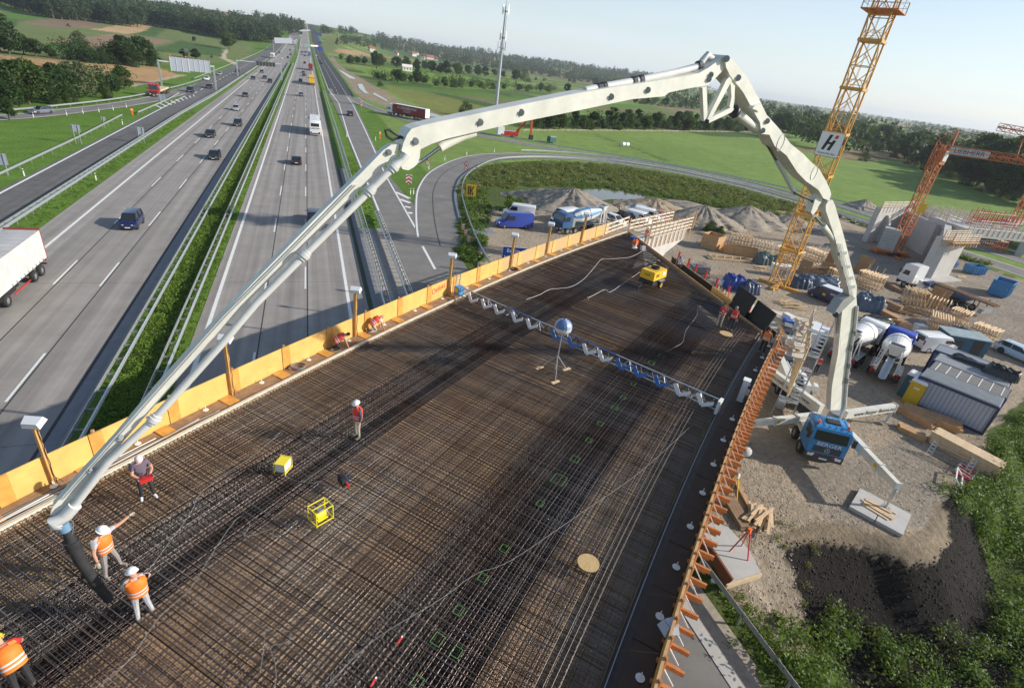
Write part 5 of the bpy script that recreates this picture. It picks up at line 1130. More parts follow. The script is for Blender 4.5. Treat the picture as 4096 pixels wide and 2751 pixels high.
mb=MB();mb.box((0,0,0),(1.3,1.0,2.3));mb.build('operator_cab',M_cro,t2,loc=Vector((.2,-.3,topz-1.8)));mb=MB();mb.box((0,0,0),(.9,.06,1.6));mb.build('cab_window',M_white,t2,loc=Vector((.3,-.86,topz-1.6)))
bl=c2l(3072+1065/ZS,688+700/ZS);bl.z=1.1
for k in range(7): MB().box((bl.x,bl.y,.9+k*.55),(2.2,2.6,.52),Matrix.Rotation(R(35),3,'Z')).build('ballast_block',M_cw,t2)
MB().box((bl.x*.5,bl.y*.5,.65),(6.0,2.2,.35),Matrix.Rotation(R(-20),3,'Z')).build('slewing_platform',M_cro,t2);MB().cyl((0,0,.1),(0,0,.6),1.2,n=18).build('turntable',M_darkst,t2)
MB().bar((-3,1.2,.12),(3,-1.2,.12),.35).build('base_beam',M_cro,t2);MB().bar((-1.6,-2.8,.12),(1.6,2.8,.12),.35).build('base_beam',M_cro,t2)
lb=c2l(3072+1410/ZS,688+325/ZS);MB().box((0,0,0),(1.0,.1,1.5),Matrix.Rotation(math.atan2(nv.y,nv.x)-R(90),3,'Z')).build('yellow_sign',M_yel,t2,loc=lb-nv*.9)
# ---- jib of a third crane entering at the right edge
A=onplane(3992,508,nv*150,nv);B=onplane(4250,555,nv*150,nv);t3=thing('tower_crane','distant orange crane jib entering the sky at the right edge','tower crane',(B.x,B.y,0))
latt(t3,Vector((0,0,B.z)),A-Vector((B.x,B.y,0)),.5,1.2,.12,.07,M_cro,'jib');latt(t3,(0,0,0),(0,0,B.z+.5),.7,1.6,.16,.08,M_cro,'mast')

# ================================================================ TELECOM MAST
b=at(1977,495);t=thing('telecom_mast','slim grey telecom mast with three tiers of antennas above the long boom','mast',b)
zt=zof(b,10);M_mast=mat('mast_grey',(.40,.43,.46),.45,metal=.3)
MB().cyl((0,0,0),(0,0,zt*.55),.75,.52,n=16).build('lower_pole',M_mast,t,True);MB().cyl((0,0,zt*.55),(0,0,zt*.97),.5,.32,n=16).build('upper_pole',M_mast,t,True)
for k in range(int(zt*.75/.6)): pass
ld=MB()
for s_ in (-.12,.12): ld.bar((.78,s_,1),(.45,s_,zt*.9),.05)
for k in range(70): z=1+k*(zt*.88-1)/70;ld.bar((.78-.33*k/70,-.12,z),(.78-.33*k/70,.12,z),.07)
ld.build('ladder',M_darkst,t)
for py,rr,n in ((45,1.15,4),(150,1.15,4),(192,1.25,5)):
    z=zof(b,py)
    MB().cyl((0,0,z-.12),(0,0,z),rr,n=12).build('antenna_ring',M_galvd,t)
    for k in range(n): q=6.283*k/n+.4;MB().box((1.25*rr*math.cos(q),1.25*rr*math.sin(q),z+.5),(.16,.3,3.0),Matrix.Rotation(q,3,'Z')).build('antenna_panel',M_galv,t);MB().bar((0,0,z),(1.2*rr*math.cos(q),1.2*rr*math.sin(q),z),.08).build('antenna_arm',M_galvd,t)
for k in range(3): MB().cyl((.2*k-.2,0,zt*.97),(.2*k-.2,0,zt+.4*(2-k)),.05,n=6).build('rod_antenna',M_galv,t)

# ================================================================ SIGN GANTRIES AND ROAD SIGNS
def gantry(label,pa,ta,pb,tb,panels,m=M_galv,posts=(1,1),depth=1.0,lights=False):
    A,B=hit(*pa),hit(*pb);za,zb=zof(A,ta),zof(B,tb);t=thing('sign_gantry',label,'sign gantry',A)
    d=B-A;e=Vector((d.x,d.y,0)).normalized();nn=Vector((-e.y,e.x,0));L=Vector((d.x,d.y,0)).length
    if posts[0]: MB().bar((0,0,0),(0,0,za),.5).build('post',m,t)
    if posts[1]: MB().bar(d,d+Vector((0,0,zb)),.5).build('post',m,t)
    top0,top1=Vector((0,0,za-.3)),d+Vector((0,0,zb-.3))
    for s_ in (-.3,.3): mb=MB();mb.bar(top0+nn*s_,top1+nn*s_,.22,.3);mb.build('beam',m,t)
    mb=MB();n=14
    for k in range(n): mb.bar(top0.lerp(top1,k/n)+nn*.3*(-1)**k,top0.lerp(top1,(k+1)/n)-nn*.3*(-1)**k,.1)
    mb.build('bracing',m,t)
    for f0,f1,zlo,zhi,mm in panels:
        a=top0.lerp(top1,f0)-nn*.6;b=top0.lerp(top1,f1)-nn*.6
        if (A+a).dot(nn)>(A+a+nn).dot(nn): pass
        mb=MB();mb.ext([a+Vector((0,0,zlo)),b+Vector((0,0,zlo)),b+Vector((0,0,zhi)),a+Vector((0,0,zhi))],nn*.12);p=mb.build('sign_panel',mm,t)
        k=max(3,int((b-a).length/1.4))
        for i in range(k+1):
            q=a.lerp(b,i/k);mb=MB();mb.bar(q+Vector((0,0,zlo-.1))-nn*.08,q+Vector((0,0,zhi+.1))-nn*.08,.12,.1);mb.build('rib',M_white if mm != M_darkst else m,p)
    if lights:
        for f in (.22,.5): MB().ball(tuple(top0.lerp(top1,f)+Vector((0,0,2.0))),.25,n=8,m=5).build('warning_lamp',M_orange,t)
    return t
M_sback=mat('sign_back',(.27,.30,.36),.5)
gantry('sign gantry over the slip road seen from behind, nearest on the left',fp(0,0,1478,795),545/ZS,fp(0,0,1972,825),598/ZS,((.20,.52,-2.6,1.6,M_sback),(.53,.92,-2.2,1.6,M_sback)),lights=True)
gantry('open gantry over the left carriageway with a dark panel, beyond the nearest gantry',fp(0,0,2170,700),545/ZS,fp(1024,0,237,738),580/ZS,((.42,.86,-1.4,.4,M_darkst),))
gantry('white backed sign gantry over the left carriageway, third from the camera',fp(1024,0,162,472),365/ZS,fp(1024,0,376,488),372/ZS,((.04,.78,-2.6,2.4,M_sback),))
gantry('small distant sign gantry near the crest on the left carriageway',fp(1024,0,395,335),280/ZS,fp(1024,0,500,325),275/ZS,((.05,.9,-1.2,1.2,M_sback),))
gantry('white and green sign bridge across the far right carriageway',fp(1024,0,416,448),406/ZS,fp(1024,0,572,452),418/ZS,((.1,.4,-1.2,.6,mat('sign_green',(.05,.2,.14),.5)),(.5,.92,-1.2,.6,M_white)))
M_sblue=mat('sign_blue',(.02,.07,.34),.4)
def board(label,px,py,top,w,hh,m,legs=2,face=None,name='road_sign',cat='sign',grp=None,back=False):
    p=hit(px,py);z=zof(p,top);f=face if face is not None else math.atan2(-p.y,-p.x);t=thing(name,label,cat,p,f,grp)
    for s_ in ((-w*.3,w*.3) if legs==2 else (0,)): MB().bar((0,s_,0),(0,s_,z-.02),.09).build('post',M_galv,t)
    pn=MB().box((.07,0,z-hh/2),(.06,w,hh)).build('panel',m,t)
    return t,z,pn
board('upper of the blue direction signs beside the far new lane',*fp(1024,0,586,490),430/ZS,6,3.6,M_sblue,face=R(-90));board('blue direction sign farther up beside the new lane',*fp(1024,0,577,400),375/ZS,7,4,M_sblue,face=R(-90));board('farthest blue sign near the crest of the motorway',*fp(1024,0,574,330),305/ZS,10,6,M_sblue,face=R(-90))
for x,y,ty,w,hh,lb in ((722,1318,1138,1.25,1.15,'grey back of a road sign on two posts in the left meadow'),(1300,1312,1160,1.2,1.3,'grey back of a road sign between the slip road and the carriageway'),(40,1600,1400,1.5,1.5,'grey back of a road sign at the left edge of the photo'),(1480,925,862,1.6,2.2,'tall narrow sign back beside the red lorry')):
    board(lb,*fp(0,0,x,y),ty/ZS,w,hh,M_sback,face=R(97))
board('small round sign seen from behind on a single pole in the left meadow',*fp(0,0,960,1172),1066/ZS,.7,.7,M_sback,1,R(97))
def phone(px,py,top,lb):
    p=hit(px,py);z=zof(p,top);t=thing('emergency_phone',lb,'emergency phone',p,0,'orange emergency phones');mo=mat('phone_orange',(.85,.22,.02),.5);MB().box((0,0,z*.5),(.28,.25,z)).build('pillar',mo,t);MB().box((0,0,z*.8),(.5,.4,z*.35)).build('phone_box',mo,t);MB().box((0,-.21,z*.82),(.3,.03,.3)).build('label_plate',M_white,t)
phone(*fp(0,0,1210,1052),990/ZS,'orange emergency phone in the left meadow by the gap in the rail');phone(*fp(1024,0,1130,1272),1200/ZS,'orange emergency phone on the grass left of the boom joint')
# warning signs
def trisign(px,py,top,lb,second=True,s=.5):
    p=hit(px,py);z=zof(p,top);t=thing('warning_sign',lb,'sign',p,math.atan2(-p.y,-p.x),'roadworks signs');MB().bar((0,0,0),(0,0,z),.07).build('post',M_galv,t)
    for q,m,o in ((s*1.25,M_red,.04),(s*.85,M_white,.06)): MB().ext([(o,-q,z-s*.9-q*.5),(o,q,z-s*.9-q*.5),(o,0,z-s*.9+q*1.2)],(.03,0,0)).build('triangle',m,t)
    MB().box((.1,0,z-s*1.0),(.02,s*.5,s*.5),Matrix.Rotation(R(25),3,'X')).build('symbol',M_trim,t)
    if second:
        MB().cyl((.04,0,z-s*2.7),(.07,0,z-s*2.7),s*.9,n=20).build('disc',M_red,t);MB().cyl((.06,0,z-s*2.7),(.085,0,z-s*2.7),s*.65,n=20).build('disc_face',M_white,t);put_text('40',s*.75,M_trim,t,(.09,0,z-s*2.7),(0,1,0),(0,0,1))
trisign(*fp(1024,0,1562,1535),1425/ZS,'roadworks triangle above a speed limit disc on the grass right of the boom joint');trisign(*fp(1024,0,1915,1555),1478/ZS,'roadworks triangle seen beside the inner rail of the loop road');trisign(*fp(1024,0,962,1012),920/ZS,'small roadworks triangle at the ramp split in the distance')
p=T22(1393,112);t=thing('chevron_sign','red and white chevron board where ramp and loop divide','sign',p,math.atan2(-p.y,-p.x));z=zof(p,688+25/ZS)
MB().bar((0,0,0),(0,0,z),.08).build('post',M_galv,t);MB().box((.06,0,z-1.0),(.04,1.1,2.0)).build('panel',M_white,t)
for k in range(3):
    zc=z-1.75+k*.66
    for s_ in (-1,1): MB().ext([(.085,0,zc+.25),(.085,s_*.52,zc-.1),(.085,s_*.52,zc+.2),(.085,0,zc+.55 if zc+.55<z else z-.02)],(.015,0,0)).build('chevron',M_red,t)
t,z,pn=board('yellow sign with a black lane symbol by the loop road',*fp(1024,688,1950,285),688+112/ZS,1.75,2.0,M_yel);MB().box((.0,0,.1),(.3,1.9,.15)).build('foot',M_galvd,t)
MB().box((.05,0,z-1.0),(.05,1.85,2.08)).build('border',M_trim,t)
for y0,y1,yy0,yy1 in ((-.42,-.42,-.75,.7),(-.1,-.1,-.75,.7)): MB().ext([(.11,y0-.1,z-1+yy0),(.11,y0+.1,z-1+yy0),(.11,y1+.1,z-1+yy1),(.11,y1-.1,z-1+yy1)],(.015,0,0)).build('symbol_bar',M_trim,t)
MB().ext([(.11,.0,z-1.1),(.11,.15,z-1.1),(.11,.5,z-.3),(.11,.3,z-.3)],(.015,0,0)).build('symbol_bar',M_trim,t);MB().ext([(.11,.05,z-.95),(.11,.2,z-1.0),(.11,.5,z-1.75),(.11,.25,z-1.75)],(.015,0,0)).build('symbol_bar',M_trim,t)
p=at(2058,1004,3.0);base=Vector((p.x,p.y,0));t=thing('direction_sign','large blue motorway direction sign for Berlin peeking over the parapet','sign',base,math.atan2(-p.y,-p.x)+R(10))
for s_ in (-.9,.9): MB().bar((0,s_,0),(0,s_,3.5),.1).build('post',M_galv,t)
MB().box((.1,0,2.5),(.06,2.7,1.9)).build('panel',M_sblue,t);MB().box((.09,0,2.5),(.05,2.78,1.98)).build('border',M_white,t)
put_text('Berlin',.62,M_white,t,(.145,-.2,3.02),(0,1,0),(0,0,1));put_text('Nürnberg',.62,M_white,t,(.145,.05,2.2),(0,1,0),(0,0,1))
# delineators on the loop and white guide posts
for k,(x,y,ty) in enumerate(((1885,550,475),(1908,600,530),(1937,660,590))):
    p=T22(x,y);z=zof(p,688+ty/ZS);t=thing('delineator',['red and white striped board by the loop rail, uppermost of three','red and white striped board by the loop rail, middle of three','red and white striped board by the loop rail, lowest of three'][k],'delineator',p,math.atan2(-p.y,-p.x),'striped boards by the loop rail')
    MB().box((0,0,z/2+.1),(.04,.4,z)).build('board',M_white,t);MB().box((0,0,.06),(.4,.5,.12)).build('foot',M_trim,t)
    for q in range(4): MB().ext([(.025,-.2,.2+q*z/4),(.025,.2,.35+q*z/4),(.025,.2,.35+(q+.5)*z/4),(.025,-.2,.2+(q+.5)*z/4)],(.012,0,0)).build('stripe',M_red,t)
gp=MB();gp.box((0,0,.5),(.12,.10,1.0));gp.k=1;gp.box((0,0,.8),(.125,.105,.16));gpm=gp.mesh('guide_post',[M_white,M_trim])
def gpost(px,py,near):
    p=hit(px,py);o=inst(gpm,'guide_post',None,p,R(20));tag(o,'white guide post with black band '+near,'guide post','white guide posts along the roads')
for x,y,n in ((1090,1282,'left of the orange phone near the boom'),(828,1250,'in the grass strip left of the ramp'),(1575,1545,'below the speed limit sign'),(1720,1465,'outside the bend of the loop road, first'),(1920,1415,'outside the bend of the loop road, second'),(2172,1390,'outside the bend of the loop road, third')): gpost(*fp(1024,0,x,y),n)
for x,y,n in ((1408,205,'below the chevron board, left one'),(1436,205,'below the chevron board, right one')): gpost(*fp(1024,688,x,y),n)
for x,y,n in ((310,1078,'at the exit slip road near the grey-blue estate car'),(612,1055,'second along the exit slip road'),(760,1038,'third along the exit slip road'),(905,1025,'fourth along the exit slip road'),(1035,1010,'fifth along the exit slip road'),(1155,985,'sixth along the exit slip road'),(1120,1140,'at the end of the left rail')): gpost(*fp(0,0,x,y),n)
for x,y,n in ((225,40,'beside the slip road at the left edge'),(880,80,'on the grass strip between slip road and carriageway')): gpost(*fp(0,688,x,y),n)

# ================================================================ GUARD RAILS
def rail(label,path,sp=4.0,dbl=False,side=1,m=M_galv,zr=.72,near=1e9,name='guard_rail',gap=0.):
    P=[Vector((p[0],p[1],0)) for p in path];pts=[]
    for i in range(len(P)-1):
        n=max(1,round((P[i+1]-P[i]).length/sp))
        for k in range(n): pts.append(P[i].lerp(P[i+1],k/n))
    pts.append(P[-1]);t=thing(name,label,'guard rail',P[0])
    t.location.z=float(h(P[0].x,P[0].y))
    prof=[(.0,-.16),(.055,-.11),(.055,-.05),(0,-.02),(0,.02),(.055,.05),(.055,.11),(0,.16),(-.02,.16),(-.02,-.16)]
    for s_ in ((1,-1) if dbl else (side,)):
        rs=[]
        for i,p in enumerate(pts):
            d=(pts[min(i+1,len(pts)-1)]-pts[max(i-1,0)]).normalized();nn=Vector((-d.y,d.x,0))*s_;z=float(h(p.x,p.y))+zr
            rs.append([p+nn*(a+(.30 if dbl else .06)+gap*(s_>0))+Vector((0,0,z+b))-t.location for a,b in prof])
        mb=MB();mb.rings(rs);mb.build('rail_beam',m,t)
    pm=MB();pm.box((0,0,zr/2),(.08,.10,zr));
    if dbl: pm.box((0,0,zr+.05),(.62,.07,.09));pm.box((.28,0,zr-.05),(.06,.06,.25));pm.box((-.28,0,zr-.05),(.06,.06,.25))
    pme=pm.mesh('post',M_galvd)
    for i,p in enumerate(pts):
        if p.length>near or (p.x<-55 or p.x>125): continue
        d=(pts[min(i+1,len(pts)-1)]-pts[max(i-1,0)]).normalized();o=inst(pme,'post',t,p+Vector((0,0,float(h(p.x,p.y))))-t.location,math.atan2(d.y,d.x)-R(90))
    return t
rail('double guard rail on the left edge of the grassy central reservation',[(-13.05,20),(-13.05,480)],2.0,True,near=230)
rail('double guard rail on the right edge of the grassy central reservation',[(-10.25,20),(-10.25,480)],2.0,True,near=230)
rail('double guard rail on the paved strip right of the right carriageway',[(6.05,28),(6.05,270)],1.33,True,near=160)
rail('double guard rail beside the ramp on the paved strip',[(8.45,28),(8.45,78)],1.33,True)
rail('guard rail with galvanised beam along the right shoulder up to the new lane',[(6.6,110),(6.8,400),(7.2,900)],8,False,near=300)
rail('guard rail on the grass between slip road and left carriageway',[(-30.15,20),(-30.15,160),(-29,210),(-28.5,420)],2.0,True,near=210)
rail('long single guard rail along the meadow side of the slip road',[(-38.6,40),(-38.9,119),(-39.7,150)],4,False,-1)
rail('short guard rail inside the slip road fork',[(-38.0,156),(-37.4,186),(-38,205)],4,False,-1);rail('guard rail along the outer edge of the exit slip road',[tuple(p) for p in offset(ex,3.4)][3:],6,False,-1)
rail('distant guard rail along the field side of the slip road',[(-42.4,262),(-41.6,420),(-41.6,800)],12,False,-1,near=420)
rail('guard rail curving along the inner side of the loop road',[tuple(p) for p in offset(lp,-LPW-.9)][14:86],4,False,1);rail('guard rail curving along the outer side of the loop road',[tuple(p) for p in offset(lp,LPW+.8)][52:88],4,False,-1)
rail('guard rail along the meadow side of the outer ramp',[tuple(p) for p in offset(e2,3.6)][16:],5,False,-1);rail('guard rail along the right edge of the new lane',[(19.2,262),(20.4,330),(21,700)],10,False,1,near=420)
rail('dark weathered guard rail running down to the bottom right road',[(17.9,14),(17.85,-20)],3,False,1,M_galvd)

# ================================================================ SITE: VEHICLES
def van(label,loc,rz,m,L=5.2,W=1.95,Hh=2.2,windows=False,grp=None,plain=False):
    t=thing('van',label,'van',loc,rz,grp);w=W/2;b=MB();rs=[]
    for x,kw,z0,z1 in ((-.5,.95,.35,Hh-.08),(-.485,1,.25,Hh),(.17,1,.22,Hh),(.22,1,.22,Hh-.06),(.335,.99,.22,1.25),(.43,.96,.24,1.05),(.485,.88,.28,.85),(.5,.78,.33,.7)):
        rs.append([(x*L,-w*kw,z0),(x*L,-w*kw,z0+(z1-z0)*.6),(x*L,-w*kw*.93,z1-.06),(x*L,-w*kw*.8,z1),(x*L,w*kw*.8,z1),(x*L,w*kw*.93,z1-.06),(x*L,w*kw,z0+(z1-z0)*.6),(x*L,w*kw,z0)])
    b.rings(rs);b.build('body',m,t,True)
    MB().add([(.225*L,-w*.84,Hh-.12),(.225*L,w*.84,Hh-.12),(.335*L,w*.9,1.29),(.335*L,-w*.9,1.29),(.245*L,-w*.84,Hh-.08),(.245*L,w*.84,Hh-.08),(.355*L,w*.9,1.30),(.355*L,-w*.9,1.30)],[(0,1,2,3),(4,7,6,5),(0,4,5,1),(2,6,7,3),(1,5,6,2),(0,3,7,4)]).build('windscreen',M_glass,t)
    for s in (-1,1):
        for x0,x1 in (((.05,.23),) if not windows else ((.05,.23),(-.2,.03),(-.45,-.22))):
            y=s*(w*.965);k=.07*L if x1==.23 else 0
            MB().hexa([(x0*L,y,1.3),(x1*L+k*.8,y,1.3),(x1*L+k*.8,y+s*.06,1.28),(x0*L,y+s*.06,1.28),(x0*L,y-s*.03,Hh-.32),(x1*L-.03,y-s*.03,Hh-.32),(x1*L-.03,y+s*.035,Hh-.32),(x0*L,y+s*.035,Hh-.32)]).build('side_window',M_glass,t)
        MB().box((.47*L,s*w*.68,.82),(.2,.32,.2)).build('headlight',M_lamp,t);MB().box((-.497*L,s*w*.86,1.2),(.05,.16,.5)).build('tail_light',M_tail,t)
        MB().box((.27*L,s*(w+.1),1.4),(.12,.18,.25)).build('mirror',M_trim,t)
        for x in (.32,-.30): wheel(t,x*L,s*(w-.1),.33,.22)
    MB().box((.495*L,0,.42),(.08,W*.8,.22)).build('front_bumper',M_trim,t);MB().box((-.5*L,0,.4),(.08,W*.85,.18)).build('rear_bumper',M_trim,t)
    MB().box((-.505*L,0,1.55),(.02,W*.7,.5)).build('rear_window',M_glass,t);MB().box((.505*L,0,.5),(.06,.5,.11)).build('number_plate',M_plate,t)
    return t
def facing(a,b): d=Vector(b)-Vector(a);return math.atan2(d.y,d.x)
def vanpx(label,rear,front,m,L=5.2,**k):
    a,b=at(*rear),at(*front);c=(a+b)/2;return van(label,(c.x,c.y,.03),facing(a,b),m,L,**k)
vanpx('blue delivery van parked left of the blue mixer lorry',fp(2048,688,130,505),fp(1024,688,2230,500),paint('van_blue',(.025,.055,.32)),5.6)
t=vanpx('white double-cab pickup parked behind the blue van',fp(2048,688,210,440),fp(1024,688,2235,395),PA['white'],5.2)
vanpx('white minibus parked behind the striped mixer drum',fp(2048,688,570,440),fp(2048,688,370,470),PA['white'],5.2,windows=True)
vanpx('plain white van beside the dark off-road car',fp(2048,688,1110,455),fp(2048,688,1190,478),PA['white'],4.4,Hh=2.0)
vanpx('white van with lettering on its side, right of the plain white van',fp(2048,688,1160,430),fp(2048,688,1290,460),PA['white'],4.8)
def carpx(kind,col,label,rear,front,g='parked cars'): a,b=at(*rear),at(*front);c=(a+b)/2;return car(kind,col,label,(c.x,c.y,.03),facing(a,b),g)
carpx('hatch','white','white hatchback parked behind the timber railing of the deck corner',fp(2048,688,860,440),fp(2048,688,1010,500));carpx('suv','dark','dark off-road car parked between white hatchback and white vans',fp(2048,688,1010,435),fp(2048,688,1090,475))
carpx('wagon','ltblue','pale blue estate car parked in front of the second heap',fp(2048,688,1200,380),fp(2048,688,1040,360));carpx('hatch','red','red hatchback parked at the right end of the row of vans',fp(2048,688,1300,420),fp(2048,688,1370,440));carpx('hatch','silver','silver hatchback squeezed between lettered van and red hatchback',fp(2048,688,1265,430),fp(2048,688,1325,455))
v=vanpx('dark navy van with a yellow emblem parked below the crane',fp(2950,1000,770,430,1.99),fp(2950,1000,630,375,1.99),PA['navy'],4.4,Hh=1.85);MB().box((.1,1.0,.95),(.35,.02,.3)).build('emblem',M_yel,v);put_text('BERGER',.35,M_white,v,(-1.2,.995,1.3),(-1,0,0),(0,0,1));MB().box((-.5,0,1.87),(2.6,1.6,.05)).build('roof_cover',PA['white'],v)
vanpx('white van parked in front of the mixer with the blue cab',fp(3450,1100,430,590,1.99),fp(3450,1100,650,600,1.99),PA['white'],4.6,Hh=1.95)
carpx('wagon','ltblue','pale blue car half out of the photo at the right edge',fp(3450,1100,1180,640,1.99),fp(3450,1100,1290,690,1.99),None)
def mixer(label,loc,rz,cabm,drum,chute=True):
    t=thing('mixer_truck',label,'concrete mixer',loc,rz);cab(t,2.45,1.0,3.05,1.9,cabm,4.6,lower=mat('bumper_grey',(.05,.055,.065),.5))
    for x in (3.4,1.8): axle(t,x,2.5,.5)
    for x in (-1.8,-3.1): axle(t,x,2.5,.5,True)
    MB().box((-.4,0,.95),(8.6,.9,.3)).build('chassis',M_darkst,t);MB().box((2.2,0,1.7),(.5,2.0,1.4)).build('drum_frame',M_galvd,t);MB().cyl((2.3,-1.0,2.4),(2.3,-.2,2.4),.38,n=14).build('water_tank',M_white,t,True)
    A,B=Vector((2.0,0,2.15)),Vector((-3.9,0,3.0));d=(B-A).normalized();u=Vector((0,1,0));w=d.cross(u);b=MB();prof=[(0,.5),(.04,.8),(.22,1.12),(.48,1.17),(.56,1.15),(.9,.68),(1.0,.55)];n=24
    rs=[[A+(B-A)*q+(u*math.cos(6.283*j/n)+w*math.sin(6.283*j/n))*r for j in range(n)] for q,r in prof]
    for i in range(len(rs)-1):
        for j in range(n): b.k=(j//2)% 2 if len(drum)>1 else 0;q=(j+1)% n;b.add([rs[i][j],rs[i][q],rs[i+1][q],rs[i+1][j]],[(0,1,2,3)])
    dr=b.build('drum',drum,t,True)
    mb=MB();mb.tube([A+(B-A)*.52+(u*math.cos(q)+w*math.sin(q))*1.17 for q in np.arange(0,6.5,.25)],.05,5);mb.build('drum_ring',M_galvd,dr)
    mb=MB();mb.cyl(B+d*.02,B+d*.05,.42,n=18);mb.build('drum_mouth',M_black,dr)
    hp=MB();hp.hexa([(-3.9,-.35,2.9),(-4.4,-.35,2.8),(-4.4,.35,2.8),(-3.9,.35,2.9),(-4.0,-.7,3.9),(-4.9,-.7,3.9),(-4.9,.7,3.9),(-4.0,.7,3.9)]);hp.build('hopper',M_white,t);MB().box((-4.45,0,3.91),(.7,1.1,.03)).build('hopper_opening',M_black,t)
    ch=MB();rs=[]
    for q in range(5):
        c=Vector((-4.2-.5*q*.8,0,2.6-.38*q));rs.append([c+Vector((0,.32*math.cos(a),-.24*math.sin(a))) for a in np.linspace(0,math.pi,7)]+[c+Vector((.03,.28*math.cos(a),-.20*math.sin(a))) for a in np.linspace(math.pi,0,7)])
    ch.rings(rs);ch.build('chute',M_galv,t,True)
    for s in (-1,1):
        mb=MB();mb.bar((-4.3,s*.8,1.0),(-4.1,s*.6,3.6),.1);mb.bar((-3.3,s*1.0,1.0),(-3.6,s*.7,3.0),.1);mb.build('rear_support',M_white,t)
        MB().box((-3.3,s*1.05,1.28),(2.8,.5,.06)).build('mudguard',M_galvd,t);MB().box((-4.72,s*.95,1.0),(.06,.45,.16)).build('tail_light',M_tail,t)
        for k in range(2): MB().box((-4.72,s*(.75+k*.3),1.25),(.05,.14,.26)).build('warning_stripe',M_red if k else M_white,t)
    for s_ in (-.18,.18): MB().bar((-4.55,.85+s_,.6),(-4.3,.85+s_,3.4),.05).build('ladder_rail',M_white,t)
    for k in range(8): MB().bar((-4.53+.03*k,.67,.8+k*.33),(-4.53+.03*k,1.03,.8+k*.33),.04).build('ladder_rung',M_white,t)
    MB().box((-4.65,0,.7),(.15,2.4,.3)).build('rear_bumper',M_darkst,t)
    return t
M_drb,M_drw=mat('drum_blue',(.08,.22,.42),.5,var=.15,scale=2),mat('drum_white',(.62,.62,.58),.5,var=.12,scale=2)
a,b=T23(720,545),T23(300,580);d=(b-a).normalized();mx=mixer('blue-cabbed mixer lorry with blue and white striped drum beyond the parapet',(a.x+d.x*2.2,a.y+d.y*2.2+.8,.03),facing(a,b),mat('mixer_cab_blue',(.03,.10,.24),.4),[M_drw,M_drb])
a,b=T34(1010,350),T34(1180,-30);mixer('white mixer lorry with blue cab seen from behind, right of the pump boom',tuple((a+(b-a).normalized()*4.6)[:2])+(.03,),facing(a,b),mat('mixer_cab_royal',(.02,.06,.40),.4),[mat('drum_pure_white',(.74,.74,.72),.4)])
a,b=T34(640,200),at(3570,1300);mixer('white mixer lorry with white cab half hidden behind the pump boom',tuple((a+(b-a).normalized()*4.4)[:2])+(.03,),facing(a,b),PA['white'],[MATS['drum_pure_white']])
# long lowbed lorry
a,b=T24(1960,1330),T24(1195,1020);d=(b-a).normalized();L=(b-a).length;t=thing('truck','white-cabbed lorry with long dark lowbed trailer on the far side of the yard','truck',(b.x-d.x*L/2,b.y-d.y*L/2,.03),facing(a,b));hl=L/2
cab(t,2.45,.9,3.5,2.2,PA['white'],hl);axle(t,hl-1.3,2.5);axle(t,hl-4.6,2.5,dual=True)
MB().box((hl-3.3,0,1.3),(1.0,1.8,.9)).build('tank',M_white,t);MB().box((hl-6.5,0,1.65),(6.0,2.4,.45)).build('gooseneck',mat('trailer_blue',(.03,.06,.16),.5),t);MB().box((-2.2,0,1.1),(L-10.5,2.4,.25)).build('lowbed',M_darkst,t);MB().box((-1.8,0,.85),(L-8,.8,.35)).build('chassis',M_darkst,t)
for k in range(4): axle(t,-hl+2.2+k*1.35,2.5,.48)
for y in (-.5,0,.5): MB().box((hl-8.5,y,2.0),(8.0,.18,.25)).build('steel_beam',M_plank,t)
for x,s_ in ((-2,1.1),(-4.5,1.1),(-hl+.8,1.1),(-hl+.8,-1.1)): MB().bar((x,s_,1.2),(x,s_,2.2),.1).build('stake',M_darkst,t)
MB().box((-hl+.2,0,.9),(.5,2.5,.5)).build('rear_frame',M_galvd,t)
def skip(label,p,rz,l,w,hh,m,fill=True):
    t=thing('skip_container',label,'skip',p,rz);b=MB();b.rings([[(-l/2*q,-w/2*q,z),(l/2*q,-w/2*q,z),(l/2*q,w/2*q,z),(-l/2*q,w/2*q,z)] for q,z in ((.93,.15),(1,hh),(.95,hh),(.9,hh*.55))],cap=True);b.build('body',m,t)
    for k in range(5):
        for s_ in (-1,1): MB().box((-l/2+l*(k+.5)/5,s_*(w/2*.985),hh*.52),(.1,.1,hh*.8)).build('rib',m,t)
    for a_,b_ in (((-l/2,-w/2),(l/2,-w/2)),((l/2,-w/2),(l/2,w/2)),((l/2,w/2),(-l/2,w/2)),((-l/2,w/2),(-l/2,-w/2))): MB().bar((*a_,hh+.03),(*b_,hh+.03),.12).build('rim',m,t)
    if fill:
        for k in range(12): MB().box((random.uniform(-l*.35,l*.35),random.uniform(-w*.3,w*.3),hh*.6+.12*random.random()),(random.uniform(.8,1.6),.15,.05),Matrix.Rotation(random.uniform(0,3),3,'Z')).build('wood_scrap',M_timberL,t)
    return t
M_skip=mat('skip_blue',(.05,.20,.42),.5,var=.15,scale=2)
skip('large open blue skip full of wood scraps on the right of the yard',T24(2095,1120),R(20),3.4,2.4,2.3,M_skip);skip('small blue skip beside the white-cabbed lorry',T24(1868,925),R(-10),3.0,1.9,1.4,M_skip,False);skip('tiny blue bin at the foot of the abutment',T24(1680,868),R(10),1.2,.9,.9,M_skip,False)
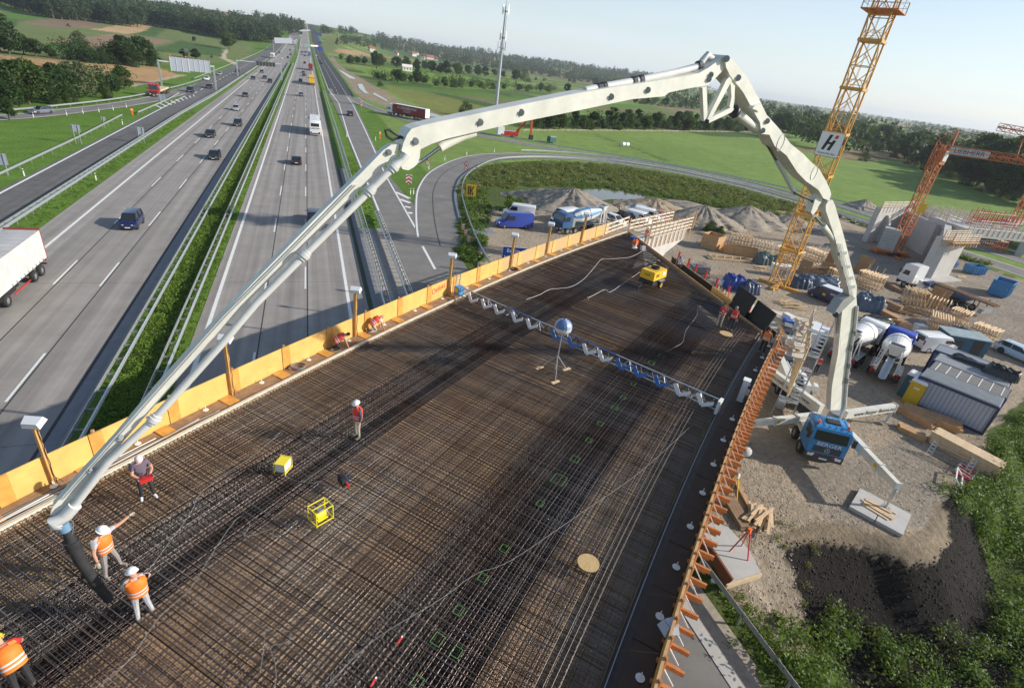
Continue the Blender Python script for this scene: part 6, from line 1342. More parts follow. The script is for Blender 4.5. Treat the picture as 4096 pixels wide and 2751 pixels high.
# ================================================================ ABUTMENT AND SECOND BRIDGE
def wall(name,A,B,th,z0,z1,parent,m=M_cw,za=None):
    A,B=Vector(A),Vector(B);d=(B-A);d.z=0;n=Vector((-d.y,d.x,0)).normalized()*th;za=z1 if za is None else za;o=parent.location
    mb=MB();P=[A,B,B+n,A+n];mb.hexa([Vector((p.x,p.y,z0))-o for p in P]+[Vector((p.x,p.y,z))-o for p,z in zip(P,(z1,za,za,z1))]);return mb.build(name,m,parent)
Hh=6.6
A0,B0,C0,D0,E0=T24(1035,330,Hh),T24(1320,322,Hh),T24(1625,450,Hh),T24(1600,600,Hh),T24(1835,600,Hh)
AB=thing('bridge_abutment','large unfinished U-shaped concrete abutment with timber railings on top','abutment',(A0.x,A0.y,0));M_cwl=mat('pale_concrete',(.52,.50,.47),.85,var=.10,scale=.6)
wall('wing_wall',A0,B0,1.0,0,Hh,AB,M_cwl);wall('back_wall',B0,C0,-1.2,0,Hh-.8,AB);wall('wing_wall',D0,E0,1.0,0,Hh,AB,M_cwl);wall('wing_wall',C0,D0,1.0,0,Hh-.3,AB)
wd=(B0-A0).normalized();bt=A0+wd*3.2;MB().hexa([Vector(v)-AB.location for v in ((bt.x,bt.y,0),(bt.x+.8*wd.x,bt.y+.8*wd.y,0),(bt.x+.8*wd.x+wd.y*2.6,bt.y+.8*wd.y-wd.x*2.6,0),(bt.x+wd.y*2.6,bt.y-wd.x*2.6,0),(bt.x,bt.y,5.2),(bt.x+.8*wd.x,bt.y+.8*wd.y,5.2),(bt.x+.8*wd.x+wd.y*.4,bt.y+.8*wd.y-wd.x*.4,5.2),(bt.x+wd.y*.4,bt.y-wd.x*.4,5.2))]).build('buttress',M_cw,AB)
wall('footing',D0+(D0-E0).normalized()*2,E0,-2.0,0,.25,AB)
def railing(parent,A,B,z,posts=8,rails=3,m=M_timberL,hh=1.15,lean=0):
    A,B=Vector((A[0],A[1],z)),Vector((B[0],B[1],z));o=parent.location
    for k in range(rails): mb=MB();zz=hh*(k+1)/rails-.05;mb.bar(A+Vector((0,0,zz))-o,B+Vector((0,0,zz))-o,.06,.16);mb.build('rail_board',m,parent)
    for k in range(posts+1): p=A.lerp(B,k/posts)-o;mb=MB();mb.bar(p+Vector((0,0,-.9)),p+Vector((0,0,hh+.15)),.10);mb.build('railing_post',m if k % 2 else M_timber,parent)
M_rail=mat('weathered_board',(.60,.53,.43),.7,var=.15,scale=4,island=.2)
for a,b in ((A0,B0),(B0,C0),(D0,E0)): railing(AB,a,b,Hh,10,4,M_rail)
n2=(C0-B0);n2=Vector((-n2.y,n2.x,0)).normalized();n2=n2 if n2.x>0 else -n2
for q in (3,6,9): railing(AB,B0+n2*q,C0+n2*q*1.2,Hh,8,3,M_rail)
wall('deck_slab',B0+n2*1.2,C0+n2*1.2,-9 if ((C0-B0).cross(n2)).z<0 else 9,Hh-1.6,Hh-.1,AB,M_cwl)
railing(AB,D0+Vector((0,-1.5,0)),E0+Vector((0,-1.5,0)),Hh-.2,9,4,M_rail);MBp=MB();MBp.hexa([Vector((p.x,p.y,z))-AB.location for z in (Hh-.35,Hh-.25) for p in (D0+Vector((0,-1.8,0)),E0+Vector((0,-1.8,0)),E0,D0)]);MBp.build('walkway',M_timber,AB)
for k in range(12): p=D0.lerp(E0,k/11)-AB.location;p.z=Hh-.35;MB().bar(p+Vector((0,-1.8,0)),p+Vector((0,0,-1.0)),.1).build('bracket',M_timber,AB)
SB=thing('bridge','finished concrete bridge running out of the photo behind the red scaffolding','bridge',T24(2000,600,0));q0,q1=T24(1830,520,Hh),T24(2400,575,Hh);wall('bridge_beam',q0,q1,8,Hh-1.3,Hh,SB,M_cwl);wall('pier',T24(2240,760),T24(2300,640),-1.2,0,Hh-1.3,SB);wall('pier',T24(2020,640),T24(2150,640),-1.5,0,Hh-1.3,SB);railing(SB,q0,q1,Hh,12,3,M_galv)
RS=thing('scaffolding','red tubular scaffolding hanging on the unfinished bridge end','scaffolding',T24(1980,560,0));c0,c1=T24(1800,470,Hh),T24(2140,500,Hh);e=(c1-c0);L=e.length;e.normalize();n_=Vector((-e.y,e.x,0));M_rsc=mat('scaffold_red',(.40,.04,.03),.5)
for k in range(9):
    for j in range(3): p=c0+e*L*k/8+n_*(-1.2*j)-RS.location;p.z=0;MB().bar(p+Vector((0,0,Hh-3.4)),p+Vector((0,0,Hh+2.6+.5*math.sin(k))),.09).build('standard',M_rsc,RS)
for j in range(3):
    for z in (-3.2,-2.2,-1.2,0,1.2,2.4):
        p=c0+n_*(-1.2*j)-RS.location;p.z=Hh+z;MB().bar(p,p+e*L,.08).build('ledger',M_rsc if (j+int(z))% 3 else M_white,RS)
for k in range(8): p=c0+e*L*k/8-RS.location;p.z=Hh-3.2;MB().bar(p,p+e*L/8+Vector((0,0,5.4)),.07).build('brace',M_rsc,RS)
for z in (-2.2,0): p=c0-RS.location;p.z=Hh+z;MB().hexa([p,p+e*L,p+e*L-n_*2.4,p-n_*2.4,p+Vector((0,0,.06)),p+e*L+Vector((0,0,.06)),p+e*L-n_*2.4+Vector((0,0,.06)),p-n_*2.4+Vector((0,0,.06))]).build('scaffold_board',M_rail,RS)
# ---- wing wall with railed walkway at the far corner of the deck
W0,W1=T23(1255,590,7.2),T23(1600,500,7.2);ww=thing('wing_wall','pale concrete wing wall with railed timber walkway at the far deck corner','wall',(W0.x,W0.y,0));e=(W1-W0);L=e.length;e.normalize();n_=Vector((-e.y,e.x,0));n_=n_ if n_.y>0 else -n_
o=Vector((W0.x,W0.y,0));prof=[(-3,0.),(1.5,0.),(3.0,2.6),(L*.55,4.6),(L,5.8),(L,7.2),(-3,7.2)]
mb=MB();mb.ext([e*u+Vector((0,0,z)) for u,z in prof],n_*.8);mb.build('wall',M_cwl,ww)
mb=MB();mb.ext([e*0-n_*.5+Vector((0,0,7.22)),e*L-n_*.5+Vector((0,0,7.22)),e*L+n_*2.2+Vector((0,0,7.22)),e*0+n_*2.2+Vector((0,0,7.22))],(0,0,.08));mb.build('walkway',M_rail,ww)
for off_ in (-.45,2.15):
    for z in (.45,.85,1.25): mb=MB();mb.bar(e*-1+n_*off_+Vector((0,0,7.2+z)),e*L+n_*off_+Vector((0,0,7.2+z)),.05,.17);mb.build('rail_board',M_rail,ww)
    for k in range(11): p=e*(-1+(L+1)*k/10)+n_*off_;mb=MB();mb.bar(p+Vector((0,0,6.0 if off_<0 else 7.2)),p+Vector((0,0,8.75)),.09,.11);mb.build('railing_post',M_timber,ww)
mb=MB();mb.bar(e*(L+1.6)+Vector((0,0,6.8)),e*(L+1.6)+Vector((0,0,9.0)),.14);mb.build('end_post',M_timber,ww)
r0,r1=dk(47.3,-1),T23(1010,450,8.6);rt=thing('railing','short pale timber railing continuing the parapet at the far corner','railing',(r0.x,r0.y,7.9))
q0,q1=r0,dk(53,-1.3)
for z in (.15,.55,1.0): mb=MB();mb.bar(Vector((0,0,z)),q1-q0+Vector((0,0,z)),.05,.16);mb.build('rail_board',M_rail,rt)
for k in range(5): p=(q1-q0)*k/4;mb=MB();mb.bar(p,p+Vector((0,0,1.15)),.08);mb.build('railing_post',M_timber,rt)
# ================================================================ HEAPS
M_grav=mat('gravel',(.36,.31,.25),.95,c2=(.24,.205,.165),scale=.9,bump=.6,bscale=9);M_sand=mat('sand',(.44,.35,.24),.95,c2=(.33,.25,.17),scale=.7,bump=.5,bscale=7)
def heap(label,p,r,hh,m,sx=1.0,seed=0,rz=0,flat=.0):
    g=np.random.default_rng(seed);n,k=64,22;V=[];ph=g.uniform(0,6.28,8)
    for i in range(k+1):
        q=i/k
        for j in range(n):
            a=6.2832*j/n;wob=1+.14*math.sin(2*a+ph[0])+.08*math.sin(5*a+ph[1])+.05*math.sin(9*a+ph[2]);z=hh*min(1-flat*0,(1-q)**1.05)*(1+.12*math.sin(3*a+ph[3])*q);gul=.05*hh*math.sin(17*a+ph[4]+3*q)*q*(1-q)*3
            V.append((r*q*wob*sx*math.cos(a)+g.normal(0,.03*r*q),r*q*wob*math.sin(a)+g.normal(0,.03*r*q),max(-.1,z+gul+g.normal(0,.02*hh))))
    F=np.array([(i*n+j,i*n+(j+1)% n,(i+1)*n+(j+1)% n,(i+1)*n+j) for i in range(k) for j in range(n)]);o=nobj('gravel_heap',npmesh('gravel_heap',np.array(V),F,m,True));o.location=p;o.rotation_euler.z=rz;tag(o,label,'heap','heaps of gravel and sand');return o
def hz_(base,topy): return zof(base,topy)
for lb,bx,by,ty,r,sx,m,sd in (('largest grey heap behind the mixer lorry, with a steep sandy flank',520,400,148,9.0,1.35,M_grav,1),('sandy heap behind the parked white vans',1280,385,240,6.0,1.3,M_sand,2),('dark grey heap with weeds at its foot, right of the railed wing wall',1710,500,303,6.2,1.25,M_grav,3),('smooth dark grey heap at the back of the site, rightmost of the row',2110,490,310,6.8,1.4,M_grav,4),('low grey heap behind the rightmost heap',2290,470,350,4,1.3,M_grav,5),('rough pile of broken concrete and earth between the first two heaps',960,400,290,3.6,1.2,M_sand,6),('flat grey heap near the loop road behind the third heap',1640,330,285,4,1.5,M_grav,7)):
    p=T23(bx,by);p=p+Vector((p.x,p.y,0)).normalized()*r*.6;heap(lb,p,r,hz_(p,688+ty/ZS)*1.03,m,sx,sd,R(-30))
p=T24(170,500);heap('low grey heap between crane mast and loop road',p+Vector((3,2,0)),5,2.0,M_grav,1.4,9);p=T24(880,350);heap('dark gravel heap beside the abutment near the road',p+Vector((3,3,0)),4.5,2.2,M_grav,1.3,10)
# ================================================================ SITE CABINS, TOILETS, TIMBER
M_cab=mat('cabin_blue_grey',(.20,.25,.38),.5);M_cabw=mat('cabin_wall',(.42,.45,.52),.5);M_rooff=mat('roof_sheet',(.46,.47,.47),.5,metal=.3,var=.12,scale=1.5);M_felt=mat('roof_felt',(.17,.165,.16),.85,var=.15,scale=1.5);M_nvy=mat('cabin_frame_navy',(.02,.035,.11),.45)
ra,rb=T34(2115,575,2.75),T34(1395,285,2.75);e=(rb-ra);CL=e.length;e.normalize();n_=Vector((e.y,-e.x,0));n_=n_ if n_.dot(Vector((1,.3,0)))>0 else -n_
def cabin(k,label,wdt,m_roof,ln,off0,shift,hh=2.7,ribs=True):
    o=Vector((ra.x,ra.y,0))+n_*off0+e*shift;t=thing('site_cabin',label,'site cabin',o,math.atan2(e.y,e.x),'row of site cabins');s_=1 if (Matrix.Rotation(-math.atan2(e.y,e.x),3,'Z')@ n_).y>0 else -1
    MB().box((ln/2,s_*wdt/2,hh/2),(ln-.1,wdt-.1,hh-.06)).build('wall',M_cabw,t)
    for x in (0,ln):
        for y in (0,wdt): MB().box((x,s_*y,hh/2),(.18,.18,hh)).build('corner_post',M_nvy,t)
    for y in (0,wdt): MB().box((ln/2,s_*y,hh-.1),(ln,.14,.2)).build('roof_beam',M_nvy,t);MB().box((ln/2,s_*y,.1),(ln,.14,.2)).build('floor_beam',M_nvy,t)
    for x in (0,ln): MB().box((x,s_*wdt/2,hh-.1),(.14,wdt,.2)).build('roof_beam',M_nvy,t)
    MB().box((ln/2,s_*wdt/2,hh+.02),(ln,wdt-.05,.06)).build('roof',m_roof,t)
    if ribs:
        n=12 if ribs is True else ribs
        for i in range(n): MB().box((ln/2,s_*(.12+(wdt-.24)*i/(n-1)),hh+.07),(ln-.1,.06,.06)).build('roof_rib',M_rooff,t)
    else:
        for i in range(7): MB().box((ln*(i+.5)/7,s_*wdt/2,hh+.06),(.07,wdt-.1,.03)).build('roof_batten',M_white,t)
    for i in range(int(ln/.3)): MB().box((.2+i*.3,s_*(.03),hh/2),(.05,.05,hh-.4)).build('wall_rib',M_cab,t)
    MB().box((ln*.5,s_*(wdt-.02),hh*.55),(1.2,.1,.9)).build('window',M_glass,t);MB().box((-.03,s_*wdt*.5,hh*.5),(.08,.85,2.0)).build('door',M_cab,t)
    return t
cabin(0,'nearest site cabin with ribbed grey roof and blue-grey wall',2.5,M_rooff,CL,0,0);cabin(1,'site cabin with dark felt roof and white battens behind the nearest cabin',2.5,M_felt,CL,2.62,-.1,ribs=False);cabin(2,'site cabin with fine ribbed roof and a yellow edge, third in the row',2.5,M_rooff,CL,5.24,.1,ribs=20);cabin(3,'site cabin with smooth grey roof and navy edge, farthest in the row',2.5,mat('roof_plain',(.22,.25,.29),.6),CL,8.2,.6,2.7,ribs=2)
def tarp(label,p,dims,rz,m,seed=0,name='tarpaulin',cat='tarpaulin'):
    g=np.random.default_rng(seed);nx,ny=20,14;V=[];ph=g.uniform(0,6.28,10)
    for i in range(nx+1):
        for j in range(ny+1):
            x,y=i/nx*2-1,j/ny*2-1;e_=min(1,(1-abs(x))*5)*min(1,(1-abs(y))*4.5);z=dims[2]*e_**.6*(.78+.16*math.sin(3*x+ph[0])*math.cos(2.5*y+ph[1])+.07*math.sin(11*x+7*y+ph[2])+.05*math.sin(17*y+ph[3]));f=1+.06*math.sin(14*x+ph[4])+.06*math.sin(12*y+ph[5])
            V.append((x*dims[0]/2*f,y*dims[1]/2*f,max(0.02,z+g.normal(0,.03*dims[2]))))
    F=np.array([(i*(ny+1)+j,(i+1)*(ny+1)+j,(i+1)*(ny+1)+j+1,i*(ny+1)+j+1) for i in range(nx) for j in range(ny)]);o=nobj(name,npmesh(name,np.array(V),F,m,True));o.location=p;o.rotation_euler.z=rz;tag(o,label,cat);return o
M_tb=mat('tarp_black',(.02,.022,.025),.35,var=.3,scale=4);M_tnavy=mat('tarp_navy',(.05,.075,.13),.4,var=.2,scale=3);M_tblue=mat('tarp_blue',(.02,.05,.26),.45);M_tgreen=mat('tarp_green',(.10,.14,.13),.5,var=.2,scale=3)
tarp('crumpled black plastic sheet on the dark felt roof',T34(1870,180,2.82),(3.4,1.3,.4),facing(rb,ra),M_tb,3);tarp('peaked black plastic sheet on yellow boards on the cabin roof',T34(2120,290,2.82),(2.6,1.5,1.0),facing(rb,ra),M_tb,4)
def boards(label,p,rz,L,n,w,th,layers,m,grp=None,jit=.15,name='timber_stack',cat='timber stack',rows=None):
    t=thing(name,label,cat,p,rz,grp);me=MB().box((0,0,0),(L,w*.96,th*.92)).mesh('board',m)
    for l in range(layers):
        for k in range(n): inst(me,'board',t,(random.uniform(-jit,jit),(k-(n-1)/2)*w,th*(l+.5)),random.uniform(-.004,.004))
    return t
def boardpx(label,a,b,n,w,th,layers,m,z=0,**k): a,b=at(*a,z),at(*b,z);c=(a+b)/2;return boards(label,(c.x,c.y,z),facing(a,b),(b-a).length,n,w,th,layers,m,**k)
M_stk=mat('stacked_plank',(.46,.27,.13),.75,var=.2,scale=3,island=.2)
q=lambda x,y: fp(3072,1376,x,y)
boardpx('tall stack of brown planks beside the nearest cabin',q(1370,500),q(1680,620),4,.45,.25,9,M_stk,0);boardpx('long low plank stack below the tall stack',q(1210,600),q(1740,790),5,.28,.2,3,M_stk);boardpx('long plank stack left of the low stack, behind the outrigger tip',q(1120,560),q(1500,770),4,.25,.18,3,M_stk);boardpx('short stack of weathered planks in front of the low stack',q(1180,760),q(1420,870),4,.22,.12,3,M_stk);boardpx('longest pale timber stack running into the bushes',q(1480,870),q(2090,1200),6,.22,.2,5,M_timberL)
for k,(x,y,c,lb) in enumerate(((1250,470,(.03,.11,.16),'dark teal portable toilet behind the yellow one'),(1290,530,(.60,.40,.02),'yellow portable toilet with white roof beside the plank stack'))):
    t=thing('portable_toilet',lb,'toilet',T34(x,y),facing(rb,ra));m=mat('toilet_'+('yellow' if k else 'teal'),c,.5);MB().box((0,0,1.1),(1.15,1.15,2.15)).build('cabin',m,t);MB().rings([[(-.62,-.62,2.17),(.62,-.62,2.17),(.62,.62,2.17),(-.62,.62,2.17)],[(-.5,-.5,2.4),(.5,-.5,2.4),(.5,.5,2.4),(-.5,.5,2.4)]]).build('roof',M_white,t)
    for i in range(4): MB().box((-.36+i*.24,0,2.41),(.1,1.0,.04)).build('roof_rib',M_white,t)
    MB().box((0,-.585,1.0),(.8,.03,1.9)).build('door',m,t);MB().box((0,-.61,1.65),(.4,.02,.12)).build('label_plate',M_white,t)
# scaffold frames and a red mat by the long stack
t=thing('scaffold_frames','aluminium scaffold frames leaning on the longest timber stack','scaffold parts',T34(1620,1060),facing(rb,ra))
for k in range(2):
    for s_ in (-1.2,1.2): MB().bar((s_+k*.3,-.5-k*.2,.05),(s_+k*.3,.15,1.1),.06).build('frame_tube',M_galv,t)
    for q_ in range(5): MB().bar((-1.2+k*.3,-.5+.13*q_,.1+.22*q_),(1.2+k*.3,-.5+.13*q_,.1+.22*q_),.045).build('frame_rung',M_galv,t)
t=thing('steel_cage','red sheet under loose aluminium frames at the end of the longest timber stack','scaffold parts',T34(1800,1170),R(20));MB().box((0,0,.06),(2.0,.9,.1)).build('red_sheet',M_red,t)
for k in range(5): MB().bar((-.9+.45*k,-.6,.2),(-.9+.45*k,.6,.35),.05).build('tube',M_galv,t)
for s_ in (-.5,.5): MB().bar((-1.1,s_,.28),(1.1,s_,.28),.05).build('tube',M_galv,t)
t=thing('barrier','white rectangular frame leaning at the edge of the bushes','frame',T34(1760,1270),R(30))
for a,b in (((-.9,0,.1),(.9,0,.1)),((-.9,.5,.6),(.9,.5,.6)),((-.9,0,.1),(-.9,.5,.6)),((.9,0,.1),(.9,.5,.6))): MB().bar(a,b,.08).build('frame_bar',M_white,t)
def pile(label,p,L,W,n,m,rz,seed=0,hh=.5):
    g=random.Random(seed);t=thing('plank_pile',label,'plank pile',p,rz,'piles of loose planks');me=[MB().box((0,0,0),(l,.14,.05)).mesh('plank',m) for l in (L,L*.8,L*.6)]
    for k in range(n):
        o=inst(me[k % 3],'plank',t,(g.uniform(-.2,.2)*L,g.uniform(-.5,.5)*W,.04+hh*k/n*g.uniform(.6,1)),g.uniform(-.35,.35));o.rotation_euler.y=g.uniform(-.06,.06)
    return t
pile('loose pile of pale planks on the slope beside the right parapet',at(3030,2075),1.9,1.3,34,M_timberL,R(35),1,.6);mb=MB();mb.box((0,0,.12),(3.2,.24,.1));tag(mb.build('plank',M_timber,None,False,at(2965,1975),R(72)),'single brown plank leaning on the ground by the brackets','plank');boardpx('dark brown plank bundle left of the loose pile',(2905,1990),(2985,2120),4,.2,.14,2,M_plank)
# racks of formwork frames
def rack(label,a,b,n,hh,dep,rods=3):
    a,b=at(*a),at(*b);t=thing('formwork_rack',label,'formwork rack',a,facing(a,b),'timber formwork racks');L=(b-a).length;fm=MB()
    fm.bar((0,-dep/2,0),(0,-dep/2+.15,hh),.10,.08);fm.bar((0,dep/2,0),(0,dep/2-.1,hh*.92),.10,.08);fm.bar((0,-dep/2-.15,hh),(0,dep/2+.15,hh*.95),.12,.16);fm.bar((0,-dep/2,.1),(0,dep/2,hh*.9),.07,.07);fm.bar((0,-dep/2,hh*.5),(0,dep/2,hh*.35),.07,.07);fme=fm.mesh('frame',M_timberL)
    for k in range(n): o=inst(fme,'frame',t,(L*k/(n-1),random.uniform(-.06,.06),0),random.uniform(-.06,.06));o.rotation_euler.x=random.uniform(-.05,.05)
    for y,z in ((-dep/2,.3),(dep/2,.3),(-dep/2+.1,hh*.7)): MB().bar((-.2,y,z),(L+.2,y,z),.08,.12).build('rail',M_timber,t)
    for k in range(rods): MB().bar((L*(k+.5)/rods,0,hh),(L*(k+.5)/rods+.1,0,hh+1.1),.06).build('rod',M_timberL,t)
    return t
c6=lambda x,y: fp(2950,1000,x,y,1.99);c7=lambda x,y: fp(3450,1100,x,y,1.99);t7=lambda x,y: fp(2048,688,x,y);t8=lambda x,y: fp(3072,688,x,y)
rack('timber rack behind the plank-sided crate, leftmost of the racks',t7(1965,690),t7(2140,720),7,2.4,2.2);rack('timber rack right of the leftmost rack, near the crane foot',t7(2160,740),t7(2330,780),7,2.3,2.2);rack('row of timber frames behind the crane mast',c6(300,60),c6(480,120),8,2.0,2.0,0);rack('timber rack between crane mast and boom, with brown panels beside it',c6(540,60),c6(680,115),7,1.8,1.8);rack('timber rack directly right of the upper boom, below the leaning panel',c6(950,270),c6(1120,330),8,2.2,2.2);rack('timber rack in front of the white-cabbed lorry',c7(300,220),c7(470,260),7,2.2,2.2);rack('timber rack in front of the lowbed trailer, beside the brown panel',c7(480,290),c7(640,340),7,2.2,2.2,1);rack('dense timber rack behind the white tank cage',c7(490,440),c7(650,490),9,2.3,2.6,0);rack('timber rack at the rear of the lowbed trailer',c7(660,390),c7(800,440),8,2.3,2.2,0);rack('timber rack beside the blue shed, rightmost of the racks',c7(850,490),c7(1030,560),8,1.9,2.0,0);rack('small rack behind the farthest cabin',c7(1070,590),c7(1130,610),4,1.0,1.4,2)
rack('low timber rack left of the boom behind the covered stack',c6(720,230),c6(800,260),5,1.8,1.8,1)
def crate(label,p,rz,d,m=M_timber,lidless=True):
    t=thing('timber_crate',label,'crate',p,rz);n=max(3,int(d[2]/.3))
    for s_ in (-1,1):
        for k in range(n): z=d[2]*(k+.5)/n;MB().box((0,s_*d[1]/2,z),(d[0],.06,d[2]/n*.94)).build('board',m,t);MB().box((s_*d[0]/2,0,z),(.06,d[1]-.08,d[2]/n*.94)).build('board',m,t)
    MB().box((0,0,.06),(d[0]-.1,d[1]-.1,.08)).build('base',m,t)
    return t
crate('open plank-sided timber crate in the middle of the site',T23(1815,690),R(25),(2.6,2.6,2.2));crate('long low timber box behind the flat frame',T23(2070,755),R(-28),(5.0,1.3,1.3))
t=thing('timber_truss','flat timber frame with diagonal bars lying in front of the long box','frame',T23(1975,800),R(-12))
for y in (-.8,.8): MB().box((0,y,.25),(6.2,.12,.3)).build('beam',M_timberL,t)
for k in range(4): MB().bar((-2.4+k*1.3,-.8,.3),(-1.7+k*1.3,.8,.3),.1).build('diagonal',M_timberL,t)
for x in (-3.05,3.05): MB().box((x,0,.25),(.12,1.7,.3)).build('beam',M_timberL,t)
pile('long pale planks lying beside the plank-sided crate',T23(1760,565),5.0,.8,6,M_timberL,R(-10),3,.2)
t=thing('pallet_stack','grey steel forms stacked on a pallet beside the red posts','steel forms',T23(1700,910),R(-20))
for k in range(4): MB().box((0,0,.2+k*.22),(2.6-.2*(k % 2),1.6,.16)).build('form',M_galvd,t)
for k in range(8): MB().bar((-.7+.2*k,-.4,1.1),(-.3+.15*k,.5,1.2+.06*(k % 3)),.05).build('rusty_bar',mat('rust',(.22,.08,.035),.8),t)
tarp('royal blue tarpaulin over equipment beside the black channel',T23(2015,1055),(2.6,2.2,1.9),R(-20),M_tblue,11);tarp('dark blue plastic over a machine right of the royal blue tarpaulin',T23(2150,1095),(2.2,2.0,1.7),R(-10),M_tnavy,12);tarp('white sack left of the royal blue tarpaulin',T23(1912,1025),(1.2,1.0,.8),0,M_white,13,'sack','sack')
tarp('dark green tarpaulin over a stack near the crane foot',at(*c6(215,110)),(2.8,2.4,1.8),R(-15),M_tgreen,14);tarp('slate blue tarpaulin lump left of the long covered stack',at(*c6(490,290)),(2.8,2.2,1.5),R(-20),M_tnavy,15);tarp('long slate blue tarpaulin over a stack behind the navy van',at(*c6(630,300)),(5.4,2.4,1.9),R(-32),mat('tarp_slate',(.10,.14,.19),.45,var=.2,scale=2),16);tarp('slate blue tarpaulin right of the boom joint',at(*c6(1020,470)),(3.0,2.4,2.2),R(-30),MATS['tarp_slate'],17);tarp('black plastic over long steel beams',at(*c6(1110,560)),(3.4,1.2,.6),R(-12),M_tb,18);tarp('grey green plastic on the plank heap right of the boom',at(*c6(1170,605)),(2.6,1.0,.7),R(-15),M_tgreen,19);tarp('grey tarpaulin over boards behind the blue shed',at(*c7(730,460)),(3.2,2.0,.9),R(-20),MATS['tarp_slate'],20)
def panel(label,a,b,hh,lean,m=M_plank): a,b=at(*a),at(*b);L=(b-a).length;t=MB();t.hexa([(0,0,0),(L,0,0),(L,.06,0),(0,.06,0),(0,lean,hh),(L,lean,hh),(L,lean+.06,hh),(0,lean+.06,hh)]);o=t.build('plywood_sheet',m,None,False,a,facing(a,b));tag(o,label,'plywood sheet','brown formwork panels');return o
M_bpan=mat('brown_panel',(.33,.19,.085),.6,var=.15,scale=1.2)
panel('brown panel leaning behind the rack between mast and boom',c6(680,115),c6(750,140),2.3,.5,M_bpan);panel('brown panel leaning beside the pale slatted stack',c6(620,205),c6(740,245),2.2,.8,M_bpan);panel('large brown panel leaning behind the rack right of the boom',c6(915,165),c6(1020,205),2.6,.6,M_bpan);panel('wide brown panel behind the timber racks by the lowbed trailer',c7(480,225),c7(620,280),2.6,.8,M_bpan);panel('dark brown panel left of the pale slatted stack, near the mast',c6(470,175),c6(560,205),2.0,.4,M_bpan);panel('brown sheet standing behind the blue mixer cab',c7(270,500),c7(380,520),1.6,.8,M_bpan)
t=thing('timber_pallets','pale slatted timber stack between brown panels','timber stack',at(*c6(595,190)),R(-30))
for k in range(9): MB().box((-1.6+k*.4,0,1.0+.08*k),(.3,2.2,.1)).build('slat',M_timberL,t)
for s_ in (-.8,.8): MB().box((0,s_,.5),(3.4,.2,.9)).build('bearer',M_timber,t)
boardpx('long brown steel girders lying behind the white tank',c6(1150,440),c6(1290,500),3,.3,.45,2,M_plank);boardpx('long boards with punched edge right of the boom joint',c6(1110,490),c6(1280,575),3,.35,.3,2,M_stk);boardpx('brown planks stacked under the grey green plastic',c6(1000,560),c6(1280,660),3,.3,.2,2,M_plank);boardpx('brown girder lying in front of the white-cabbed lorry',c7(150,60),c7(300,140),2,.35,.5,1,M_plank)
pile('scattered planks between the girders and the racks',at(*c7(330,290)),3.0,2.6,20,M_timber,R(-25),5,.6);pile('scattered planks beside the tank cage',at(*c7(280,400)),3.4,2.0,18,M_timber,R(-30),6,.5);pile('scattered boards around the crane foot',at(*c6(420,440)),3.0,2.4,16,M_timberL,R(-20),7,.4);pile('scrap planks near the dark green tarpaulin',at(*c6(210,150)),2.6,1.4,14,M_timberL,R(-10),8,.3);pile('pale boards lying alone near the small blue skip',T24(1770,960),2.2,.9,6,M_timberL,R(-5),9,.2);pile('planks lying left of the skewed rack by the covered stack',at(*c6(780,290)),2.4,1.6,12,M_timber,R(-35),10,.4)
for lb,c in (('white tank cage standing among the timber racks',c7(435,465)),('white tank cage right of the boom joint',c6(1115,485))):
    t=thing('tank_cage',lb,'tank',at(*c),R(-20),'white liquid tanks in cages');MB().box((0,0,.65),(1.1,.95,.95)).build('tank',M_white,t);MB().box((0,0,.08),(1.2,1.0,.14)).build('pallet',M_timber,t)
    for k in range(6): MB().box((-.55+k*.22,-.49,.65),(.03,.03,1.0)).build('cage_bar',M_galv,t);MB().box((-.55+k*.22,.49,.65),(.03,.03,1.0)).build('cage_bar',M_galv,t)
    for z in (.3,.65,1.1): MB().box((0,-.5,z),(1.15,.03,.03)).build('cage_bar',M_galv,t);MB().box((-.57,0,z),(.03,.98,.03)).build('cage_bar',M_galv,t)
t=thing('shed','weathered blue shed with pale flat roof behind the cabins','shed',at(*c7(745,600)),R(-28));MB().box((0,0,1.0),(4.2,2.3,2.0)).build('wall',mat('shed_blue',(.03,.10,.17),.6,var=.2,scale=2),t);MB().box((0,0,2.08),(4.5,2.6,.1)).build('roof',mat('shed_roof',(.36,.45,.48),.6,c2=(.22,.27,.28),scale=1.5),t);MB().box((-1.2,-1.17,1.1),(1.4,.04,.9)).build('window',M_glass,t);MB().box((1.0,-1.17,.95),(1.0,.05,1.8)).build('door',M_darkst,t)
t=thing('site_container','white site container in the crane base among clutter','container',at(*c6(330,205)),R(-25));MB().box((0,0,.8),(2.6,1.4,1.5)).build('body',M_white,t);MB().box((0,0,1.58),(2.7,1.5,.06)).build('lid',M_white,t);MB().box((0,-.71,.8),(.9,.03,1.2)).build('door',M_galv,t)
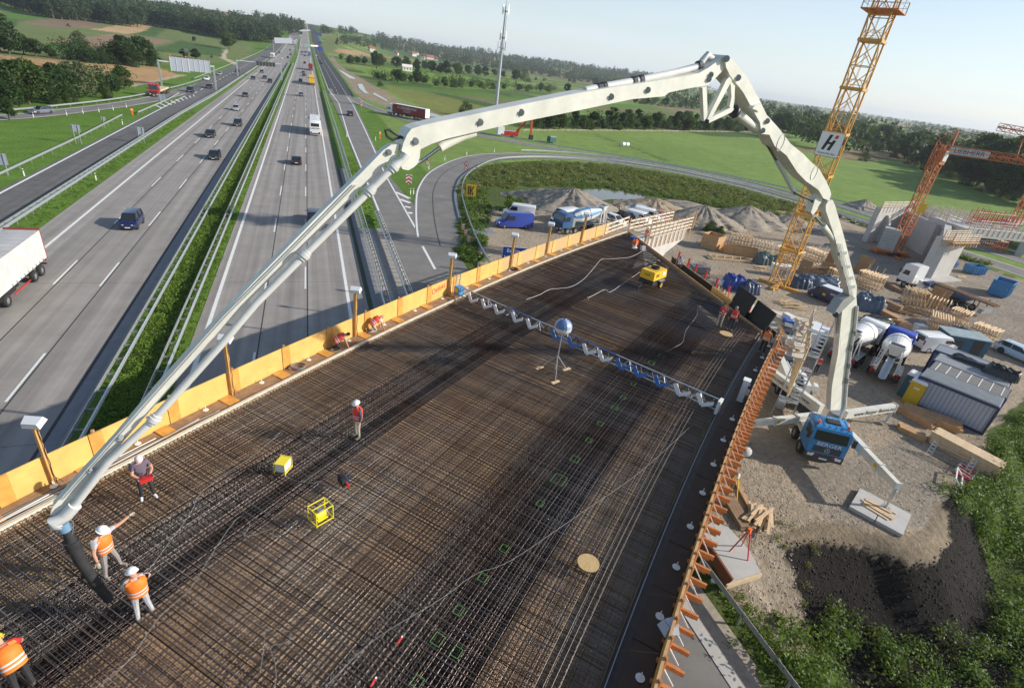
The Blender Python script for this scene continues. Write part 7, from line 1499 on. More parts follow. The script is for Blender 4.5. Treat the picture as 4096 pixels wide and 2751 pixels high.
# white generator trailer below the deck corner
p=at(*c6(575,760));t=thing('generator_trailer','white generator trailer with a spare tyre beside the stair scaffold','generator',p,R(28));MB().hexa([(-2.0,-.9,.6),(2.0,-.9,.6),(2.0,.9,.6),(-2.0,.9,.6),(-1.9,-.85,2.0),(2.0,-.85,2.0),(2.0,.85,2.0),(-1.9,.85,2.0)]).build('housing',PA['white'],t)
for s_ in (-1,1): wheel(t,.2,s_*.95,.36,.22)
MB().bar((2.0,0,.5),(3.2,0,.4),.12).build('drawbar',M_darkst,t)
for k in range(4): MB().box((-1.2+k*.7,-.885,1.3),(.4,.04,.5)).build('vent',M_galv,t)
MB().box((-.9,.1,2.08),(.9,.7,.12)).build('hatch',M_white,t);MB().box((1.8,-.5,2.1),(.2,.2,.15)).build('lamp',M_orange,t)
tb=MB();tb.tube([(.38*math.cos(a),.38*math.sin(a),.13) for a in np.arange(0,6.5,.3)],.13,8);tag(tb.build('tyre',mat('pale_tyre',(.4,.4,.4),.7),None,True,at(*c6(585,815))),'loose pale tyre lying below the generator trailer','tyre')
mb=MB();mb.cyl((0,0,0),(0,0,.8),.32,n=16);tag(mb.build('barrel',M_blue,None,True,at(*c6(545,800))),'blue barrel between generator trailer and loose tyre','barrel')
mb=MB();mb.cyl((0,0,0),(0,0,.5),.25,n=12);mb.cyl((0,0,.5),(0,0,.6),.12,n=10);tag(mb.build('canister',MATS['grey_canister'],None,True,T34(270,150)),'grey canister at the foot of the stair scaffold','canister')
# stair tower at the deck corner
t=thing('stair_tower','slim aluminium stair tower beside the right deck corner near the pump','scaffolding',(34.2,25.2,0),heading(36))
for x in (-1.25,1.25):
    for y in (-.7,.7): MB().bar((x,y,0),(x,y,8.9),.05).build('standard',M_galv,t)
for z in (2,4,6,7.8):
    for y in (-.7,.7): MB().bar((-1.25,y,z+1),(1.25,y,z+1),.035).build('ledger',M_galv,t)
    MB().box((-1.0 if int(z)% 4 else 1.0,0,z),(.6,1.4,.05)).build('landing',M_galvd,t)
for k in range(4):
    z0=2*k;d_=1 if k % 2 else -1;y0=-.35 if k % 2 else .35
    for q_ in range(8): MB().box((d_*(-.75+q_*.21),y0,z0+.2+q_*.24),(.2,.6,.04)).build('tread',M_galv,t)
    for s_ in (-.3,.3): MB().bar((d_*-.85,y0+s_,z0+.1),(d_*.85,y0+s_,z0+2.0),.05).build('stringer',M_galv,t)
# timber shoring and cluttered platform at the right deck corner
t=thing('working_platform','cluttered timber working platform at the right deck corner','platform',dk(40,18.5,0));o=t.location
def pd(s,tt,z): return dk(s,tt,z)-o
MB().hexa([pd(36.6,17.9,6.5),pd(45,13.5,6.5),pd(46,19.2,6.5),pd(36.6,20.2,6.5),pd(36.6,17.9,6.6),pd(45,13.5,6.6),pd(46,19.2,6.6),pd(36.6,20.2,6.6)]).build('platform_floor',M_rail,t)
for k in range(9):
    s_=36.8+k*1.12;tt=20.1-.11*k;MB().bar(pd(s_,tt,3.5),pd(s_,tt,7.8),.10).build('post',M_timberL,t)
    if k<8: MB().bar(pd(s_,tt,7.6),pd(s_+1.12,tt-.11,7.6),.06,.16).build('rail_board',M_rail,t);MB().bar(pd(s_,tt,7.1),pd(s_+1.12,tt-.11,7.1),.06,.16).build('rail_board',M_rail,t)
for k in range(6): MB().bar(pd(36.9+k*.8,18.0-.3*k,8.0),pd(37.6+k*.9,19.6-.3*k,6.6),.09).build('strut',M_timberL,t)
for k in range(16): MB().box(tuple(pd(random.uniform(37.5,44.5),random.uniform(17.5,19.3),6.7+.15*random.random())),(random.uniform(.8,2.2),.14,.06),Matrix.Rotation(random.uniform(0,3),3,'Z')).build('loose_plank',M_timberL if k % 2 else M_timber,t)
for k,m in enumerate((M_white,M_trim,M_galvd,M_blue,M_white)): MB().box(tuple(pd(38.5+k*1.3,18.6-.2*k,6.9)),(.8,.55,.6),Matrix.Rotation(.4*k,3,'Z')).build('box',m,t)
# concrete slab with rusty edge and survey tripods below the right parapet
sa,sb,sc_,sd_,se_=T43(975,60,.8),T43(1155,330,.8),T43(1120,360,.8),T43(1300,300,.8),T43(1060,30,.8)
t=thing('concrete_slab','grey concrete slab with a rusty steel edge below the right parapet','slab',(sa.x,sa.y,0));o=t.location
mb=MB();mb.ext([sa-o,sb-o,sc_-o,sd_-o,T43(1240,180,.8)-o,T43(1130,60,.8)-o,se_-o],(0,0,-.35));mb.build('slab',M_cw,t);mb=MB();mb.ext([sa-o+Vector((0,0,.05)),sb-o+Vector((0,0,.05)),sb-o+Vector((.0,0,-1.0)),sa-o+Vector((0,0,-1.0))],(-.12,-.05,0));mb.build('steel_edge',MATS['rust'],t);mb=MB();mb.bar(sc_-o+Vector((0,0,-.1)),sd_-o+Vector((0,0,-.1)),.1,.25);mb.build('timber_edge',M_timberL,t)
def tripod(p,label,m,hh=1.5):
    t=thing('survey_tripod',label,'tripod',p,.3,'survey tripods')
    for k in range(3): q=2.09*k+.4;MB().bar((.08*math.cos(q),.08*math.sin(q),hh),(.55*math.cos(q),.55*math.sin(q),0),.05).build('leg',m,t)
    MB().box((0,0,hh+.12),(.2,.16,.26)).build('instrument',M_orange if m != M_yel else M_white,t)
tripod(T43(1185,190,.8),'survey tripod with orange head on the concrete slab',M_red);tripod(T33(1985,1380),'yellow survey tripod on the ground beside the brackets',M_yel)
mb=MB();mb.rings([[(r_*math.cos(a),r_*math.sin(a),z) for a in np.linspace(0,6.283,13)[:-1]] for r_,z in ((.16,0),(.16,.04),(.10,.3),(.13,.42),(.03,.5))]);tag(mb.build('white_cone',M_white,None,True,T43(1045,345,0)),'small white cone between slab and guard rail','cone')
mb=MB();mb.ball((0,0,.35),.5,.42,.38);tag(mb.build('boulder',M_cwl,None,True,at(2975,1820)),'pale concrete boulder beside the brackets','boulder')
t=MB();t.ext([(-1.9,-1.3,0),(1.9,-1.3,0),(1.9,1.3,0),(-1.9,1.3,0)],(0,0,.3));o=t.build('slab_stack',M_galvd,None,False,T22(2050,560),R(10));tag(o,'dark flat panel stack on the ground beside the loop rail','panel stack')

# ================================================================ VEGETATION
L_dark=leafmat('leaf_dark',(.045,.085,.022),(.022,.05,.014),.35);L_mid=leafmat('leaf_mid',(.075,.125,.028),(.04,.08,.018),.4);L_pale=leafmat('leaf_pale',(.15,.18,.09),(.09,.12,.05),.4)
L_far=leafmat('leaf_forest',(.05,.088,.03),(.024,.05,.018),.08);L_bush=leafmat('leaf_thicket',(.12,.20,.03),(.05,.10,.016),.5);L_weed=leafmat('leaf_weed',(.14,.20,.04),(.16,.135,.055),.25);L_grass=leafmat('leaf_grass',(.16,.25,.035),(.09,.17,.022),.5)
M_bark=mat('bark',(.11,.085,.065),.9,var=.25,scale=3)
def leaves(P,Nrm,size,g,asp=1.0,mixup=.7):
    n=len(P);d=g.normal(size=(n,3));d /= np.linalg.norm(d,axis=1,keepdims=True);nn=Nrm*mixup+d;nn /= np.linalg.norm(nn,axis=1,keepdims=True)+1e-9
    t=np.cross(nn,g.normal(size=(n,3)));t /= np.linalg.norm(t,axis=1,keepdims=True)+1e-9;b=np.cross(nn,t);s=(size*g.uniform(.6,1.4,n))[:,None]
    V=np.stack([P-t*s-b*s*.15*asp,P-b*s*.55*asp,P+t*s+b*s*.15*asp,P+b*s*.55*asp],1).reshape(-1,3)
    return V,np.arange(4*n).reshape(-1,4)
def crown_pts(g,H,W,n,kind):
    z0,z1={'broad': (.22,1),'tall': (.15,1),'bush': (.0,1),'cone': (.1,1)}[kind];nb={'broad': 26,'tall': 20,'bush': 14,'cone': 24}[kind]
    C,Rr=[],[]
    for i in range(nb):
        u=g.uniform(0,1);zc=z0+(z1-z0)*u*.92
        w={'broad': math.sin(math.pi*min(1,.18+u*.80))**.7,'tall': math.sin(math.pi*min(1,.15+u*.82))**.6,'bush': math.sqrt(max(.05,1-u*u)),'cone': 1-u*.95}[kind]
        a=g.uniform(0,6.28);r=W/2*w*g.uniform(.25,.85)
        C.append((r*math.cos(a),r*math.sin(a),zc*H));Rr.append(W*(.20 if kind != 'cone' else .17)*g.uniform(.7,1.25)*(.5+.5*w))
    C,Rr=np.array(C),np.array(Rr);k=g.choice(nb,n,p=Rr**2/np.sum(Rr**2));d=g.normal(size=(n,3));d /= np.linalg.norm(d,axis=1,keepdims=True)
    P=C[k]+d*(Rr[k]*g.uniform(.55,1.06,n))[:,None]*np.array([1,1,.8]);P[:,2]=np.clip(P[:,2],.03*H,H*1.03);N=d.copy();N[:,2]+=.35
    return P,N
TREEV={}
def tree_meshes(kind,m,seed,n,leaf):
    k=(kind,m.name,seed)
    if k in TREEV: return TREEV[k]
    g=np.random.default_rng(seed);W={'broad': .85,'tall': .45,'bush': 1.5,'cone': .45}[kind];P,N=crown_pts(g,1.0,W,n,kind);V,F=leaves(P,N,leaf*np.ones(n),g);cm=npmesh('crown',V,F,m)
    tb=MB();tb.tube([(0,0,0),(.01,0,.25),(-.01,.01,.5),(0,0,.8)],[.03,.022,.014,.005],7)
    for i in range(6): a=g.uniform(0,6.28);z=g.uniform(.22,.5);tb.tube([(0,0,z),(.5*W*.4*math.cos(a),.5*W*.4*math.sin(a),z+.12),(.5*W*.8*math.cos(a),.5*W*.8*math.sin(a),z+.25)],[.012,.008,.003],5)
    TREEV[k]=(cm,tb.mesh('trunk',M_bark,True));return TREEV[k]
TREES=0
def tree(label,p,hgt,kind='broad',m=None,seed=0,wid=1.,n=2600,leaf=.032,grp=None,cat='tree',name=None):
    m=m or L_mid;cm,tm=tree_meshes(kind,m,seed % 4,n,leaf);t=thing(name or {'bush': 'shrub','cone': 'conifer'}.get(kind,'tree'),label,cat,p,seed*1.7,grp);hgt *= 1.08;wid *= 1.35 if kind != 'bush' else 1.1;s=(hgt*wid,hgt*wid,hgt)
    inst(cm,'crown',t,(0,0,0),0,s);inst(tm,'trunk',t,(0,0,0),0,s);return t
def tpx(ox,oy,x,y,top,label,**k):
    p=hit(ox+x/ZS,oy+y/ZS);hh=max(1.2,zof(p,oy+top/ZS));return tree(label,p,hh,**k)
i_=0
for x,y,top,kind,m,w,lb in ((100,935,540,'broad',L_mid,.8,'big bushy tree above the grey-blue estate car, leftmost of the near clump'),(270,955,545,'broad',L_mid,.75,'birch-like tree with a pale leaning stem in the near left clump'),(400,900,640,'broad',L_mid,.95,'round mid green tree in the middle of the near left clump'),(560,905,600,'broad',L_dark,.9,'dark tree right of the birch-like tree in the near clump'),(730,890,556,'broad',L_pale,.8,'pale willow standing out of the near left clump'),(880,870,680,'broad',L_mid,.95,'low dense tree right of the pale willow'),(1020,850,700,'broad',L_dark,1.0,'dark low tree above the red lorry'),(1140,815,615,'broad',L_mid,.8,'rightmost tree of the near left clump'),(60,1000,640,'broad',L_dark,.8,'dark tree at the left edge of the photo'),(90,1095,890,'broad',L_dark,.7,'small dark tree hanging over the exit slip road'),(-120,950,560,'broad',L_mid,.8,'tree just outside the left edge'),(660,945,780,'bush',L_mid,.6,'low shrub below the pale willow at the exit rail'),(460,955,780,'bush',L_dark,.6,'low dark shrub beside the exit rail'),(980,905,790,'bush',L_mid,.6,'low shrub by the exit rail near the red lorry')):
    tpx(0,0,x,y,top,lb,kind=kind,m=m,wid=w,seed=i_,n=4200,leaf=.032,grp='near clump of trees on the left',cat='shrub' if kind=='bush' else 'tree');i_+=1
for x,y,top,kind,m,w,lb in ((90,500,150,'broad',L_dark,.65,'tall dark tree at the left edge above the stubble field'),(0,470,190,'broad',L_dark,.8,'tall dark tree cut by the left edge'),(220,500,310,'broad',L_dark,.9,'dark tree right of the tall dark tree'),(330,520,360,'broad',L_dark,.9,'low dark tree in the hedge below the brown field'),(470,530,420,'broad',L_mid,.9,'small round tree at the left end of the hedge'),(740,450,292,'broad',L_pale,.95,'pale grey-green round tree alone behind the hedge'),(1150,600,325,'broad',L_dark,.75,'big dark tree, left one of the twin trees in the hedge'),(1310,600,340,'broad',L_dark,.8,'big dark tree, right one of the twin trees in the hedge'),(1680,525,450,'broad',L_mid,.9,'small tree left of the lattice pole'),(1785,540,450,'broad',L_dark,.95,'round dark tree above the sign gantry'),(1772,377,335,'bush',L_dark,.7,'lone round shrub in the hillside field'),(2090,455,298,'broad',L_mid,.9,'single broad tree beside the winding field path'),(625,245,217,'bush',L_dark,.8,'tiny shrub in the upper green field'),(620,545,470,'bush',L_dark,.8,'first low shrub of the field hedge'),(760,565,450,'bush',L_dark,.8,'second low shrub of the field hedge'),(870,580,450,'bush',L_dark,.8,'third low shrub of the field hedge'),(970,585,430,'bush',L_dark,.8,'fourth low shrub of the field hedge'),(1060,590,450,'bush',L_dark,.8,'fifth low shrub of the field hedge'),(1230,610,470,'bush',L_dark,.8,'shrub between the twin dark trees'),(1400,605,480,'bush',L_dark,.8,'shrub right of the twin dark trees'),(1930,530,505,'bush',L_mid,.9,'low hedge shrub above the gantry panel')):
    tpx(0,0,x,y,top,lb,kind=kind,m=m,wid=w,seed=i_,n=2200,leaf=.036,grp='hedgerow trees on the left hillside',cat='shrub' if kind=='bush' else 'tree');i_+=1
k_=0
ORD=['first','second','third','fourth','fifth','sixth','seventh','eighth','ninth','tenth','eleventh','twelfth','thirteenth','fourteenth','fifteenth','sixteenth','seventeenth','eighteenth','nineteenth','twentieth']
def row(ox,oy,lst,what,grp,mats_=(L_dark,L_mid),kinds=('broad',),w=.85,n=1500,leaf=.042):
    global i_
    for k,(x,y,top) in enumerate(lst):
        kd=kinds[k % len(kinds)];tpx(ox,oy,x,y,top,(ORD[k] if k<20 else 'last')+' from the left '+what,kind=kd,m=mats_[(k*7)% len(mats_)],wid=w*(.9+.05*(k % 4)),seed=i_,n=n,leaf=leaf,grp=grp,cat='shrub' if kd=='bush' else 'tree');i_+=1
row(1024,0,((770,548,500),(865,595,505),(925,585,520),(990,590,522),(1085,612,475),(1130,612,490),(1280,625,520),(1360,622,522),(1465,640,545),(1535,635,555),(1600,662,560),(1680,672,580),(1735,682,562),(1830,690,578),(1930,685,600),(2020,692,600),(2090,698,610),(2170,695,630),(2250,712,650)),'in the tree row below the village','tree row below the village')
row(1024,0,((1110,725,665),(1170,745,680),(1290,752,632),(1340,752,670),(1470,762,635),(1410,755,690),(1530,765,700)),'in the group of trees between the green fields','group of trees between the fields')
row(1024,0,((1640,785,740),(1720,795,705),(1800,800,725),(1860,800,740),(1960,805,745),(2060,810,750),(2160,815,760),(2260,820,770)),'in the hedge below the corn strip','hedge of shrubs between the fields',kinds=('bush','broad','bush'),w=.8)
tpx(1024,0,1920,1065,935,'wide dark shrub standing in the weeds left of the telecom mast',kind='bush',m=L_dark,wid=.75,seed=3,cat='shrub',n=2600);tpx(1024,0,1130,790,745,'low dark shrub beside the earth bank',kind='bush',m=L_dark,wid=.9,seed=2,cat='shrub')
row(2048,0,((30,745,640),(110,745,640),(215,735,708),(295,742,712),(260,832,760),(330,840,790),(60,830,770),(150,835,780),(520,752,718),(562,756,706),(755,785,708),(470,690,675)),'among the field trees above the long boom','field trees above the boom',kinds=('broad','bush'))
row(2048,0,((1120,945,890),(1180,950,890),(1230,955,895),(1300,960,880),(1395,970,895),(1460,980,940),(1530,985,935),(1640,995,955)),'in the low hedge under the long boom','low hedge under the boom',kinds=('broad','bush'))
row(2048,0,((500,845,765),(220,1178,1060),(330,1180,1040),(430,1180,1030),(560,1180,1000),(640,1180,1060),(740,1180,1030),(890,1182,968),(1000,1184,1030),(1040,1184,1010),(1130,1184,1003),(1210,1185,1055),(1300,1186,1030),(1420,1188,1060),(1500,1190,1030),(1560,1190,1012),(1650,1192,1040),(1760,1194,1050),(1850,1196,1060)),'in the belt behind the bright meadow','tree belt behind the meadow',kinds=('broad','tall','broad'),n=2200,leaf=.036)
row(2048,0,((1940,1198,1070),(2020,1200,1080),(2110,1202,1100),(2200,1204,1110),(2290,1206,1100),(700,1184,1090),(820,1184,1100),(960,1184,1110),(1370,1188,1100),(1600,1192,1110)),'in the right half of the belt behind the meadow','tree belt behind the meadow',n=2200,leaf=.036,kinds=('broad','bush'))
row(3072,0,((60,1190,1040),(130,1205,1038),(200,1215,1140),(300,1235,1105),(380,1245,1080),(450,1250,1060),(510,1255,1080),(245,1090,1045),(345,1095,1040),(560,1250,1120),(640,1250,1140)),'among the dark trees left of the crane mast','dark trees around the crane mast',w=.9,n=2200,leaf=.036)
row(3072,0,((760,1270,1160),(850,1310,1172),(930,1340,1182),(1010,1370,1145),(1090,1400,1240),(1150,1420,1228),(1240,1450,1260),(1310,1480,1205),(1390,1520,1320),(1470,1545,1250),(1560,1570,1330),(1640,1600,1340),(1740,1640,1330),(1830,1680,1250),(1900,1700,1255),(1990,1740,1300),(2040,1760,1262),(2120,1790,1330),(2220,1830,1330),(2320,1870,1340)),'in the dense front row of the dark wood on the right','front row of the dark wood on the right',(L_dark,L_dark,L_mid),w=.9,n=3000,leaf=.032,kinds=('broad','broad','tall'))
row(3072,0,((800,1290,1230),(980,1375,1290),(1150,1440,1350),(1300,1505,1400),(1450,1560,1430),(1620,1610,1480),(1800,1690,1560),(1990,1755,1620),(2150,1810,1680),(2290,1870,1700),(870,1470,1385)),'of the lower shrubs along the wood edge on the right','shrubs along the wood edge',(L_dark,L_mid),kinds=('bush',),w=.75,n=2000)
# woods far away: many crowns joined, nobody could count them
def wood(name,polys,hr,sp,m,label,seed,nl=90,leaf=1.15,W=.75,extra=None):
    g=np.random.default_rng(seed);Vs,Fs,o=[],[],0;pts=[]
    for ox,oy,pl,n in polys:
        pl=np.array(pl,float);lo,hi=pl.min(0),pl.max(0);c=0
        for _ in range(n*6):
            q=g.uniform(lo,hi)
            if not ip(q[None],[tuple(v) for v in pl])[0]: continue
            v=ray(ox+q[0]/ZS,oy+q[1]/ZS);t=np.geomspace(60,9000,900);zz=HC+v[2]*t;k=np.argmax(zz<h(v[0]*t,v[1]*t))
            if k==0: continue
            pts.append((v[0]*t[k],v[1]*t[k]));c+=1
            if c >= n: break
    if extra is not None: pts+=extra
    for x,y in pts:
        H=g.uniform(*hr);kd='cone' if g.random()<.18 else 'broad';P,N=crown_pts(g,H,H*W*(.6 if kd=='cone' else 1),nl,kd);P+=(x,y,float(h(x,y)))
        V,F=leaves(P,N,np.full(nl,leaf*H/18*1.25),g);Vs.append(V);Fs.append(F+o);o+=len(V)
    ob=nobj(name,npmesh(name,np.vstack(Vs),np.vstack(Fs),m));ob['kind']='stuff';ob['label']=label;return ob
g=np.random.default_rng(5);ext=[]
edge=[H1(*p) for p in ((0,45),(150,85),(330,140),(480,175),(700,195),(900,205),(1050,235),(1250,255),(1340,222),(1500,258),(1650,285),(1850,310),(2000,352),(2200,372),(2334,388),(2500,395))]
ea=np.array([math.degrees(math.atan2(p.x,p.y)) for p in edge]);ed_=np.array([math.hypot(p.x,p.y) for p in edge]);o_=np.argsort(ea);ea,ed_=ea[o_],ed_[o_]
for _ in range(1150):
    a=g.uniform(-34,-2.2);d=np.interp(a,ea,ed_)+4+520*g.random()**1.7;ext.append((d*math.sin(R(a)),d*math.cos(R(a))))
wood('forest',[(1024,0,((0,190),(100,235),(260,305),(330,335),(430,330),(440,262),(330,235),(150,200)),90)],(15,23),10,L_far,'dark mixed forest covering the hill along the upper left',21,110,1.0,.8,ext)
for k in range(16):
    p=edge[k];
    for j in range(3):
        q=p.lerp(edge[min(k+1,15)],j/3+.05);tree(['','tree','spruce'][0]+('tall crown at the forest edge, %s from the left along the upper hill' % ORD[min(19,k+0)]) if j==0 else ('%s crown of the forest edge beside the %s tall crown' % (('second','third')[j-1],ORD[min(19,k)])),Vector((q.x*1.005,q.y*1.005,float(h(q.x,q.y)))),random.uniform(15,20),'broad',L_far,i_,.8,1200,.048,'trees at the edge of the hill forest');i_+=1
g=np.random.default_rng(8);ridge=[]
for _ in range(900):
    a=g.uniform(6,33);d=1750+g.uniform(0,900)+200*math.sin(a*.9);ridge.append((d*math.sin(R(a)),d*math.cos(R(a))))
for _ in range(260):
    a=g.uniform(12,34);d=1450+240*g.random();ridge.append((d*math.sin(R(a)),d*math.cos(R(a))))
wood('ridge_forest',[(1024,0,((1540,395),(1990,420),(2100,440),(2334,500),(2334,470),(2000,405),(1600,375)),60),(2048,0,((400,640),(700,695),(950,755),(1400,740),(1600,720),(1300,660),(900,600),(480,540)),160)],(14,22),10,L_far,'blue-green forest on the long ridge behind the village',22,60,1.35,.95,ridge)
wood('village_wood',[(1024,0,((690,420),(1000,440),(1300,495),(1600,520),(1900,570),(2300,640),(2334,610),(1900,500),(1700,440),(1450,400),(1100,375),(950,380)),260),(1024,0,((600,318),(690,318),(690,290),(600,290)),12),(1024,0,((755,325),(930,328),(930,305),(755,300)),20),(2048,0,((0,590),(130,645),(330,668),(420,620),(240,560),(0,530)),80)],(12,19),9,L_far,'wooded slope with village trees above the tree row',23,110,1.0,.85)
wood('field_hedges',[(1024,0,((770,560),(1100,615),(1460,650),(1900,695),(2300,715),(2300,690),(1900,670),(1460,620),(1100,590),(770,540)),70),(1024,0,((1600,790),(1900,805),(2300,830),(2300,805),(1900,785),(1600,765)),60),(1024,0,((1060,730),(1560,770),(1560,745),(1060,710)),40),(1024,0,((2000,575),(2334,620),(2334,590),(2000,555)),40),(2048,0,((0,835),(400,850),(400,825),(0,805)),40),(2048,0,((1100,955),(1740,1010),(1740,990),(1100,930)),60),(2048,0,((180,1176),(1200,1184),(2300,1206),(2300,1192),(1200,1168),(180,1160)),150),(0,0,((560,555),(1450,612),(1450,575),(900,545),(560,515)),60),(0,0,((0,950),(500,960),(1000,890),(1250,800),(1200,780),(900,830),(500,890),(0,900)),60),(3072,0,((0,1200),(540,1262),(540,1235),(0,1175)),60)],(4,8.5),6,L_dark,'hedges and undergrowth between the field trees',27,160,.62,1.3)
plain=[];g=np.random.default_rng(9)
for a0,a1,d0,n in ((30,64,900,90),(34,66,1300,110),(38,70,520,40),(33,66,2000,130),(32,68,3000,160),(45,72,380,40),(35,60,700,40),(30,70,4500,160)):
    for _ in range(n): a=g.uniform(a0,a1);d=d0*(1+.05*math.sin(a*.8+d0)+.04*g.random());plain.append((d*math.sin(R(a)),d*math.cos(R(a))))
wood('far_tree_belts',[],(11,19),9,L_far,'hazy belts of trees across the far plain on the right',24,70,1.35,1.1,plain)
dense=[]
base=[hit(3072+x/ZS,y/ZS) for x,y in ((760,1270),(1010,1370),(1310,1480),(1640,1600),(1990,1740),(2320,1870))]
for k in range(5):
    for _ in range(32): p=base[k].lerp(base[k+1],g.random());s_=1+.02+.30*g.random();dense.append((p.x*s_,p.y*s_))
wood('dark_wood',[],(9,14),6,L_dark,'dense dark wood behind its front row on the right',25,260,.75,.9,dense)
# small leaf cover
def cover(name,label,pts,rr,hr,nl,leaf,m,seed):
    g=np.random.default_rng(seed);Vs,Fs,o=[],[],0
    for x,y in pts:
        r=g.uniform(*rr);hh=g.uniform(*hr);d=g.normal(size=(nl,3));d /= np.linalg.norm(d,axis=1,keepdims=True);d[:,2]=np.abs(d[:,2]);q=g.uniform(.35,1.05,nl)[:,None]
        P=d*q*np.array([r,r,hh]);N=d.copy();N[:,2]+=.6;P+=(x,y,float(h(x,y))+.03);V,F=leaves(P,N,np.full(nl,leaf),g,mixup=.8);Vs.append(V);Fs.append(F+o);o+=len(V)
    ob=nobj(name,npmesh(name,np.vstack(Vs),np.vstack(Fs),m));ob['kind']='stuff';ob['label']=label;return ob
def inpoly(poly,n,seed):
    g=np.random.default_rng(seed);pl=np.array([tuple(p[:2]) for p in poly],float);lo,hi=pl.min(0),pl.max(0);q=g.uniform(lo,hi,(n*8,2));q=q[ip(q,[tuple(v) for v in pl])][:n];return [tuple(v) for v in q]
B=lambda x,y: hit(3072+x/1.3027,2063+y/1.3027)
thick=[B(-30,600),B(330,480),B(520,590),B(850,655),B(1090,600),B(1200,430),B(1120,200),B(990,-40),hit(3072+1560/ZS,1376+1330/ZS),hit(3072+1800/ZS,1376+1300/ZS),hit(3072+2180/ZS,1376+1150/ZS),hit(3072+2000/ZS,1376+960/ZS),hit(3072+2334/ZS,1376+590/ZS),Vector((72,22,0)),Vector((75,5,0)),Vector((34,-8,0)),Vector((18.6,2,0)),Vector((18.4,9,0))]
cover('thicket','dense green thicket filling the bottom right corner',inpoly(thick,900,31),(.5,1.15),(.7,1.9),170,.085,L_bush,32)
cover('undergrowth','low leafy undergrowth below the thicket',inpoly(thick,700,33),(.6,1.2),(.25,.6),60,.07,L_bush,34)
cover('weeds','scattered weeds on the gravel slope below the slab',inpoly([(18.4,8.8),(18.4,13),(19.2,12),(21,10.2),(23.8,9.8),(24,8.5)],60,35)+[tuple(at(3072+x/1.3027,2063+y/1.3027)[:2]) for x,y in ((240,200),(250,260),(265,320),(290,380),(320,430),(260,160),(245,140),(300,440),(80,400),(150,390),(130,60),(60,40),(50,120),(95,150))],(.18,.4),(.2,.5),60,.05,L_weed,36)
loopw=[(23,92),(27,104),(33,116),(42,126),(55,134),(72,137),(90,131),(103,120),(110,104),(112,90),(104,84),(92,90),(78,98),(66,106),(56,108),(50,106),(44,104),(34,100)]
cover('loop_weeds','tall weeds and low brush inside the loop road',inpoly(loopw,1100,37),(.5,1.3),(.3,1.1),60,.16,L_weed,38)
cover('loop_brush','green brush along the bank inside the loop road',inpoly([(16.5,60),(20,76),(25,92),(31,100),(28,86),(21.5,66),(19,58)],260,39)+inpoly([(112,90),(110,104),(116,84),(118,60),(115,60)],120,40)+inpoly([(45,101),(58,106),(75,99),(92,88),(95,92),(78,103),(58,112)],200,41),(.4,.9),(.3,.9),60,.13,L_bush,42)
g=np.random.default_rng(43);med=[(g.uniform(-12.9,-10.5),26+g.random()**1.4*170) for _ in range(2300)]
cover('median_grass','thick grass and weeds of the central reservation',med,(.3,.65),(.2,.65),60,.075,L_grass,44)
vg=[(g.uniform(-30.0,-28.2),40+g.random()**1.4*130) for _ in range(500)]+[(g.uniform(6.8,8.2),73+g.random()*50) for _ in range(160)]+[(g.uniform(-10.2,-9.5),28+g.random()**1.4*120) for _ in range(350)]+[(g.uniform(17.8,19.3),g.uniform(5,30)) for _ in range(170)]+[(g.uniform(16.9,18.2),g.uniform(4,60)) for _ in range(120)]
cover('verge_grass','ragged grass along the road verges and rails',vg,(.2,.45),(.06,.22),36,.06,L_grass,45)
def clods(name,label,pts,rr,m,seed,sq=.7):
    g=np.random.default_rng(seed);n=len(pts);b=np.array([(1,0,0),(0,1,0),(-1,0,0),(0,-1,0),(0,0,1),(0,0,-1)],float);f=np.array([(0,1,4),(1,2,4),(2,3,4),(3,0,4),(1,0,5),(2,1,5),(3,2,5),(0,3,5)])
    P=np.array([(x,y,float(h(x,y))) for x,y in pts]);r=(rr[0]+(rr[1]-rr[0])*g.random(n)**3)[:,None,None];V=P[:,None,:]+b[None]*r*g.uniform(.5,1.3,(n,6,3))*np.array([1,1,sq]);F=(np.arange(n)[:,None,None]*6+f[None]).reshape(-1,3)
    ob=nobj(name,npmesh(name,V.reshape(-1,3),F,m));ob['kind']='stuff';ob['label']=label
SOILP=[(24.2,14.6),(27,14.4),(29.5,13.5),(31.1,12.1),(33,11.7),(35.6,12.6),(38,14.6),(41,16),(40.5,12),(36.5,7.0),(30,5.5),(25.0,7.0),(23.6,10.5)]
clods('soil_clods','dark clods of earth on the black slope',inpoly(SOILP,6500,51),(.015,.11),mat('dark_soil',(.024,.020,.018),.9,island=.6),52)
clods('gravel','loose stones and lumps of mud on the raised pad',inpoly([(24,15.2),(30,14.6),(33,13),(38,15),(46,18),(48,25),(40,24),(33,17),(26,19)],5000,53)+inpoly([(18.8,8.8),(24,10),(25,15),(30,20),(26,22),(19,18)],4500,54),(.015,.09),mat('stone',(.36,.31,.25),.9,island=.5),55,.6)
clods('site_rubble','small stones scattered over the site ground',inpoly([(30,24),(50,22),(66,36),(60,52),(48,62),(36,40)],5000,56)+inpoly([(60,60),(100,80),(112,72),(90,26),(66,34)],3500,57)+inpoly([(22,68),(40,76),(60,84),(78,84),(70,66),(48,58)],2500,59),(.02,.14),mat('stone',(.36,.31,.25),.9,island=.5),58,.5)
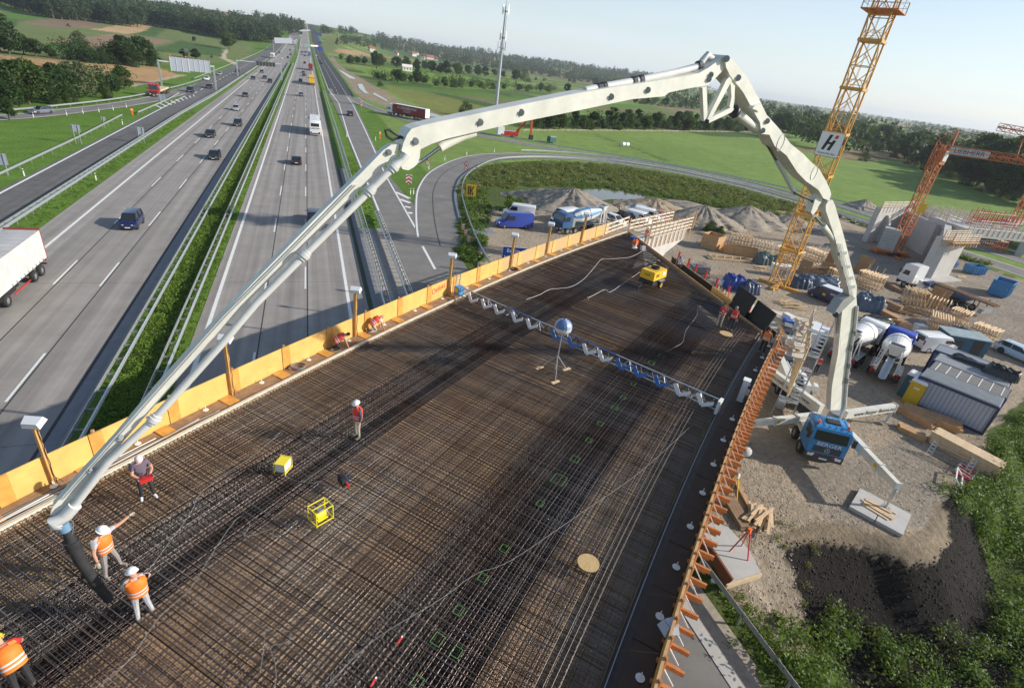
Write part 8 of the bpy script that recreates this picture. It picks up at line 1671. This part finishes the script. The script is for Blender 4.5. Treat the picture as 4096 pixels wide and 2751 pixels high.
# shrubs beside the site
for x,y,top,ox,oy,lb,w in ((2310,370,215,1024,688,'bright green shrub behind the blue van',.7),(1800,545,455,2048,688,'leafy shrub at the foot of the dark grey heap',.8),(1900,560,500,2048,688,'smaller leafy shrub at the heap foot',.9),(60,350,240,2048,688,'green shrub left of the largest heap',.9),(850,380,300,2048,688,'low shrub between the largest heap and the rubble',.8)):
    tpx(ox,oy,x,y,top,lb,kind='bush',m=L_bush,wid=w,seed=i_,n=1800,leaf=.05,cat='shrub');i_+=1
# ================================================================ VILLAGE HOUSES
M_wallw=mat('house_wall',(.68,.66,.60),.8);M_tile=mat('roof_tile',(.34,.11,.055),.8,var=.2,scale=.6);M_tile2=mat('roof_tile_brown',(.20,.09,.06),.8,var=.2,scale=.6)
def house(px,py,ox,L,W,hh,rz,label,m=M_tile,wm=None):
    p=hit(ox+px/ZS,py/ZS);t=thing('house',label,'house',p,rz,'village houses');MB().box((0,0,hh/2),(L,W,hh)).build('wall',wm or M_wallw,t);b=MB();r=W*.45
    b.rings([[(x,-W/2-.5,hh-.2),(x,0,hh+r),(x,W/2+.5,hh-.2)] for x in (-L/2-.4,L/2+.4)]);rf=b.build('roof',m,t);MB().box((L*.2,.6,hh+r*.9),(.7,.7,1.6)).build('chimney',M_tile2,rf)
    for s_ in (-1,1):
        for k in range(3): MB().box((-L*.3+k*L*.3,s_*W/2,hh*.55),(1.2,.1,1.4)).build('window',M_glass,t)
        for k in range(2): MB().box((s_*L/2,-W*.2+k*W*.4,hh*.6),(.1,1.1,1.4)).build('window',M_glass,t)
for a in ((1055,474,1024,12,9,6,.3,'white gabled house in front of the wood, leftmost of the village'),(1280,505,1024,13,9,5,1.2,'house with red roof at the foot of the wooded slope'),(1435,515,1024,14,10,6,.5,'white house with red roof left of the village centre'),(1465,505,1024,12,9,6,1.8,'small white house behind the white house left of the centre'),(1520,545,1024,12,10,7,1.3,'tall white gable in the village centre'),(1585,545,1024,22,12,5,.2,'long farmhouse with red roof in the village centre'),(1650,530,1024,16,11,5,.4,'red-roofed house right of the long farmhouse'),(1640,555,1024,12,9,4,1.5,'low red-roofed house below the long farmhouse'),(2040,595,1024,15,10,6,.3,'white house with red roof left of the telecom mast'),(2110,590,1024,18,10,4,.3,'low red-roofed barn left of the telecom mast'),(2170,545,1024,13,9,6,.9,'white gable above the barn near the telecom mast'),(250,555,2048,13,9,5,.2,'red-roofed house high on the slope right of the mast'),(345,632,2048,15,11,7,.4,'big white house with red roof alone among the trees'),(30,640,2048,30,10,4,.2,'long white farm building right of the telecom mast'),(410,598,2048,12,9,5,.5,'small house at the right end of the village')): house(*a)
house(1375,650,1024,10,5,4,.1,'small white hut in the fields below the village',M_wallw);house(212,675,2048,7,5,3,.2,'small orange wooden hut in the fields',M_wallw,M_timber)
# wrapped bales, red loader crane, small green machine, poles
for k,(x,y) in enumerate(((1010,1335),(1045,1337))):
    b=MB();b.rings([[(x_,r_*math.cos(a),.75+r_*math.sin(a)) for a in np.linspace(0,6.283,17)[:-1]] for x_,r_ in ((-.65,.6),(-.6,.72),(.6,.72),(.65,.6))]);o=b.build('wrapped_bale',mat('bale_wrap',(.75,.78,.82),.35),None,True,hit(2048+x/ZS,y/ZS),.3);tag(o,['left one of two white wrapped bales in the meadow','right one of two white wrapped bales in the meadow'][k],'bale','wrapped bales in the meadow')
p=hit(2048+30/ZS,1255/ZS);t=thing('loader_crane','red loading crane lorry under the long boom','crane lorry',p);M_lr=mat('loader_red',(.60,.07,.02),.45)
def lp_(x,y): v=onplane(2048+x/ZS,y/ZS,p,Vector((p.x,p.y,0)).normalized());return v-p
MB().bar(lp_(30,1240),lp_(60,1180),.9).build('column',M_lr,t);MB().bar(lp_(55,1185),lp_(140,1095),.7).build('boom',M_lr,t);MB().bar(lp_(182,1060),lp_(172,1235),.55).build('jib',M_lr,t);MB().bar(lp_(140,1095),lp_(184,1058),.6).build('knuckle',M_lr,t);MB().box(tuple(lp_(172,1255)),(1.2,1.2,1.6)).build('grab',M_darkst,t)
MB().box((-2,0,1.2),(5,2.3,1.4)).build('lorry_body',PA['red'],t);MB().box((-5.5,0,1.8),(2.2,2.3,2.4)).build('white_box',PA['white'],t);axle(t,-5,2.5);axle(t,-1,2.5)
p=hit(2048+357/ZS,1305/ZS);t=thing('small_machine','small dark green machine in the meadow beside the loop rail','machine',p,.3);MB().box((0,0,1.1),(2.6,1.8,1.6)).build('body',mat('machine_green',(.02,.12,.10),.5),t);MB().box((0,0,2.0),(2.4,1.6,.3)).build('roof',M_galvd,t);axle(t,0,2.0,.5)
p=hit(565/ZS,490/ZS);hh=zof(p,368/ZS);mb=MB();mb.cyl((0,0,0),(0,0,hh),.22,.14,n=8);mb.bar((-.8,0,hh-.6),(.8,0,hh-.6),.14);tag(mb.build('utility_pole',M_bark,None,False,p),'thin wooden utility pole in the left hedge','pole')
p=hit(1705/ZS,530/ZS);t=thing('lattice_pole','small lattice power pole above the sign gantry','pole',p);hh=zof(p,450/ZS);latt(t,(0,0,0),(0,0,hh),.6,1.6,.14,.08,M_galvd,'lattice');MB().bar((-3,0,hh-1),(3,0,hh-1),.2).build('cross_arm',M_galvd,t)
p=hit(2048+945/ZS,1182/ZS);hh=zof(p,1075/ZS);mb=MB();mb.cyl((0,0,0),(0,0,hh),.16,.1,n=8);mb.box((.5,0,hh),(1.4,.3,.2));tag(mb.build('lamp_post',M_galv,None,False,p),'thin lamp post in front of the meadow tree belt','lamp post')
p=hit(1024+2124/ZS,440/ZS);t=thing('lattice_mast','faint lattice mast on the far ridge left of the telecom mast','mast',p);hh=zof(p,328/ZS);latt(t,(0,0,0),(0,0,hh),1.6,5,.5,.3,M_galvd,'lattice')

# ================================================================ PEOPLE
M_skin=mat('skin',(.52,.27,.18),.6);M_shoe=mat('shoe',(.20,.18,.16),.8);M_refl=mat('reflective_band',(.62,.64,.66),.35);M_vor=mat('vest_orange',(.85,.20,.02),.65,var=.08,scale=6);M_vrd=mat('vest_red',(.72,.06,.03),.65,var=.08,scale=6)
cloth=lambda n,c: mat('cloth_'+n,c,.85,var=.15,scale=7)
C_grey,C_ltg,C_dark,C_plum,C_white,C_red,C_beige,C_navy=cloth('grey',(.27,.25,.24)),cloth('light_grey',(.42,.42,.45)),cloth('dark',(.03,.03,.033)),cloth('plum',(.13,.10,.14)),cloth('white',(.6,.6,.62)),cloth('red',(.5,.03,.03)),cloth('beige',(.42,.37,.29)),cloth('navy',(.06,.07,.11))
BASE=dict(pel=(0,0,.95),che=(.0,0,1.30),nec=(0,0,1.49),hea=(.02,0,1.62),top=(.02,0,1.74),sl=(0,.19,1.43),sr=(0,-.19,1.43),el=(-.02,.27,1.14),er=(-.02,-.27,1.14),wl=(.08,.27,.90),wr=(.08,-.27,.90),hl=(0,.10,.92),hr=(0,-.10,.92),kl=(.03,.12,.50),kr=(.03,-.12,.50),al=(0,.13,.09),ar=(0,-.13,.09),tl=(.17,.15,.045),tr=(.17,-.15,.045))
BONES=[('pel','che'),('che','nec'),('nec','hea'),('hea','top'),('che','sl'),('sl','el'),('el','wl'),('che','sr'),('sr','er'),('er','wr'),('pel','hl'),('hl','kl'),('kl','al'),('al','tl'),('pel','hr'),('hr','kr'),('kr','ar'),('ar','tr')]
RAD=dict(pel=.145,che=.155,nec=.065,hea=.092,top=.07,sl=.082,sr=.082,el=.048,er=.048,wl=.034,wr=.034,hl=.10,hr=.10,kl=.068,kr=.068,al=.048,ar=.048,tl=.04,tr=.04)
def person(label,loc,rz,pose=None,shirt=C_grey,pants=C_grey,sleeve='short',vest=None,hat=None,hatm=None,grp=None,hgt=1.75,glove=None,shoe=None):
    J={k: Vector(v) for k,v in BASE.items()}
    for k,v in (pose or {}).items(): J[k]=Vector(v)
    t=thing('person',label,'person',loc,rz,grp);ks=list(J);vs=[J[k] for k in ks];ix={k: i for i,k in enumerate(ks)}
    me=bpy.data.meshes.new('skel');me.from_pydata(vs,[(ix[a],ix[b]) for a,b in BONES],[]);ob=bpy.data.objects.new('skel',me);COL.objects.link(ob);ob.modifiers.new('s','SKIN');ss=ob.modifiers.new('u','SUBSURF');ss.levels=ss.render_levels=1
    for i,k in enumerate(ks):
        sv=me.skin_vertices[0].data[i];r=RAD[k];sv.radius=(r*(1.25 if k in ('pel','che') else 1),r*(.85 if k in ('pel','che') else 1));sv.use_root=(k=='pel')
    bpy.context.view_layer.update();bm_=bpy.data.meshes.new_from_object(ob.evaluated_get(bpy.context.evaluated_depsgraph_get()));bpy.data.objects.remove(ob)
    V=[v.co.copy() for v in bm_.vertices];Fc=[tuple(p.vertices) for p in bm_.polygons];mb=MB()
    def near(c):
        best=None
        for a,b in BONES:
            A,B=J[a],J[b];ab=B-A;u=max(0,min(1,(c-A).dot(ab)/max(1e-9,ab.length_squared)));d=(c-A-ab*u).length-(RAD[a]+(RAD[b]-RAD[a])*u)
            if best is None or d<best[0]: best=(d,a,b,u)
        return best
    mats_=[M_skin,shirt,pants,shoe or M_shoe,M_trim,glove or M_skin];mi=[]
    for f in Fc:
        c=sum((V[i] for i in f),Vector())/len(f);_,a,b,u=near(c)
        if (a,b) in (('pel','che'),('che','nec'),('che','sl'),('che','sr')): k=1 if not (a=='pel' and u<.12) and not (a=='che' and b=='nec' and u>.8) else (2 if a=='pel' else 0)
        elif a in ('sl','sr'): k=1 if sleeve=='long' or u<.55 else 0
        elif a in ('el','er'): k=1 if sleeve=='long' and u<.9 else 0
        elif a in ('pel','hl','hr','kl','kr'): k=2 if not (a[0]=='k' and u>.93) else 3
        elif a in ('al','ar'): k=3
        else: k=0
        mi.append(k)
    mb.v=[tuple(v) for v in V];mb.f=Fc;mb.m=mi
    # hands, face
    for s,e,w in (('l','el','wl'),('r','er','wr')):
        d=(J[w]-J[e]).normalized();side=d.cross(Vector((0,0,1)));side=side.normalized() if side.length>.1 else Vector((1,0,0));mb.k=5 if glove else 0
        mb.tube([J[w],J[w]+d*.05,J[w]+d*.09],[.03,.04,.034],6)
        nn=side.cross(d)
        for q in range(4): o=J[w]+d*.08+side*(-.03+.02*q);ln=(.065,.078,.072,.055)[q];mb.tube([o,o+d*ln*.55-nn*.008,o+d*ln-nn*.03],[.0095,.009,.007],5)
        mb.tube([J[w]+d*.03+side*.035,J[w]+d*.06+side*.065,J[w]+d*.095+side*.07-nn*.01],[.012,.011,.008],5)
    hd=(J['top']-J['nec']).normalized();H=J['hea'];fx=Vector((1,0,0));fx=(fx-hd*fx.dot(hd));fx=fx.normalized() if fx.length>.2 else Vector((0,0,-1));sy=hd.cross(fx);mb.k=0
    mb.tube([H+fx*.085+hd*.03,H+fx*.112-hd*.01,H+fx*.09-hd*.02],[.008,.016,.008],5)
    for s in (-1,1): mb.tube([H+sy*s*.085-hd*.02,H+sy*s*.105+hd*.01,H+sy*s*.088+hd*.03],[.012,.018,.010],5)
    mb.k=4
    for s in (-1,1): c=H+fx*.083+sy*s*.034+hd*.018;mb.box(tuple(c),(.014,.014,.012))
    c=H+fx*.082-hd*.05;mb.box(tuple(c),(.014,.04,.008))
    body=mb.build('body',mats_,t,True)
    up=Matrix((fx,sy,hd)).transposed()
    if hat in ('helmet','cap'):
        hb=MB();rs=[];R_=.128 if hat=='helmet' else .108
        for q in range(6): u=q/5*math.pi/2*.98;rs.append([H+hd*(.045+.115*math.sin(u))+(fx*math.cos(a)*1.12+sy*math.sin(a))*R_*math.cos(u) for a in np.linspace(0,6.283,15)[:-1]])
        hb.rings(rs);hb.rings([[H+hd*(.045+z)+(fx*(math.cos(a)*1.12*q+(.05 if math.cos(a)>0 else .0)*math.cos(a)*(1.6 if hat=='cap' else 1))+sy*math.sin(a)*q)*R_*1.0 for a in np.linspace(0,6.283,15)[:-1]] for q,z in ((1.0,.012),(1.16 if hat=='helmet' else 1.05,.0),(1.16 if hat=='helmet' else 1.05,-.012),(1.0,-.012))]);hb.build('helmet' if hat=='helmet' else 'cap',hatm,t,True)
    elif hat=='hair':
        hb=MB();hb.ball(tuple(H+hd*.045-fx*.015),.10,.098,.085,n=12,m=7);hb.build('hair',hatm,t,True)
    if vest:
        vb=MB();pz,cz,nz=J['pel'],J['che'],J['nec'];ax=(nz-pz).normalized();lx=(J['sl']-J['sr']).normalized();fz=lx.cross(ax).normalized();fz=fz if fz.dot(fx)>-.2 else -fz
        def ring(c,a,b): return [c+lx*a*math.cos(q)+fz*b*math.sin(q) for q in np.linspace(0,6.283,17)[:-1]]
        L=(nz-pz).length;prof=[(-.06,.215,.165),(.12,.215,.17),(.40,.225,.18),(.62,.235,.185),(.80,.22,.165),(.92,.13,.12)]
        def cen(u): return pz.lerp(cz,u/.65) if u<.65 else cz.lerp(nz,(u-.65)/.35)
        rs=[ring(cen(u),a,b) for u,a,b in prof];vb.rings(rs,cap=False);vb.rings([[c*1.0 for c in r] for r in ([ring(cen(.92),.13,.12),ring(cen(.95),.10,.09)])],cap=False)
        for s in (-1,1): c=cz.lerp(nz,.55);vb.hexa([c+lx*s*.09+fz*(-.1),c+lx*s*.21+fz*(-.09),c+lx*s*.21+fz*.09,c+lx*s*.09+fz*.1,c+lx*s*.08+fz*(-.08)+ax*.09,c+lx*s*.19+fz*(-.07)+ax*.06,c+lx*s*.19+fz*.07+ax*.06,c+lx*s*.08+fz*.08+ax*.09])
        v=vb.build('vest',vest,t,True)
        for u in (.10,.28):
            rb=MB();i=.228;rb.rings([ring(cen(u),.222,.176),ring(cen(u+.085),.226,.179)],cap=False);rb.build('reflective_stripe',M_refl,v,True)
    if hgt != 1.75: t.scale=(hgt/1.75,)*3
    return t
def on(T,x,y,z=8.012): return T(x,y,z)
def toward(p,q): return math.atan2(q[1]-p[1],q[0]-p[0])
H_w,H_y=mat('helmet_white',(.80,.80,.80),.35),mat('helmet_yellow',(.80,.62,.02),.35)
WK='workers on the steel mat'
p=on(T31,1350,1400);o=person('man in plum shirt and white cap holding a red remote control',p,toward(p,(2,2)),dict(el=(.10,.27,1.16),er=(.10,-.27,1.16),wl=(.30,.12,1.06),wr=(.30,-.12,1.06),hea=(.06,0,1.61),top=(.10,0,1.72),al=(.06,.17,.09),tl=(.23,.2,.045),kl=(.08,.15,.5),ar=(-.05,-.15,.09),tr=(.12,-.2,.045)),C_plum,C_dark,'short',None,'cap',mat('cap_white',(.75,.62,.62),.7),WK,1.8,shoe=C_white)
rc=thing('remote_control','red remote control box held by the man in the plum shirt','remote control',p,o.rotation_euler.z);MB().box((.38,0,1.08),(.2,.36,.12)).build('case',M_red,rc)
for k in range(2): MB().cyl((.38,-.1+.2*k,1.14),(.38,-.1+.2*k,1.2),.015,n=6).build('joystick',M_trim,rc)
MB().cyl((.30,.2,1.12),(.46,.2,1.16),.02,n=6).build('handle',M_galvd,rc);MB().cyl((.30,-.2,1.12),(.46,-.2,1.16),.02,n=6).build('handle',M_galvd,rc)
p=on(T41,1030,520);f=toward(p,tuple(at(560,2093,9)[:2]));person('worker in orange vest and white helmet pointing right while guiding the hose',p,f-R(78),dict(sl=(.0,.2,1.43),el=(.10,.48,1.42),wl=(.16,.76,1.46),er=(.06,-.36,1.18),wr=(.20,-.44,.98),al=(.02,.26,.09),tl=(.18,.32,.045),kl=(.04,.19,.5),ar=(-.02,-.2,.09),kr=(.02,-.16,.5),tr=(.14,-.24,.045),hea=(.06,.03,1.61),top=(.09,.04,1.72)),C_ltg,C_grey,'short',M_vor,'helmet',H_w,WK,1.78,glove=C_beige)
p=on(T41,1330,920);person('worker in orange vest and white helmet seen from behind, right of the hose',p,toward((0,0),(p.x,p.y))+R(5),dict(er=(.12,-.33,1.2),wr=(.28,-.10,1.22),el=(.12,.30,1.2),wl=(.28,.10,1.2),al=(-.05,.16,.09),ar=(.02,-.18,.09),hea=(.06,0,1.60),top=(.1,0,1.7)),C_ltg,C_ltg,'short',M_vor,'helmet',H_w,WK,1.8)
p=on(T41,250,1590);person('worker in red shirt, orange vest and yellow helmet at the bottom left edge',p,toward((0,0),(p.x,p.y))+R(10),dict(pel=(-.05,0,.93),che=(.10,0,1.24),nec=(.24,0,1.38),hea=(.32,0,1.48),top=(.40,0,1.57),sl=(.18,.2,1.34),sr=(.18,-.2,1.34),er=(.30,-.32,1.10),wr=(.46,-.22,.95),el=(.28,.32,1.1),wl=(.42,.22,.92)),C_red,C_dark,'short',M_vor,'helmet',H_y,WK,1.85)
p=on(T32,930,850);person('man with white helmet and grey shirt standing alone beside the dark trough',p,toward(p,tuple(at(1200,1950,8)[:2]))-R(30),dict(hea=(.05,0,1.62),top=(.08,0,1.73),wl=(.04,.25,.88),wr=(.04,-.25,.88)),C_navy,C_beige,'long',M_vrd,'helmet',H_w,WK,1.78)
KNEEL=dict(pel=(-.25,0,.50),che=(.05,0,.72),nec=(.24,0,.78),hea=(.36,0,.80),top=(.47,0,.82),sl=(.18,.19,.74),sr=(.18,-.19,.74),el=(.26,.22,.44),er=(.26,-.22,.44),wl=(.34,.2,.16),wr=(.36,-.2,.16),hl=(-.25,.1,.48),hr=(-.25,-.1,.48),kl=(-.02,.13,.08),kr=(-.02,-.13,.08),al=(-.42,.13,.07),ar=(-.42,-.13,.07),tl=(-.55,.13,.05),tr=(-.55,-.13,.05))
p=dk(13.6,-.45,7.96);person('kneeling worker in red-orange vest leaning over the walkway edge, left of the pair',p,heading(14)-R(35),KNEEL,C_beige,C_dark,'short',M_vrd,'hair',mat('hair_dark',(.05,.03,.02),.7),'crouching workers on the walkway')
p=dk(16.3,-.55,7.96);person('bald kneeling worker in red-orange vest, right of the walkway pair',p,heading(16)-R(20),KNEEL,C_white,C_beige,'short',M_vrd,None,None,'crouching workers on the walkway')
ARMS=dict(el=(.08,.26,1.16),wl=(.22,.02,1.2),er=(.08,-.26,1.16),wr=(.22,.05,1.16))
p=on(T23,1880,1405);person('worker in red vest and pale trousers with folded arms, left of the far pair',p,toward(p,(5,5)),ARMS,C_navy,C_beige,'long',M_vrd,'hair',MATS['hair_dark'],'pair of workers in red vests');p=on(T23,1980,1440);person('worker in red vest and black clothes, right of the pair at the far right',p,toward(p,(5,8)),None,C_dark,C_dark,'long',M_vrd,'hair',mat('hair_grey',(.35,.33,.3),.7),'pair of workers in red vests')
p=dk(31.6,17.75,7.95);person('worker in orange vest over a checked shirt at the right deck corner',p,toward(p,(0,10)),None,C_navy,C_dark,'long',M_vor,'hair',MATS['hair_dark'])
p=W0+e*.0+Vector((0,0,0));p=at(*fp(2048,688,1205,655),7.6);person('worker in orange vest at the railing of the far wing wall',p,toward(p,(60,40)),dict(er=(.2,-.24,1.2),wr=(.42,-.2,1.1)),C_beige,C_grey,'short',M_vor,'helmet',H_w)
p=E_(9.4,.9,7.0);person('worker with blue cap working beside the black end channel',p,toward(p,(20,30)),dict(hea=(.08,0,1.6),top=(.12,0,1.7)),C_white,C_navy,'short',None,'cap',M_blue)
p=T34(300,345);person('worker in red-orange vest behind the pump outrigger, left of two',p,toward(p,(60,60)),None,C_dark,C_dark,'long',M_vor,'hair',MATS['hair_dark'],'workers beside the pump truck');p=T34(425,260);person('worker in white shirt and red vest beside the pump hopper, right of two',p,toward(p,(50,50)),ARMS,C_white,C_dark,'long',M_vrd,'hair',MATS['hair_dark'],'workers beside the pump truck')
